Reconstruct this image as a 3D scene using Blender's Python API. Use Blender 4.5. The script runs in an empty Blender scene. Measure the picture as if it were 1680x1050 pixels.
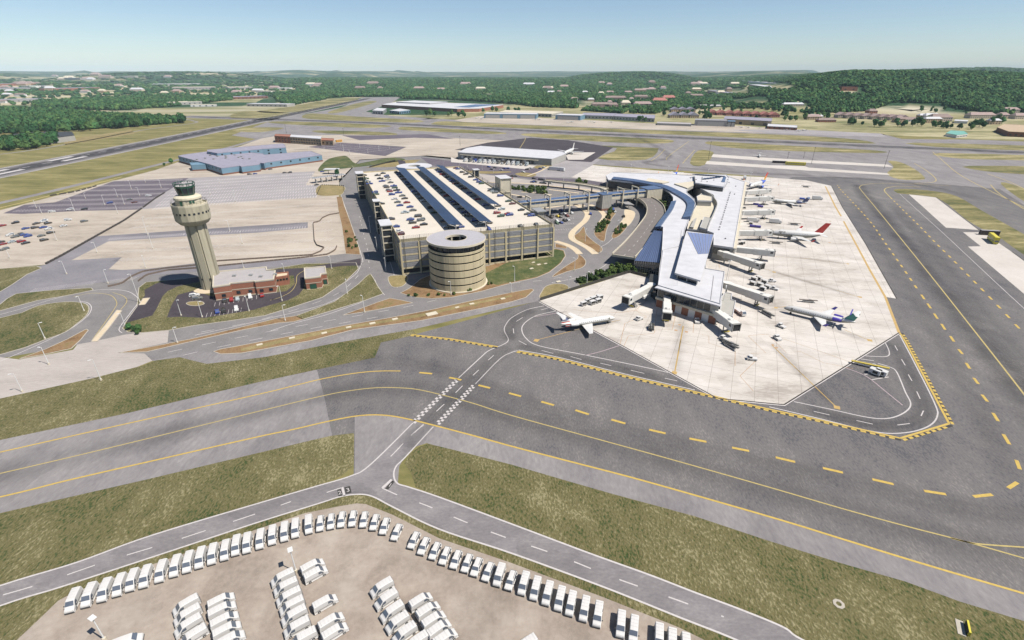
import bpy, bmesh, math, random
import numpy as np
from mathutils import Vector, Matrix, noise
from mathutils.geometry import tessellate_polygon

# ------------------------------------------------------------------ camera, sky, sun, exposure
R = math.radians
FPX, CH, YH = 825.0, 100.0, 120.0          # focal length and horizon row of the photograph, camera height in metres
PITCH = math.atan((525 - YH) / FPX)
SP, CP = math.sin(PITCH), math.cos(PITCH)
scn = bpy.context.scene
col = scn.collection
cd = bpy.data.cameras.new('camera')
cam = bpy.data.objects.new('camera', cd)
col.objects.link(cam)
cam.location = (0, 0, CH)
cam.rotation_euler = (math.pi / 2 - PITCH, 0, 0)
cd.sensor_width = 36.0
cd.lens = 36.0 * FPX / 1680.0
cd.clip_start = 0.5
cd.clip_end = 90000
scn.camera = cam

SUN_ELEV, SUN_AZ = R(57), R(114)            # azimuth clockwise from +Y: light comes from the right, a little behind the camera
w = bpy.data.worlds.new('World')
scn.world = w
w.use_nodes = True
nt = w.node_tree
nt.nodes.clear()
sk = nt.nodes.new('ShaderNodeTexSky')
sk.sky_type = 'NISHITA'
sk.sun_disc = False
sk.sun_elevation = SUN_ELEV
sk.sun_rotation = SUN_AZ
sk.altitude = 1500
sk.air_density = 1.0
sk.dust_density = 0.5
sk.ozone_density = 2.4
bg = nt.nodes.new('ShaderNodeBackground')
bg.inputs['Strength'].default_value = 0.07
wo = nt.nodes.new('ShaderNodeOutputWorld')
nt.links.new(sk.outputs[0], bg.inputs[0])
nt.links.new(bg.outputs[0], wo.inputs[0])
ld = bpy.data.lights.new('sun', 'SUN')
ld.energy = 4.6
ld.angle = R(0.6)
ld.color = (1.0, 0.94, 0.855)
sun = bpy.data.objects.new('sun', ld)
col.objects.link(sun)
sd = Vector((math.sin(SUN_AZ) * math.cos(SUN_ELEV), math.cos(SUN_AZ) * math.cos(SUN_ELEV), math.sin(SUN_ELEV)))
sun.rotation_euler = sd.to_track_quat('Z', 'Y').to_euler()
scn.view_settings.view_transform = 'Standard'
scn.view_settings.look = 'None'
scn.view_settings.gamma = 1
scn.view_settings.use_curve_mapping = False
scn.view_settings.exposure = 0.68

rnd = random.Random(7)

# ------------------------------------------------------------------ survey: a photo pixel to the point of the plane z it shows
def G(x, y, z=0.0):
    u = (x - 840) / FPX
    v = (525 - y) / FPX
    t = (CH - z) / (SP - v * CP)
    return Vector((u * t, (CP + v * SP) * t, z))

def proj(X, Y, z=0.0):
    dz = z - CH
    f = Y * CP - dz * SP
    return 840 + FPX * X / f, 525 - FPX * (Y * SP + dz * CP) / f

# ------------------------------------------------------------------ materials
MATS = {}
def lin(c):
    return tuple((x / 12.92 if x <= .04045 else ((x + .055) / 1.055) ** 2.4) for x in c)

def newmat(name):
    m = bpy.data.materials.new(name)
    m.use_nodes = True
    n = m.node_tree.nodes
    b = n['Principled BSDF']
    return m, n, m.node_tree.links, b

def plain(name, c, rough=.6, metal=0.0, var=.08, scale=.6, bump=0.0, spec=None, vary_obj=0.0, streak=0):
    """a flat colour with a little procedural dirt"""
    if name in MATS: return MATS[name]
    m, n, l, b = newmat(name)
    b.inputs['Roughness'].default_value = rough
    b.inputs['Metallic'].default_value = metal
    if spec is not None: b.inputs['Specular IOR Level'].default_value = spec
    g = n.new('ShaderNodeNewGeometry')
    t = n.new('ShaderNodeTexNoise'); t.inputs['Scale'].default_value = scale; t.inputs['Detail'].default_value = 5
    t.inputs['Roughness'].default_value = .65
    if streak:
        mp = n.new('ShaderNodeMapping'); mp.inputs['Scale'].default_value = (1, 1, .07); l.new(g.outputs['Position'], mp.inputs['Vector']); l.new(mp.outputs[0], t.inputs['Vector'])
    else: l.new(g.outputs['Position'], t.inputs['Vector'])
    mr = n.new('ShaderNodeMapRange')
    mr.inputs['From Min'].default_value = .3; mr.inputs['From Max'].default_value = .7
    mr.inputs['To Min'].default_value = 1 - var; mr.inputs['To Max'].default_value = 1 + var
    l.new(t.outputs['Fac'], mr.inputs['Value'])
    hs = n.new('ShaderNodeHueSaturation'); hs.inputs['Color'].default_value = (*c, 1)
    if vary_obj:
        oi = n.new('ShaderNodeObjectInfo')
        mr2 = n.new('ShaderNodeMapRange'); mr2.inputs['To Min'].default_value = 1 - vary_obj; mr2.inputs['To Max'].default_value = 1 + vary_obj
        l.new(oi.outputs['Random'], mr2.inputs['Value'])
        mu = n.new('ShaderNodeMath'); mu.operation = 'MULTIPLY'
        l.new(mr.outputs[0], mu.inputs[0]); l.new(mr2.outputs[0], mu.inputs[1])
        l.new(mu.outputs[0], hs.inputs['Value'])
    else:
        l.new(mr.outputs[0], hs.inputs['Value'])
    l.new(hs.outputs[0], b.inputs['Base Color'])
    if bump:
        bp = n.new('ShaderNodeBump'); bp.inputs['Strength'].default_value = bump; bp.inputs['Distance'].default_value = .05
        l.new(t.outputs['Fac'], bp.inputs['Height']); l.new(bp.outputs[0], b.inputs['Normal'])
    MATS[name] = m
    return m

def ground(name, cols, big=.01, mid=.08, fine=.9, stretch=(1, 1), rot=0.0, rough=.9, bump=.25, cw=(1, 1, .6), slab=0.0, slabvar=.05, slabrot=0.0, patch=0.0, joints=0.0):
    """mottled ground: world position drives noises of three sizes mixed through a colour ramp"""
    if name in MATS: return MATS[name]
    m, n, l, b = newmat(name)
    b.inputs['Roughness'].default_value = rough
    b.inputs['Specular IOR Level'].default_value = .2
    g = n.new('ShaderNodeNewGeometry')
    mp = n.new('ShaderNodeMapping'); mp.inputs['Rotation'].default_value = (0, 0, rot); mp.inputs['Scale'].default_value = (stretch[0], stretch[1], 1)
    l.new(g.outputs['Position'], mp.inputs['Vector'])
    acc = None
    for s, wgt, det in ((big, cw[0], 4), (mid, cw[1], 5), (fine, cw[2], 3)):
        t = n.new('ShaderNodeTexNoise'); t.inputs['Scale'].default_value = s; t.inputs['Detail'].default_value = det
        t.inputs['Roughness'].default_value = .62
        l.new(mp.outputs[0] if s != big else g.outputs['Position'], t.inputs['Vector'])
        q = n.new('ShaderNodeMath'); q.operation = 'MULTIPLY_ADD'
        q.inputs[1].default_value = wgt; q.inputs[2].default_value = -.5 * wgt
        l.new(t.outputs['Fac'], q.inputs[0])
        if acc is None: acc = q
        else:
            a = n.new('ShaderNodeMath'); a.operation = 'ADD'
            l.new(acc.outputs[0], a.inputs[0]); l.new(q.outputs[0], a.inputs[1]); acc = a
    off = n.new('ShaderNodeMath'); off.operation = 'ADD'; off.inputs[1].default_value = .5
    l.new(acc.outputs[0], off.inputs[0])
    rp = n.new('ShaderNodeValToRGB')
    e = rp.color_ramp.elements
    k = len(cols)
    while len(e) < k: e.new(.5)
    for i, c in enumerate(cols):
        e[i].position = .16 + .68 * i / (k - 1); e[i].color = (*c, 1)
    l.new(off.outputs[0], rp.inputs[0])
    out = rp.outputs[0]
    if slab:
        m2 = n.new('ShaderNodeMapping'); m2.inputs['Rotation'].default_value = (0, 0, slabrot); m2.inputs['Scale'].default_value = (1 / slab, 1 / slab, 0)
        l.new(g.outputs['Position'], m2.inputs['Vector'])
        fl = n.new('ShaderNodeVectorMath'); fl.operation = 'FLOOR'; l.new(m2.outputs[0], fl.inputs[0])
        wn = n.new('ShaderNodeTexWhiteNoise'); wn.noise_dimensions = '2D'; l.new(fl.outputs[0], wn.inputs['Vector'])
        mr = n.new('ShaderNodeMapRange'); mr.inputs['To Min'].default_value = 1 - slabvar; mr.inputs['To Max'].default_value = 1 + slabvar
        l.new(wn.outputs['Value'], mr.inputs['Value'])
        hs = n.new('ShaderNodeHueSaturation'); l.new(out, hs.inputs['Color']); l.new(mr.outputs[0], hs.inputs['Value'])
        out = hs.outputs[0]
    if patch:
        vo = n.new('ShaderNodeTexVoronoi'); vo.inputs['Scale'].default_value = .12
        nz = n.new('ShaderNodeTexNoise'); nz.inputs['Scale'].default_value = .25; nz.inputs['Detail'].default_value = 4
        l.new(mp.outputs[0], nz.inputs['Vector'])
        mx = n.new('ShaderNodeVectorMath'); mx.operation = 'MULTIPLY_ADD'; mx.inputs[1].default_value = (14, 14, 0)
        l.new(nz.outputs['Color'], mx.inputs[0]); l.new(mp.outputs[0], mx.inputs[2]); l.new(mx.outputs[0], vo.inputs['Vector'])
        sp = n.new('ShaderNodeSeparateColor'); l.new(vo.outputs['Color'], sp.inputs[0])
        mr = n.new('ShaderNodeMapRange'); mr.inputs['To Min'].default_value = 1 - patch; mr.inputs['To Max'].default_value = 1 + patch
        l.new(sp.outputs[0], mr.inputs['Value'])
        hs = n.new('ShaderNodeHueSaturation'); l.new(out, hs.inputs['Color']); l.new(mr.outputs[0], hs.inputs['Value'])
        out = hs.outputs[0]
    l.new(out, b.inputs['Base Color'])
    bp = n.new('ShaderNodeBump'); bp.inputs['Strength'].default_value = bump; bp.inputs['Distance'].default_value = .15 if bump < .5 else .5
    l.new(off.outputs[0], bp.inputs['Height']); l.new(bp.outputs[0], b.inputs['Normal'])
    MATS[name] = m
    return m

GR = [(.078, .07, .03), (.06, .078, .026), (.125, .118, .048), (.17, .15, .07), (.115, .08, .044)]
M_GRASS = ground('mown_grass', [(.036, .055, .017), (.07, .077, .028), (.098, .09, .038), (.125, .106, .05), (.112, .104, .046), (.165, .148, .076), (.22, .195, .11)], big=.03, mid=.17, fine=1.8, stretch=(1, .55), rot=.6, cw=(1.25, .95, 1.75), rough=1, bump=.6)
M_GRASSY = ground('dry_airfield_grass', [(.07, .078, .032), (.13, .12, .05), (.19, .166, .076), (.29, .25, .13)], big=.008, mid=.04, fine=.5, stretch=(.35, 1.6), cw=(1.4, 1.8, 1.2), rough=1)
M_GREEN = ground('green_grass', [(.03, .05, .016), (.055, .072, .026), (.085, .092, .036), (.15, .135, .07)], big=.05, mid=.16, fine=1.2, cw=(1.2, 1.2, .9), rough=1)
M_ORANGE = ground('rust_mulch', [(.1, .065, .035), (.165, .1, .05), (.22, .145, .078), (.13, .115, .045)], big=.06, mid=.25, fine=1.8, cw=(1.1, 1, 1), rough=1)
M_TANISLE = ground('dry_tan_grass', [(.13, .11, .05), (.2, .16, .075), (.27, .215, .11)], big=.06, mid=.25, fine=1.5, cw=(1, 1, 1), rough=1)
M_ASPH = ground('taxiway_asphalt', [(.07, .07, .076), (.112, .104, .105), (.128, .121, .118), (.175, .162, .155)], big=.01, mid=.16, fine=2.0, stretch=(1, .4), rot=-.35, cw=(1.1, .9, 1.3))
M_ASPHL = ground('weathered_asphalt', [(.135, .125, .13), (.17, .158, .16), (.2, .187, .185), (.24, .225, .22)], big=.015, mid=.08, fine=1.0, stretch=(1, .4), rot=.25, cw=(.6, 1.0, .9), patch=.07)
M_ROAD = ground('road_asphalt', [(.125, .118, .118), (.165, .156, .154), (.205, .193, .188)], big=.02, mid=.12, fine=1.4, cw=(.6, .8, 1.1), patch=.04)
M_PERIM = ground('patched_road_asphalt', [(.125, .115, .12), (.165, .153, .156), (.215, .2, .2)], big=.03, mid=.15, fine=1.5, stretch=(.6, 1.1), cw=(.6, 1.2, .9), patch=.1)
M_DARK = ground('new_dark_asphalt', [(.034, .028, .033), (.05, .042, .048), (.066, .056, .062)], big=.02, mid=.1, fine=1.1, cw=(.8, .8, .9))
M_BLUEG = ground('bluish_lot_asphalt', [(.12, .114, .128), (.165, .157, .17), (.21, .2, .21)], big=.02, mid=.1, fine=1.1, cw=(.8, .8, .9))
M_PURPLE = ground('purple_lot_asphalt', [(.075, .064, .08), (.1, .086, .102), (.135, .118, .134)], big=.02, mid=.1, fine=1.1, cw=(.8, .8, .9))
M_GRAYLOT = ground('pale_lot_asphalt', [(.2, .185, .19), (.25, .232, .235), (.3, .28, .275)], big=.015, mid=.08, fine=.8, cw=(.8, .9, .8))
M_LOTC = ground('rental_lot_concrete', [(.19, .158, .13), (.24, .2, .168), (.28, .24, .202), (.32, .28, .237)], big=.03, mid=.12, fine=.9, cw=(1.0, 1.1, .6), patch=.05)
M_BEIGE = ground('beige_lot_concrete', [(.235, .2, .165), (.31, .27, .225), (.36, .315, .265), (.4, .355, .3)], big=.012, mid=.06, fine=.6, stretch=(.35, 1.6), rot=.12, cw=(1.2, 1.3, .8))
M_CONC1 = ground('road_concrete', [(.26, .232, .215), (.32, .288, .265), (.37, .34, .315)], big=.02, mid=.08, fine=.8, stretch=(.5, 1.5), cw=(.8, 1, .7))
M_APRON = ground('apron_concrete', [(.3, .268, .238), (.4, .37, .335), (.45, .421, .388), (.475, .45, .418)], big=.025, mid=.09, fine=.7, stretch=(.5, 1.4), rot=.5, cw=(1.2, 1.3, .6), slab=7.5, slabvar=.06, slabrot=0.0)
M_STRIP = ground('strip_concrete', [(.37, .34, .31), (.42, .39, .355), (.46, .43, .4)], big=.02, mid=.1, fine=.8, cw=(1, 1, .6))
M_SUBURB = ground('suburban_ground', [(.09, .11, .04), (.17, .16, .075), (.29, .26, .15), (.36, .32, .2)], big=.006, mid=.02, fine=.12, stretch=(.35, 1.5), cw=(1.2, 1.4, .9))
M_WALK = ground('sidewalk_concrete', [(.42, .34, .235), (.47, .39, .28), (.5, .43, .32)], big=.05, mid=.3, fine=1, cw=(.7, .7, .7))
M_WHITE = plain('white_road_paint', (.41, .385, .375), .7, var=.12, scale=1.5)
M_PINK = plain('faded_pink_paint', (.3, .24, .25), .8, var=.15, scale=1.5)
M_YEL = plain('yellow_road_paint', (.4, .28, .06), .7, var=.15, scale=1.2)
M_YELF = plain('faded_yellow_paint', (.34, .27, .1), .8, var=.15, scale=1.2)
M_OCHRE = plain('ochre_apron_paint', (.37, .25, .09), .8, var=.15, scale=1.2)
M_THIN = plain('worn_lead_in_paint', (.34, .22, .13), .8, var=.15, scale=1.2)
M_BLACKP = plain('black_road_paint', (.03, .027, .025), .8)
M_JOINT = plain('expansion_joint', (.028, .024, .02), .9)
M_STALL = plain('faded_stall_paint', (.44, .41, .4), .8, var=.1)
M_RUB = plain('runway_rubber', (.055, .05, .055), .9, var=.2, scale=.02)
M_CURB = plain('kerb_concrete', (.34, .31, .26), .9, var=.1, scale=.5)

# ------------------------------------------------------------------ mesh helper
class MB:
    def __init__(s): s.v = []; s.f = []; s.m = []
    def add(s, vs, fs, mi=0):
        o = len(s.v); s.v += [tuple(v) for v in vs]
        for f in fs: s.f.append(tuple(i + o for i in f)); s.m.append(mi)
    def quad(s, a, b, c, d, mi=0): s.add([a, b, c, d], [(0, 1, 2, 3)], mi)
    def box(s, c, size, rz=0.0, mi=0, M=None):
        x, y, z = size[0] / 2, size[1] / 2, size[2] / 2
        ca, sa = math.cos(rz), math.sin(rz)
        vs = []
        for dz in (-z, z):
            for dx, dy in ((-x, -y), (x, -y), (x, y), (-x, y)):
                p = Vector((dx * ca - dy * sa, dx * sa + dy * ca, dz))
                if M: p = M @ p
                vs.append((c[0] + p[0], c[1] + p[1], c[2] + p[2]))
        s.add(vs, [(3, 2, 1, 0), (4, 5, 6, 7), (0, 1, 5, 4), (1, 2, 6, 5), (2, 3, 7, 6), (3, 0, 4, 7)], mi)
    def prism(s, pts, z0, z1, mi=0, mt=None, cap=True, inset_top=None):
        """pts: 2D outline; z0/z1 numbers or per-point lists"""
        n = len(pts)
        a = sum(pts[i][0] * pts[(i + 1) % n][1] - pts[(i + 1) % n][0] * pts[i][1] for i in range(n))
        idx = list(range(n)) if a > 0 else list(range(n - 1, -1, -1))
        P = [pts[i] for i in idx]
        Z0 = [z0[i] for i in idx] if hasattr(z0, '__len__') else [z0] * n
        Z1 = [z1[i] for i in idx] if hasattr(z1, '__len__') else [z1] * n
        T = inset_top and [inset_top[i] for i in idx] or P
        o = len(s.v)
        s.v += [(P[i][0], P[i][1], Z0[i]) for i in range(n)] + [(T[i][0], T[i][1], Z1[i]) for i in range(n)]
        for i in range(n):
            j = (i + 1) % n
            s.f.append((o + i, o + j, o + n + j, o + n + i)); s.m.append(mi)
        if cap:
            for t in tessellate_polygon([[Vector((p[0], p[1], 0)) for p in T]]):
                t = tuple(t)
                A, B, Cc = (T[t[0]], T[t[1]], T[t[2]])
                if (B[0] - A[0]) * (Cc[1] - A[1]) - (B[1] - A[1]) * (Cc[0] - A[0]) < 0: t = (t[0], t[2], t[1])
                s.f.append(tuple(o + n + i for i in t)); s.m.append(mi if mt is None else mt)
    def tube(s, a, b, r, r2=None, n=8, mi=0, caps=True):
        a = Vector(a); b = Vector(b); r2 = r if r2 is None else r2
        q = (b - a).to_track_quat('Z', 'Y')
        vs = []
        for p, rr in ((a, r), (b, r2)):
            for i in range(n):
                t = 2 * math.pi * i / n
                vs.append(p + q @ Vector((math.cos(t) * rr, math.sin(t) * rr, 0)))
        fs = [(i, (i + 1) % n, n + (i + 1) % n, n + i) for i in range(n)]
        if caps: fs += [tuple(range(n - 1, -1, -1)), tuple(range(n, 2 * n))]
        s.add(vs, fs, mi)
    def rings(s, rings, mi=0, caps=True, closed=True):
        n = len(rings[0]); vs = [p for r in rings for p in r]; fs = []
        for k in range(len(rings) - 1):
            for i in range(n if closed else n - 1):
                j = (i + 1) % n
                fs.append((k * n + i, k * n + j, (k + 1) * n + j, (k + 1) * n + i))
        if caps and closed: fs += [tuple(range(n - 1, -1, -1)), tuple(range((len(rings) - 1) * n, len(rings) * n))]
        s.add(vs, fs, mi)
    def lathe(s, prof, n=24, mi=0, c=(0, 0), caps=True, a0=0.0):
        s.rings([[(c[0] + r * math.cos(a0 + 2 * math.pi * i / n), c[1] + r * math.sin(a0 + 2 * math.pi * i / n), z) for i in range(n)] for r, z in prof], mi, caps)
    def ribbon(s, pts, wd, z, mi=0, zoff=None):
        L_, R_ = [], []
        n = len(pts)
        for i in range(n):
            a = pts[max(i - 1, 0)]; b = pts[min(i + 1, n - 1)]
            d = Vector((b[0] - a[0], b[1] - a[1])); d = d.normalized() if d.length > 1e-9 else Vector((1, 0))
            nn = Vector((-d[1], d[0])) * wd / 2
            zz = z if not hasattr(z, '__len__') else z[i]
            L_.append((pts[i][0] + nn[0], pts[i][1] + nn[1], zz)); R_.append((pts[i][0] - nn[0], pts[i][1] - nn[1], zz))
        o = len(s.v); s.v += L_ + R_
        for i in range(n - 1): s.f.append((o + n + i, o + n + i + 1, o + i + 1, o + i)); s.m.append(mi)
    def mesh(s, name, mats):
        me = bpy.data.meshes.new(name)
        me.from_pydata(s.v, [], s.f)
        for m in (mats if isinstance(mats, (list, tuple)) else [mats]): me.materials.append(m)
        if any(s.m): me.polygons.foreach_set('material_index', s.m)
        return me
    def build(s, name, mats, parent=None, kind=None, smooth=False):
        me = s.mesh(name, mats)
        if smooth: me.polygons.foreach_set('use_smooth', [True] * len(me.polygons))
        me.update()
        return link(name, me, parent, kind)

def link(name, me, parent=None, kind=None, loc=None, rz=None):
    o = bpy.data.objects.new(name, me)
    col.objects.link(o)
    if parent:
        o.parent = parent
        KIDS.setdefault(parent.name, []).append(o)
    if kind: o['kind'] = kind
    if loc is not None: o.location = loc
    if rz is not None: o.rotation_euler = (0, 0, rz)
    return o

def tag(o, label, cat, group=None):
    o['label'] = label; o['category'] = cat
    if group: o['group'] = group
    return o

def thing(name, label, cat, loc=(0, 0, 0), rz=0.0, group=None):
    o = bpy.data.objects.new(name, None)
    o.empty_display_size = .5
    col.objects.link(o); o.location = loc; o.rotation_euler = (0, 0, rz)
    return tag(o, label, cat, group)

KIDS = {}
def copy_tree(o, parent=None):
    c = o.copy(); col.objects.link(c)
    if parent:
        c.parent = parent
        KIDS.setdefault(parent.name, []).append(c)
    for ch in list(KIDS.get(o.name, ())): copy_tree(ch, c)
    return c

# ------------------------------------------------------------------ curves
def catmull(pts, closed=False, k=6):
    n = len(pts); out = []
    rng = range(n) if closed else range(n - 1)
    for i in rng:
        if closed: p0, p1, p2, p3 = pts[(i - 1) % n], pts[i], pts[(i + 1) % n], pts[(i + 2) % n]
        else: p0, p1, p2, p3 = pts[max(i - 1, 0)], pts[i], pts[i + 1], pts[min(i + 2, n - 1)]
        for j in range(k):
            t = j / k
            out.append(tuple(.5 * ((2 * p1[a]) + (-p0[a] + p2[a]) * t + (2 * p0[a] - 5 * p1[a] + 4 * p2[a] - p3[a]) * t * t + (-p0[a] + 3 * p1[a] - 3 * p2[a] + p3[a]) * t ** 3) for a in range(2)))
    if not closed: out.append(tuple(pts[-1][:2]))
    return out

def gpts(px, z=0.0): return [(lambda g: (g.x, g.y))(G(x, y, z)) for x, y in px]

ZL = .006
def sheet(name, px, mat, level, smooth=False, world=False, parent=None, k=4):
    p = px if world else gpts(px)
    if smooth: p = catmull(p, True, k)
    mb = MB(); z = ZL * level
    mb.v = [(x, y, z) for x, y in p]
    for t in tessellate_polygon([[Vector((x, y, 0)) for x, y in p]]):
        A, B, Cc = (p[i] for i in t)
        a = (B[0] - A[0]) * (Cc[1] - A[1]) - (B[1] - A[1]) * (Cc[0] - A[0])
        mb.f.append(tuple(t) if a > 0 else (t[0], t[2], t[1])); mb.m.append(0)
    return mb.build(name, mat, parent, None if parent else 'structure')

def island(name, px, mat, smooth=True, h=.12, k=4, kerb=True):
    """raised planted island behind a kerb"""
    p = gpts(px)
    if smooth: p = catmull(p, True, k)
    mb = MB(); mb.prism(p, 0.0, h)
    o = mb.build(name, mat, None, 'structure')
    if kerb:
        kb = MB(); c = p + [p[0]]
        for i in range(len(c) - 1):
            a, b = Vector(c[i]), Vector(c[i + 1])
            if (b - a).length < .05: continue
            m_ = (a + b) / 2
            kb.box((m_.x, m_.y, h / 2 + .012), ((b - a).length + .04, .34, h + .024), math.atan2(b.y - a.y, b.x - a.x))
        kb.build('kerb', M_CURB, o)
    return o

def line(mb, px, wd, level, smooth=True, world=False, k=6, mi=0):
    p = px if world else gpts(px)
    if smooth and len(p) > 2: p = catmull(p, False, k)
    mb.ribbon(p, wd, ZL * level, mi)
    return p

def resample(p, step):
    out = [Vector(p[0])]; acc = 0.0
    for i in range(len(p) - 1):
        a, b = Vector(p[i]), Vector(p[i + 1]); L_ = (b - a).length
        if L_ < 1e-9: continue
        t = step - acc
        while t <= L_: out.append(a + (b - a) * t / L_); t += step
        acc = L_ - (t - step)
    return out

def dashes(mb, px, wd, dash, gap, level, world=False, mi=0, phase=0.0):
    p = px if world else gpts(px)
    if len(p) > 2: p = catmull(p, False, 8)
    q = resample(p, .5)
    per = int((dash + gap) / .5); dl = int(dash / .5); i = int(phase / .5)
    while i < len(q) - 1:
        seg = q[i:i + dl + 1]
        if len(seg) > 1: mb.ribbon([(s.x, s.y) for s in seg], wd, ZL * level, mi)
        i += per
# ================================================================== terrain (flat airfield, rolling forest beyond, blue ridges)
def sstep(a, b, x):
    t = min(1, max(0, (x - a) / (b - a))); return t * t * (3 - 2 * t)

def hgt(x, y):
    r = math.hypot(x, y)
    if y < 900 and r < 1500: return 0.0
    px = 840 + FPX * x / max(y, 1) * .9
    n1 = noise.noise(Vector((x / 2600, y / 2600, 3.1)))
    n2 = noise.noise(Vector((x / 900, y / 900, 7.7)))
    h = 0.0
    # wooded hill on the right
    az = x / max(y, 1)
    k = sstep(.34, .62, az) * (1 - .22 * sstep(.75, 1.1, az)) * sstep(1350, 2300, y)
    h += 98 * k * (1 + .06 * n2)
    # low plateau in the middle distance
    h += sstep(2600, 5200, r) * (34 + 26 * n1 + 7 * n2) * (1 - sstep(0, 1, k))
    # far ridges: (azimuth, half width, distance, depth, height)
    for a0, wa, r0, wr, hh in ((-.62, .24, 7200, 1500, 100), (-1.0, .2, 9000, 1800, 110), (.21, .13, 6400, 1300, 92), (.80, .24, 8200, 1700, 128), (.45, .2, 9800, 1600, 105), (-.385, .12, 12400, 1700, 150), (-.30, .07, 9800, 900, 112), (-.25, .12, 13000, 1600, 105), (-.70, .1, 13500, 1500, 105)):
        q = 1 - ((az - a0) / wa) ** 2 - ((r - r0) / wr) ** 2
        if q > 0: h = max(h, hh * q ** .7 * (1 + .16 * n2 + .1 * n1) + h * .25)
    rim = sstep(10500, 14500, r)
    h = h + (92 + 22 * n1 + 10 * noise.noise(Vector((x / 3000 + 4.2, y / 5000, 1.3)))) * rim * (1 if h < 80 else .2)
    return h

def inside(pt, poly):
    x, y = pt; c = False; j = len(poly) - 1
    for i in range(len(poly)):
        xi, yi = poly[i]; xj, yj = poly[j]
        if (yi > y) != (yj > y) and x < (xj - xi) * (y - yi) / (yj - yi) + xi: c = not c
        j = i
    return c

def GT(px, py):
    """the point of the terrain a photo pixel shows"""
    g = G(px, py); d = Vector((g.x, g.y, -CH)) / 400; p = Vector((0, 0, CH)); k = 0
    while k < 400:
        q = p + d
        if q.z < hgt(q.x, q.y): break
        p = q; k += 1
    for _ in range(12):
        m_ = (p + q) / 2
        if m_.z < hgt(m_.x, m_.y): q = m_
        else: p = m_
    return Vector((q.x, q.y, hgt(q.x, q.y)))

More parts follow.
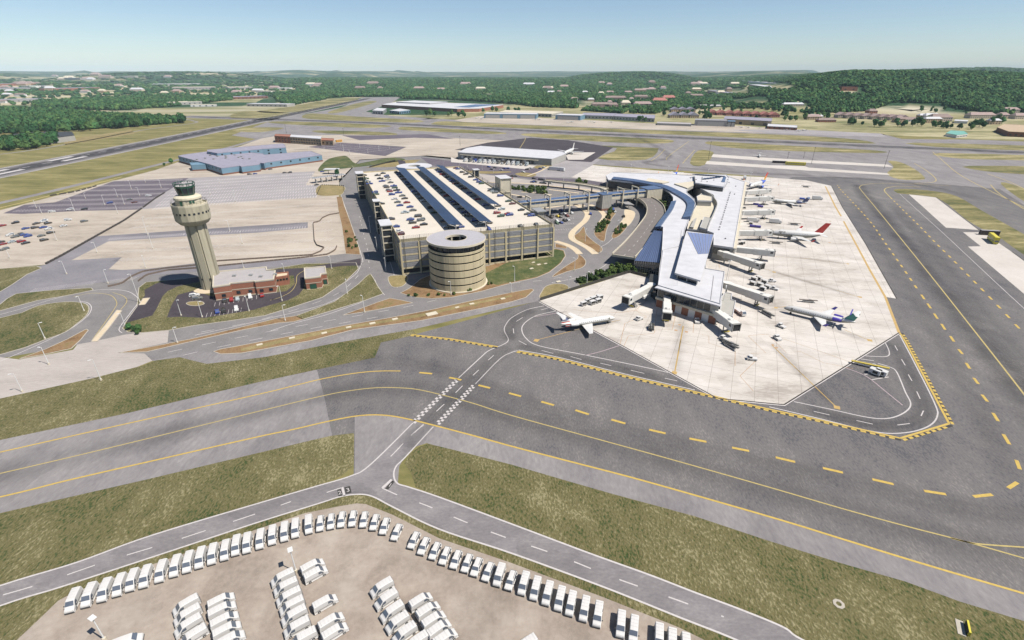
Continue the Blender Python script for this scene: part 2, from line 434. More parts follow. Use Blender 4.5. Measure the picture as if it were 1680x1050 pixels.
def build_terrain():
    mb = MB()
    radii = [0.1] + [150 * 1.045 ** i for i in range(0, 128)]
    radii = [r for r in radii if r < 24000]
    na = 560
    for r in radii:
        for j in range(na):
            a = 2 * math.pi * j / na
            x, y = r * math.sin(a), r * math.cos(a)
            mb.v.append((x, y, hgt(x, y) if y > 0 else 0.0))
    for i in range(len(radii) - 1):
        for j in range(na):
            k = (j + 1) % na
            mb.f.append((i * na + j, i * na + k, (i + 1) * na + k, (i + 1) * na + j)); mb.m.append(0)
    OPEN = [([(20, 187), (60, 177), (190, 181.5), (420, 172), (520, 163), (600, 158), (540, 176), (420, 184), (300, 199), (200, 194), (100, 185)], .8), ([(-400, 178), (60, 173), (200, 161), (420, 158), (470, 150), (430, 140), (200, 138), (-400, 140)], 1), ([(-400, 133), (160, 132), (330, 130), (160, 126), (-400, 127)], .8), ([(420, 150), (500, 152), (560, 142), (440, 138)], .7), ([(600, 134), (700, 134), (690, 128), (600, 127)], .8), ([(940, 190), (1100, 192), (1330, 192), (1700, 196), (1700, 186), (1480, 184), (1440, 176), (1330, 178), (1240, 168), (1160, 172), (960, 176)], 1), ([(960, 178), (1000, 175), (1120, 172), (1230, 158), (1230, 149), (1150, 147), (1000, 152), (950, 152)], .55), ([(1226, 146), (1296, 147), (1296, 140), (1226, 139)], 1), ([(1380, 158), (1402, 160), (1402, 146), (1380, 146)], 1), ([(1458, 183), (1550, 186), (1545, 176), (1462, 176)], 1)]
    vals = []
    for v in mb.v:
        k = 0.0
        if v[1] > 1200 and abs(v[0]) < 2.2 * v[1]:
            q = proj(*v)
            for poly, s_ in OPEN:
                if inside(q, poly): k = s_
        vals.append(k)
    # far ground colour: woodland green broken by pale fields and estates, airfield grass near by
    m, n, l, b = newmat('terrain')
    b.inputs['Roughness'].default_value = 1; b.inputs['Specular IOR Level'].default_value = .1
    g = n.new('ShaderNodeNewGeometry')
    def nz(scale, det=5, st=(1, 1), ro=.6):
        mp = n.new('ShaderNodeMapping'); mp.inputs['Scale'].default_value = (st[0], st[1], 1)
        l.new(g.outputs['Position'], mp.inputs['Vector'])
        t = n.new('ShaderNodeTexNoise'); t.inputs['Scale'].default_value = scale; t.inputs['Detail'].default_value = det; t.inputs['Roughness'].default_value = ro
        l.new(mp.outputs[0], t.inputs['Vector']); return t.outputs['Fac']
    def ramp(f, pts):
        r_ = n.new('ShaderNodeValToRGB'); e = r_.color_ramp.elements
        while len(e) < len(pts): e.new(.5)
        for i, (p, c) in enumerate(pts): e[i].position = p; e[i].color = (*c, 1)
        l.new(f, r_.inputs[0]); return r_.outputs[0]
    def mix(f, a, c):
        x = n.new('ShaderNodeMix'); x.data_type = 'RGBA'; l.new(f, x.inputs[0]); l.new(a, x.inputs[6]); l.new(c, x.inputs[7]); return x.outputs[2]
    forest = ramp(nz(.03, 8, ro=.75), [(.32, (.01, .03, .015)), (.5, (.022, .055, .024)), (.68, (.045, .085, .036))])
    field = ramp(nz(.006, 7, (.35, 1.6)), [(.3, (.07, .09, .03)), (.42, (.2, .19, .09)), (.5, (.33, .29, .19)), (.65, (.38, .35, .26))])
    msk = ramp(nz(.0022, 9, (.5, 1.5), .7), [(.53, (0, 0, 0)), (.6, (1, 1, 1))])
    an_ = n.new('ShaderNodeAttribute'); an_.attribute_name = 'openness'
    ad_ = n.new('ShaderNodeMath'); ad_.operation = 'MAXIMUM'; l.new(msk, ad_.inputs[0]); l.new(an_.outputs['Fac'], ad_.inputs[1])
    far = mix(ad_.outputs[0], forest, field)
    grass = ramp(nz(.035, 11, (.5, 1.5), .72), [(.3, (.075, .08, .03)), (.43, (.125, .118, .046)), (.55, (.185, .162, .07)), (.7, (.27, .235, .115))])
    sp = n.new('ShaderNodeSeparateXYZ'); l.new(g.outputs['Position'], sp.inputs[0])
    mr = n.new('ShaderNodeMapRange'); mr.inputs['From Min'].default_value = 1250; mr.inputs['From Max'].default_value = 1500
    l.new(sp.outputs[1], mr.inputs['Value'])
    l.new(mix(mr.outputs[0], grass, far), b.inputs['Base Color'])
    o = mb.build('terrain', m, None, 'structure', smooth=True)
    o.data.attributes.new('openness', 'FLOAT', 'POINT').data.foreach_set('value', vals)
    return o
terrain = build_terrain()

# ================================================================== airfield pavements (levels stack a few millimetres apart)
# far taxiways and runways: one asphalt field with grass islands on it
sheet('taxiway', [(380, 222), (450, 196), (560, 176), (600, 158), (660, 158), (640, 170), (600, 183), (640, 190), (790, 199), (1060, 212), (1260, 218), (1445, 219), (1480, 228), (1600, 229), (1800, 237), (1800, 300), (1760, 420), (1680, 520), (1640, 470), (1360, 305), (1260, 290), (975, 270), (905, 272), (840, 262), (700, 255), (560, 250), (420, 228)], M_ASPHL, 1)
for p in ([(390, 184), (420, 182), (477, 186), (457, 192), (380, 194)],
          [(495, 192), (512, 186), (582, 191), (687, 197), (682, 201), (625, 200), (520, 196)],
          [(445, 202), (470, 199), (630, 205), (627, 209), (570, 209)],
          [(380, 214), (420, 209), (467, 210), (425, 217)],
          [(517, 214), (635, 217), (642, 222), (537, 219)],
          [(655, 210), (675, 208), (815, 216), (812, 220), (670, 214)],
          [(710, 202), (732, 199), (840, 204), (1060, 213), (1260, 220), (1385, 227), (1434, 234), (1410, 235), (1260, 228), (1060, 219), (840, 210), (720, 205)],
          [(420, 183), (500, 183), (590, 163), (545, 163), (470, 176)],
          [(540, 183), (560, 184), (618, 167), (596, 167)],
          [(855, 221), (877, 219), (1000, 224), (1098, 229), (1092, 235), (1015, 234), (890, 226)],
          [(917, 236), (1060, 242), (1080, 245), (1059, 262), (980, 260), (1012, 243)],
          [(1157, 235), (1172, 232), (1260, 237), (1410, 245), (1454, 249), (1435, 251), (1330, 249), (1220, 244), (1180, 240)],
          [(1145, 247), (1171, 250), (1155, 271), (1132, 268)],
          [(1457, 264), (1477, 266), (1500, 277), (1517, 291), (1510, 295), (1475, 294), (1455, 285), (1466, 274)],
          [(1500, 234), (1800, 243), (1800, 250), (1680, 247), (1535, 241)],
          [(1542, 251), (1800, 259), (1800, 267), (1680, 263), (1572, 260)],
          [(1590, 272), (1800, 276), (1800, 292), (1680, 286), (1610, 280)],
          [(1467, 311), (1490, 310), (1535, 314), (1570, 322), (1610, 345), (1660, 373), (1700, 395), (1760, 425), (1740, 450), (1680, 418), (1632, 384), (1618, 379), (1585, 360), (1540, 326), (1491, 319), (1473, 317)],
          [(1642, 302), (1660, 302), (1720, 328), (1740, 345), (1690, 336)]):
    sheet('grass_island', p, M_GRASSY, 3, smooth=True, k=3)
for p in ([(675, 199), (1260, 226), (1700, 246), (1700, 249), (1260, 230), (675, 202)],):
    pass
rw = MB()
line(rw, [(-569, 420), (-575, 783), (-590, 1214), (-640, 2500)], 58, 2, world=True)
rwa = rw.build('runway', M_ASPHL, None, 'structure')
def wear_mat():
    m, n, l, b = newmat('tyre_rubber_wear')
    b.inputs['Base Color'].default_value = (.035, .032, .034, 1); b.inputs['Roughness'].default_value = .9
    a = n.new('ShaderNodeAttribute'); a.attribute_name = 'wear'
    g = n.new('ShaderNodeNewGeometry'); t = n.new('ShaderNodeTexNoise'); t.inputs['Scale'].default_value = .05; t.inputs['Detail'].default_value = 7
    l.new(g.outputs['Position'], t.inputs['Vector'])
    mr = n.new('ShaderNodeMapRange'); mr.inputs['From Min'].default_value = .3; mr.inputs['From Max'].default_value = .65; mr.inputs['To Min'].default_value = .35
    l.new(t.outputs['Fac'], mr.inputs['Value'])
    q = n.new('ShaderNodeMath'); q.operation = 'MULTIPLY'; l.new(a.outputs['Fac'], q.inputs[0]); l.new(mr.outputs[0], q.inputs[1]); l.new(q.outputs[0], b.inputs['Alpha'])
    return m
M_WEAR = wear_mat()
def wear(p, wd, level, k, world=False):
    """rubber and oil worn into the pavement along a line of travel, fading towards its sides"""
    p = p if world else gpts(p)
    p = catmull(p, False, 6) if len(p) > 2 else p
    mb = MB(); al = []
    prof = [(-1, 0), (-.6, .45), (-.3, .9), (0, .75), (.3, .9), (.6, .45), (1, 0)]
    for i in range(len(p)):
        a, b = Vector(p[max(i - 1, 0)]), Vector(p[min(i + 1, len(p) - 1)]); d = (b - a).normalized(); e = min(1, i / 2, (len(p) - 1 - i) / 2) if len(p) > 4 else 1
        for s, v in prof: mb.v.append((p[i][0] - d.y * s * wd / 2, p[i][1] + d.x * s * wd / 2, ZL * level)); al.append(v * k * e)
    for i in range(len(p) - 1):
        for j in range(6): mb.f.append((i * 7 + j, (i + 1) * 7 + j, (i + 1) * 7 + j + 1, i * 7 + j + 1)); mb.m.append(0)
    o = mb.build('rubber_wear', M_WEAR, None, 'structure')
    o.data.attributes.new('wear', 'FLOAT', 'POINT').data.foreach_set('value', al)
wear([(-569, 400), (-572, 560), (-575, 783), (-582, 1000), (-590, 1214), (-612, 1800), (-636, 2480)], 46, 5, 1.3, True)
r2 = MB(); p2 = gpts([(300, 191), (420, 195), (620, 202), (840, 213), (1040, 222.5), (1260, 232), (1435, 240), (1560, 245), (1800, 256)])
line(r2, p2, 62, 2, world=True); r2.build('runway', M_ASPHL, None, 'structure')
wear(p2, 44, 5, .75, True)
mk = MB()
for k in range(60):
    y0 = 440 + k * 33
    xx = -569 - (y0 - 420) * .036
    mk.ribbon([(xx, y0), (xx - .5, y0 + 16)], 1.1, ZL * 6)
for s in (-27, 27): line(mk, [(-569 + s, 420), (-575 + s, 783), (-590 + s, 1214), (-636 + s, 2450)], 1.2, 6, world=True)
for y0, dx in ((560, 9), (560, -9), (660, 9), (660, -9)):
    mk.ribbon([(-569 - (y0 - 420) * .036 + dx, y0), (-569 - (y0 - 380) * .036 + dx, y0 + 40)], 7, ZL * 6)
mk.build('runway_markings', M_WHITE, None, 'structure')
# perimeter track beside the runway
tr = MB()
line(tr, [(-200, 375), (0, 333), (120, 305), (292, 262), (390, 238), (470, 214)], 9, 2)
line(tr, [(-200, 265), (0, 253), (130, 233), (230, 214), (318, 202), (316, 198), (302, 195)], 6, 2)
tr.build('airfield_track', M_ASPHL, None, 'structure')
tl = MB(); line(tl, [(-200, 385), (0, 341), (120, 311), (200, 290)], 1.6, 3); tl.build('track_edge_line', M_YELF, None, 'structure')
sheet('dry_field', [(102, 230), (215, 213), (222, 219), (107, 238)], M_TANISLE, 2)

# main taxiway and apron asphalt in the foreground
sheet('taxiway', [(-200, 700), (0, 722), (200, 680), (420, 628), (522, 606), (615, 586), (624, 562), (683, 548), (885, 493), (1033, 470), (1100, 420), (1300, 290), (1410, 291), (1640, 310), (1900, 480), (2100, 900), (1960, 1100), (1680, 1023), (1500, 962), (1300, 900), (1100, 836), (840, 766), (700, 726), (672, 735), (655, 765), (646, 800), (580, 800), (581, 712), (530, 718), (420, 745), (200, 797), (0, 843), (-200, 890)], M_ASPH, 2)
sheet('taxiway_shoulder', [(-260, 780), (0, 722), (200, 680), (420, 628), (520, 606.5), (533, 655), (545, 716), (420, 745), (200, 797), (0, 843), (-260, 905)], M_ASPHL, 3)
sheet('taxiway_shoulder', [(582, 684), (615, 681), (645, 683.5), (680, 691), (720, 701), (777, 716), (840, 733), (930, 757), (1052, 788), (1260, 848), (1385, 886), (1510, 925), (1680, 975), (1900, 1040), (1900, 1090), (1680, 1023), (1500, 962), (1300, 900), (1100, 836), (840, 766), (700, 727), (672, 736), (655, 765), (652, 800), (582, 800)], M_ASPHL, 3)
sheet('mown_grass', [(-260, 905), (0, 842), (125, 813), (235, 788), (420, 744), (540, 715.5), (580, 710.5), (581, 747), (578, 766), (560, 781), (520, 797), (440, 820), (250, 878), (125, 923), (0, 961), (-260, 1050)], M_GRASS, 4)
sheet('mown_grass', [(663, 760), (673, 744), (688, 733), (702, 728), (740, 737), (840, 762.5), (927, 788), (1035, 819), (1140, 847), (1260, 887), (1385, 925.5), (1485, 954), (1575, 987), (1680, 1019), (1960, 1110), (1960, 1400), (1500, 1400), (1317, 1050), (1285, 1029), (1215, 999), (1140, 971), (1065, 942), (965, 906), (840, 859), (720, 814.5), (682, 799), (674, 775)], M_GRASS, 4)
sheet('mown_grass', [(-260, 790), (-260, 715), (0, 652), (150, 620), (230, 601), (260, 590), (295, 586), (318, 592), (339, 597), (434, 586), (549, 563), (640, 547), (676, 540), (684, 549), (625, 562), (615, 586.7), (522, 606), (420, 628), (200, 680), (0, 722)], M_GRASS, 4)
# perimeter road between the grass areas
up = [(-260, 1050), (0, 961), (125, 923), (250, 878), (440, 821), (520, 797.5), (575, 781), (607.5, 762.5), (677.5, 694)]
lo = [(-260, 1090), (0, 994), (100, 963), (250, 914), (420, 858), (520, 827), (560, 814.5), (590, 811), (612, 815), (645, 832), (720, 868), (840, 908), (990, 963), (1115, 1013), (1215, 1053), (1330, 1110)]
ur = [(1450, 1110), (1317, 1050), (1285, 1029), (1215, 1000), (1140, 972), (1065, 943), (965, 907), (840, 860), (720, 815.5), (670, 799), (652, 793), (646, 780), (650, 765), (665, 750), (711, 700)]
sheet('perimeter_road', up[:-1] + [(640, 731), (690, 721)] + ur[::-1][1:-1] + [(1500, 1130), (1400, 1170)] + lo[::-1], M_PERIM, 5)
sheet('mown_grass', lo + [(1330, 1400), (-400, 1400)], M_GRASS, 3)
sheet('rental_lot', [(-10, 1110), (27, 1051), (62, 1018), (95, 986), (125, 970), (250, 926), (420, 869), (500, 842), (560, 830), (585, 826), (600, 827), (645, 845), (720, 883), (840, 924), (990, 980), (1115, 1030), (1180, 1062), (1300, 1250), (1100, 1600), (-200, 1600), (-160, 1300)], M_LOTC, 4)

# landside asphalt, concrete and lots
sheet('landside_road', [(556, 296), (590, 262), (700, 255), (870, 270), (905, 260), (960, 268), (1010, 296), (1090, 330), (1090, 400), (1075, 440), (1033, 449), (960, 469), (887, 493), (840, 503), (680, 540), (549, 563), (434, 586), (318, 592), (250, 592), (195, 579), (205, 549), (277, 540), (320, 533), (434, 518), (520, 490), (568, 461), (590, 430), (575, 380), (560, 330)], M_ROAD, 3)
sheet('landside_road', [(-260, 620), (-200, 500), (0, 460), (47, 440), (117, 425), (260, 420), (345, 425), (520, 405), (592, 415), (592, 440), (520, 490), (434, 518), (320, 533), (277, 545), (205, 550), (127, 566), (0, 588)], M_ROAD, 2)
sheet('entrance_road', [(-260, 650), (0, 586), (32, 590), (120, 574), (127, 565), (150, 561), (205, 549), (277, 541), (275, 562), (195, 579), (237, 580), (250, 592), (225, 602), (150, 621), (0, 654), (-260, 716)], M_CONC1, 5)
sheet('service_road', [(251, 592), (320, 574), (348, 579), (396, 582), (510, 560), (640, 534), (740, 514), (840, 493), (878, 480), (893, 469), (905, 480), (886, 493.5), (840, 503), (680, 540), (549, 563), (434, 586), (339, 597), (318, 592), (295, 586)], M_ASPHL, 5)
# beige lots behind
sheet('parking_lot', [(-260, 400), (0, 345), (120, 314), (255, 279), (300, 263), (390, 241), (430, 227), (460, 222), (595, 221), (670, 223), (840, 231), (760, 243), (752, 262), (690, 256), (590, 263), (556, 300), (556, 340), (567, 416), (500, 424), (330, 442), (243, 446), (75, 434), (0, 441), (-260, 470)], M_BEIGE, 3)
sheet('parking_lot', [(5, 350), (40, 336), (90, 332), (187, 297), (310, 292), (272, 315), (225, 344), (130, 346), (37, 351)], M_PURPLE, 4)
sheet('parking_lot', [(310, 292), (517, 281), (501, 304), (525, 303), (518, 324), (342, 334), (225, 344), (272, 315)], M_GRAYLOT, 4)
sheet('parking_lot', [(160, 387.5), (300, 378), (420, 370), (505, 364.5), (505, 374), (420, 382), (300, 388), (178, 396), (117, 427), (200, 422), (176, 444), (243, 441), (320, 432), (330, 445), (243, 452), (120, 470), (0, 500), (-60, 480), (28, 447), (75, 434)], M_BLUEG, 5)
sheet('parking_lot', [(344, 446), (354, 436), (516, 422), (518, 430), (438, 439), (345, 450)], M_BLUEG, 5)
sheet('parking_lot', [(505, 241), (560, 234), (667, 241), (632, 256), (595, 252)], M_PURPLE, 5)
sheet('cargo_apron', [(560, 222), (620, 222), (700, 220), (745, 228), (680, 226), (590, 230)], M_PURPLE, 4)
sheet('cargo_apron', [(680, 240), (745, 246), (800, 234), (870, 226), (932, 230), (1006, 242), (970, 266), (935, 264), (860, 250), (760, 262), (752, 262), (756, 246), (745, 246)], M_DARK, 5)
sheet('cargo_apron', [(926, 250), (977, 250), (957, 262), (932, 262)], M_STRIP, 6)
# terminal apron: base under the slabs
APRON = [(884, 494), (1033, 448), (1062, 456), (1090, 470), (1100, 420), (1085, 330), (1000, 301), (937, 291), (972, 271), (1140, 285), (1260, 291), (1323, 296), (1364, 305), (1382, 340), (1420, 400), (1471, 490), (1451, 487), (1475, 546), (1286.5, 664), (1180, 654), (1172, 651), (1026, 570)]
apron = sheet('apron', APRON, plain('joint_sealant', (.19, .168, .145), .9), 4)
# concrete strips beyond
for p in ([(1170, 253), (1260, 259), (1457, 270), (1465, 274), (1260, 264), (1167, 257.5)],
          [(1160, 264), (1260, 271), (1320, 272.5), (1327, 275), (1455, 284), (1460, 287), (1327, 280), (1260, 275.5), (1157, 269)],
          [(1491, 319), (1536, 324), (1585, 361), (1606, 377.5), (1575, 375), (1552, 373.5), (1515, 340)],
          [(1580, 381), (1613, 381), (1700, 441), (1780, 500), (1780, 570), (1680, 482), (1588, 404.5), (1609, 404)]):
    sheet('concrete_strip', p, M_STRIP, 4)
sheet('hangar_apron', [(745, 197), (790, 190), (950, 196), (1080, 203), (1190, 205), (1300, 212), (1445, 219), (1455, 224), (1380, 223), (1260, 218), (1060, 212), (840, 203), (760, 200)], M_BEIGE, 2)
sheet('hangar_apron', [(1190, 213), (1300, 212), (1445, 219), (1455, 224), (1380, 223), (1260, 218)], M_GRAYLOT, 3)
sheet('suburb_ground', [(690, 196), (760, 184), (880, 166), (1000, 178), (1100, 176), (1200, 186), (1240, 172), (1330, 186), (1500, 176), (1640, 182), (1900, 185), (1900, 236), (1600, 228), (1445, 221), (1200, 208), (950, 197), (790, 193)], M_SUBURB, 1)
sheet('suburb_ground', [(-400, 150), (160, 143), (330, 146), (460, 148), (420, 168), (300, 168), (120, 171), (-400, 178)], M_SUBURB, 1)
sheet('green_grass', [(537, 262), (560, 256), (570, 257), (583, 268), (600, 266), (640, 259), (665, 262), (620, 270), (560, 277), (522, 281)], M_GREEN, 5, smooth=True)
sheet('dry_grass', [(600, 275), (655, 263), (690, 262), (672, 272), (640, 274)], M_TANISLE, 5)
sheet('dark_road', [(652, 262), (664, 264), (668, 272), (680, 277), (700, 280), (700, 288), (672, 276), (655, 270)], M_DARK, 6)

# terminal-side lots and roads
sheet('cargo_road', [(690, 258), (740, 264), (870, 277), (905, 273), (866, 288), (893, 291), (1000, 297), (1000, 306), (895, 298), (860, 292), (830, 289), (800, 286), (770, 280), (740, 280), (705, 270)], M_PURPLE, 5)
sheet('cargo_road', [(866, 288), (903, 272), (945, 258), (985, 262), (972, 271), (937, 291), (893, 291)], M_GRAYLOT, 4)
sheet('truck_court', [(740, 258), (752, 262), (880, 272), (868, 278), (740, 266)], M_STRIP, 6)
for p in ([(765, 280), (800, 281), (833, 281), (836, 283), (800, 285), (768, 283)], [(845, 285), (860, 283), (880, 286), (872, 290), (855, 289)], [(880, 272), (905, 271), (897, 277), (878, 276)]):
    sheet('dry_grass', p, M_TANISLE, 7, smooth=True)
wk = MB(); line(wk, [(865, 288.5), (886, 281), (900, 273)], 2.5, 8); wk.build('sidewalk', M_WALK, None, 'structure')
sheet('parking_lot', [(775, 284), (835, 291), (895, 299), (960, 307), (1000, 315), (960, 316), (880, 303), (800, 299), (770, 292)], M_CONC1, 5)
wk = MB()
for p, wd in (([(800, 299), (860, 301), (900, 305), (960, 311), (1000, 318)], 3.2), ([(855, 315), (880, 317), (905, 320)], 3), ([(825, 317), (845, 320), (862, 323)], 3),
              ([(900, 311), (925, 314), (950, 317)], 3), ([(930, 338), (945, 336), (960, 338)], 3),
              ([(936, 333), (948, 338), (958, 344), (964, 352), (960, 362), (950, 371), (939, 382), (939, 392), (952, 400), (966, 408), (977, 417)], 4.4),
              ([(968, 336), (984, 345), (992, 354), (989, 362), (985, 367)], 4.4),
              ([(911, 396), (930, 402), (943, 409), (951, 417)], 4.2), ([(886, 341), (905, 340), (925, 337)], 4)):
    p_ = catmull(gpts(p), False, 6); wk.ribbon(p_, wd, .13)
wk.build('sidewalk', M_WALK, None, 'structure')
island('mulch_island', [(958, 372), (950, 381), (942, 387), (943, 394), (966, 406), (977, 413.5), (986, 413.5), (987, 406), (975, 397), (962, 385)], M_ORANGE)
island('planted_island', [(1003, 340), (1011, 347), (1003, 360), (995, 378), (991, 396), (978, 389), (975, 379), (985, 367), (995, 354), (998, 343)], M_ORANGE)
island('planted_island', [(1013, 371), (1004, 386), (1007, 391), (1018, 385), (1029, 371), (1020, 369)], M_ORANGE)
island('bus_island', [(1025, 344), (1040, 347), (1041, 356), (1030, 371), (1016, 369), (1024, 356)], M_WALK)
island('mulch_island', [(948.6, 417), (958, 424), (961, 431), (955, 439), (930, 446), (906, 454.5), (925, 439), (947, 425)], M_ORANGE)
island('mulch_island', [(911, 399.5), (930, 405), (930, 408), (911, 406)], M_ORANGE, smooth=False)
island('dry_island', [(886, 489), (890, 477), (896, 470), (909, 466), (927, 467), (934, 472), (939, 474.5), (915, 481)], M_TANISLE)
island('verge', [(944, 461), (958, 456), (985, 448), (1000, 444), (1012, 436), (1030, 437), (1042, 441), (1066, 449), (1063, 455.3), (1050, 452), (1033, 447.2), (985, 460), (951, 468.5)], M_GREEN, smooth=False)
island('verge', [(657, 481), (672, 473), (690, 458), (705, 452), (800, 436), (912, 408), (925, 411), (928, 420), (920, 432), (901, 447), (880, 456), (846, 463), (826, 468), (790, 478), (741, 488), (709, 490), (681, 488)], M_ORANGE, smooth=False)
sheet('green_grass', [(790, 452), (830, 432), (912, 409), (924, 412), (926.5, 420), (918, 432), (900, 446), (880, 454.5), (846, 461.5), (815, 468), (800, 462)], M_GREEN, 22)
island('verge', [(637, 455), (652, 452), (668, 453), (667.5, 462), (659, 470), (643, 470)], M_TANISLE)
island('verge', [(552, 323), (561, 323), (565, 338), (574, 362), (590, 410), (591, 418), (567, 416.5), (561, 372), (555, 345)], M_ORANGE, smooth=False)
island('verge', [(524, 304.5), (563, 305.5), (564, 315), (555, 320.5), (521, 320)], M_TANISLE)
island('grass_triangle', [(486, 518.5), (549, 495), (587, 467), (603, 452), (608, 449.5), (613, 457), (620, 470), (628.5, 482), (596, 494), (530, 514), (497, 524)], M_GRASS, smooth=False)
island('median', [(195, 579), (260, 567), (320, 555), (396, 537), (453, 523), (486, 518.5), (497, 524), (482, 528), (457, 530), (400, 541), (320, 559), (240, 577.5)], M_ORANGE, smooth=False)
island('mulch_island', [(562, 517.5), (585, 509), (620, 496), (640, 489.5), (660, 493), (677, 497), (660, 500), (620, 508), (590, 513)], M_ORANGE, smooth=False)
island('verge', [(350.5, 577), (362, 573), (377, 570.5), (480, 551), (567, 534), (640, 521.5), (700, 510), (770, 494.5), (820, 484), (850, 478), (872, 474), (876, 476), (863, 488), (840, 495), (794, 505), (691, 526), (580, 541), (510, 559), (396, 579.5), (362, 581)], M_ORANGE, smooth=False)
sheet('dry_grass', [(395, 572), (480, 553), (567, 536), (640, 524), (700, 513), (770, 498), (840, 484), (840, 487), (770, 502), (691, 520), (580, 538), (500, 555), (396, 577)], M_TANISLE, 22)
# control tower site
island('tower_lawn', [(225, 503), (228, 472), (240, 463), (300, 458), (340, 452), (450, 441), (500, 433), (584, 431), (588, 441), (567, 462), (529, 488), (480, 504), (434, 518), (380, 526), (320, 534), (277, 542), (235, 546), (210, 545), (201, 539), (207, 528)], M_GRASS, smooth=False)
sheet('dark_drive', [(237, 476), (255, 466), (275, 460), (330, 455), (330, 462), (292, 470), (275, 478), (267, 486), (258, 505), (250, 518), (207, 530), (216, 515), (226, 500), (238, 485)], M_DARK, 22)
sheet('dark_drive', [(292, 484), (318, 477), (340, 484), (360, 490), (453, 480), (470, 478), (484, 466), (482, 452), (455, 454), (440, 446), (455, 442), (497, 440), (558, 430), (592, 424), (592, 436), (564, 436.5), (512, 443), (500, 450), (498, 474), (490, 484), (472, 493), (446, 500), (415, 509), (335, 522), (297, 520), (274, 521), (282, 500)], M_DARK, 22)
sheet('tower_pavement', [(318, 477), (345, 468), (360, 473), (352, 480), (330, 482)], M_WALK, 23, smooth=True)
island('mulch_island', [(306, 498), (315, 495), (330, 495), (335, 499), (325, 502), (312, 501.5)], M_TANISLE, h=.2)
island('loop_lawn', [(-300, 570), (0, 522), (62, 502), (107, 495.5), (137, 497.5), (146, 505), (142, 517.5), (125, 532), (107, 545), (75, 557), (0, 582), (-300, 650)], M_GRASS, k=3)
island('verge', [(-260, 560), (0, 500), (12, 490), (27, 482), (90, 476), (150, 472.5), (153, 476), (110, 485), (62, 493), (0, 510), (-260, 570)], M_GRASS, smooth=False)
island('verge', [(-260, 475), (0, 441), (60, 437), (68, 440), (45, 450), (20, 467), (0, 479), (-260, 560)], M_GRASS, smooth=False)
island('mulch_island', [(142, 540), (145, 542), (133, 557), (117, 572), (70, 582), (32, 589), (75, 573), (110, 557)], M_ORANGE, smooth=False)
island('road_median', [(192, 509), (200, 510), (180, 537), (160, 560.5), (150, 561), (172, 535)], M_WALK, smooth=False, h=.2)
island('road_median', [(228, 501), (235, 490), (246, 489), (238, 500)], M_WALK, smooth=False, h=.2)

# ------------------------------------------------------------------ concrete slabs of the terminal apron: the nearest 300 singly, the rest joined
def clip(poly, a, b, c):
    out = []
    for i in range(len(poly)):
        p, q = poly[i], poly[(i + 1) % len(poly)]
        dp, dq = a * p[0] + b * p[1] + c, a * q[0] + b * q[1] + c
        if dp >= 0: out.append(p)
        if (dp >= 0) != (dq >= 0):
            t = dp / (dp - dq); out.append((p[0] + (q[0] - p[0]) * t, p[1] + (q[1] - p[1]) * t))
    return out
def clip_cell(cell, tris):
    """pieces of a cell inside a triangulated region"""
    res = []
    for T in tris:
        p = cell
        for i in range(3):
            a, b = T[i], T[(i + 1) % 3]
            nx, ny = -(b[1] - a[1]), b[0] - a[0]
            p = clip(p, nx, ny, -(nx * a[0] + ny * a[1]))
            if len(p) < 3: break
        if len(p) >= 3: res.append(p)
    return res
AW = gpts(APRON)
tris = []
for t in tessellate_polygon([[Vector((x, y, 0)) for x, y in AW]]):
    T = [AW[i] for i in t]
    if (T[1][0] - T[0][0]) * (T[2][1] - T[0][1]) - (T[1][1] - T[0][1]) * (T[2][0] - T[0][0]) < 0: T = [T[0], T[2], T[1]]
    tris.append(T)
ang = math.atan2(G(1364, 305).y - G(1471, 490).y, G(1364, 305).x - G(1471, 490).x)
ux, uy = Vector((math.cos(ang), math.sin(ang))), Vector((-math.sin(ang), math.cos(ang)))
S = 7.5; cells = []
o0 = Vector(AW[0])
ZS = ZL * 4 + .012
full_mesh = None
for i in range(-60, 60):
    for j in range(-60, 60):
        c = o0 + ux * (i * S) + uy * (j * S)
        g = .05
        cell = [(c + ux * a + uy * b) for a, b in ((g, g), (S - g, g), (S - g, S - g), (g, S - g))]
        cell = [(p.x, p.y) for p in cell]
        ins = [inside(p, AW) for p in cell]
        cc = c + (ux + uy) * S / 2
        if not any(ins) and not inside((cc.x, cc.y), AW): continue
        if cc.y < 20: continue
        cells.append((cc.length, c, cell, all(ins)))
cells.sort(key=lambda t: t[0])
rest = MB()
mfull = MB(); mfull.quad((.05, .05, 0), (S - .05, .05, 0), (S - .05, S - .05, 0), (.05, S - .05, 0)); full_mesh = mfull.mesh('slab', M_APRON)
for k, (d_, c, cell, full) in enumerate(cells):
    if k < 300:
        if full: link('slab', full_mesh, apron, None, (c.x, c.y, ZS), ang)
        else:
            mb = MB()
            for p in clip_cell(cell, tris): mb.add([(x, y, ZS) for x, y in p], [tuple(range(len(p)))])
            if mb.f: mb.build('slab', M_APRON, apron)
    else:
        if full: rest.add([(x, y, ZS) for x, y in cell], [(0, 1, 2, 3)])
        else:
            for p in clip_cell(cell, tris): rest.add([(x, y, ZS) for x, y in p], [tuple(range(len(p)))])
rest.build('slabs', M_APRON, apron, 'stuff')

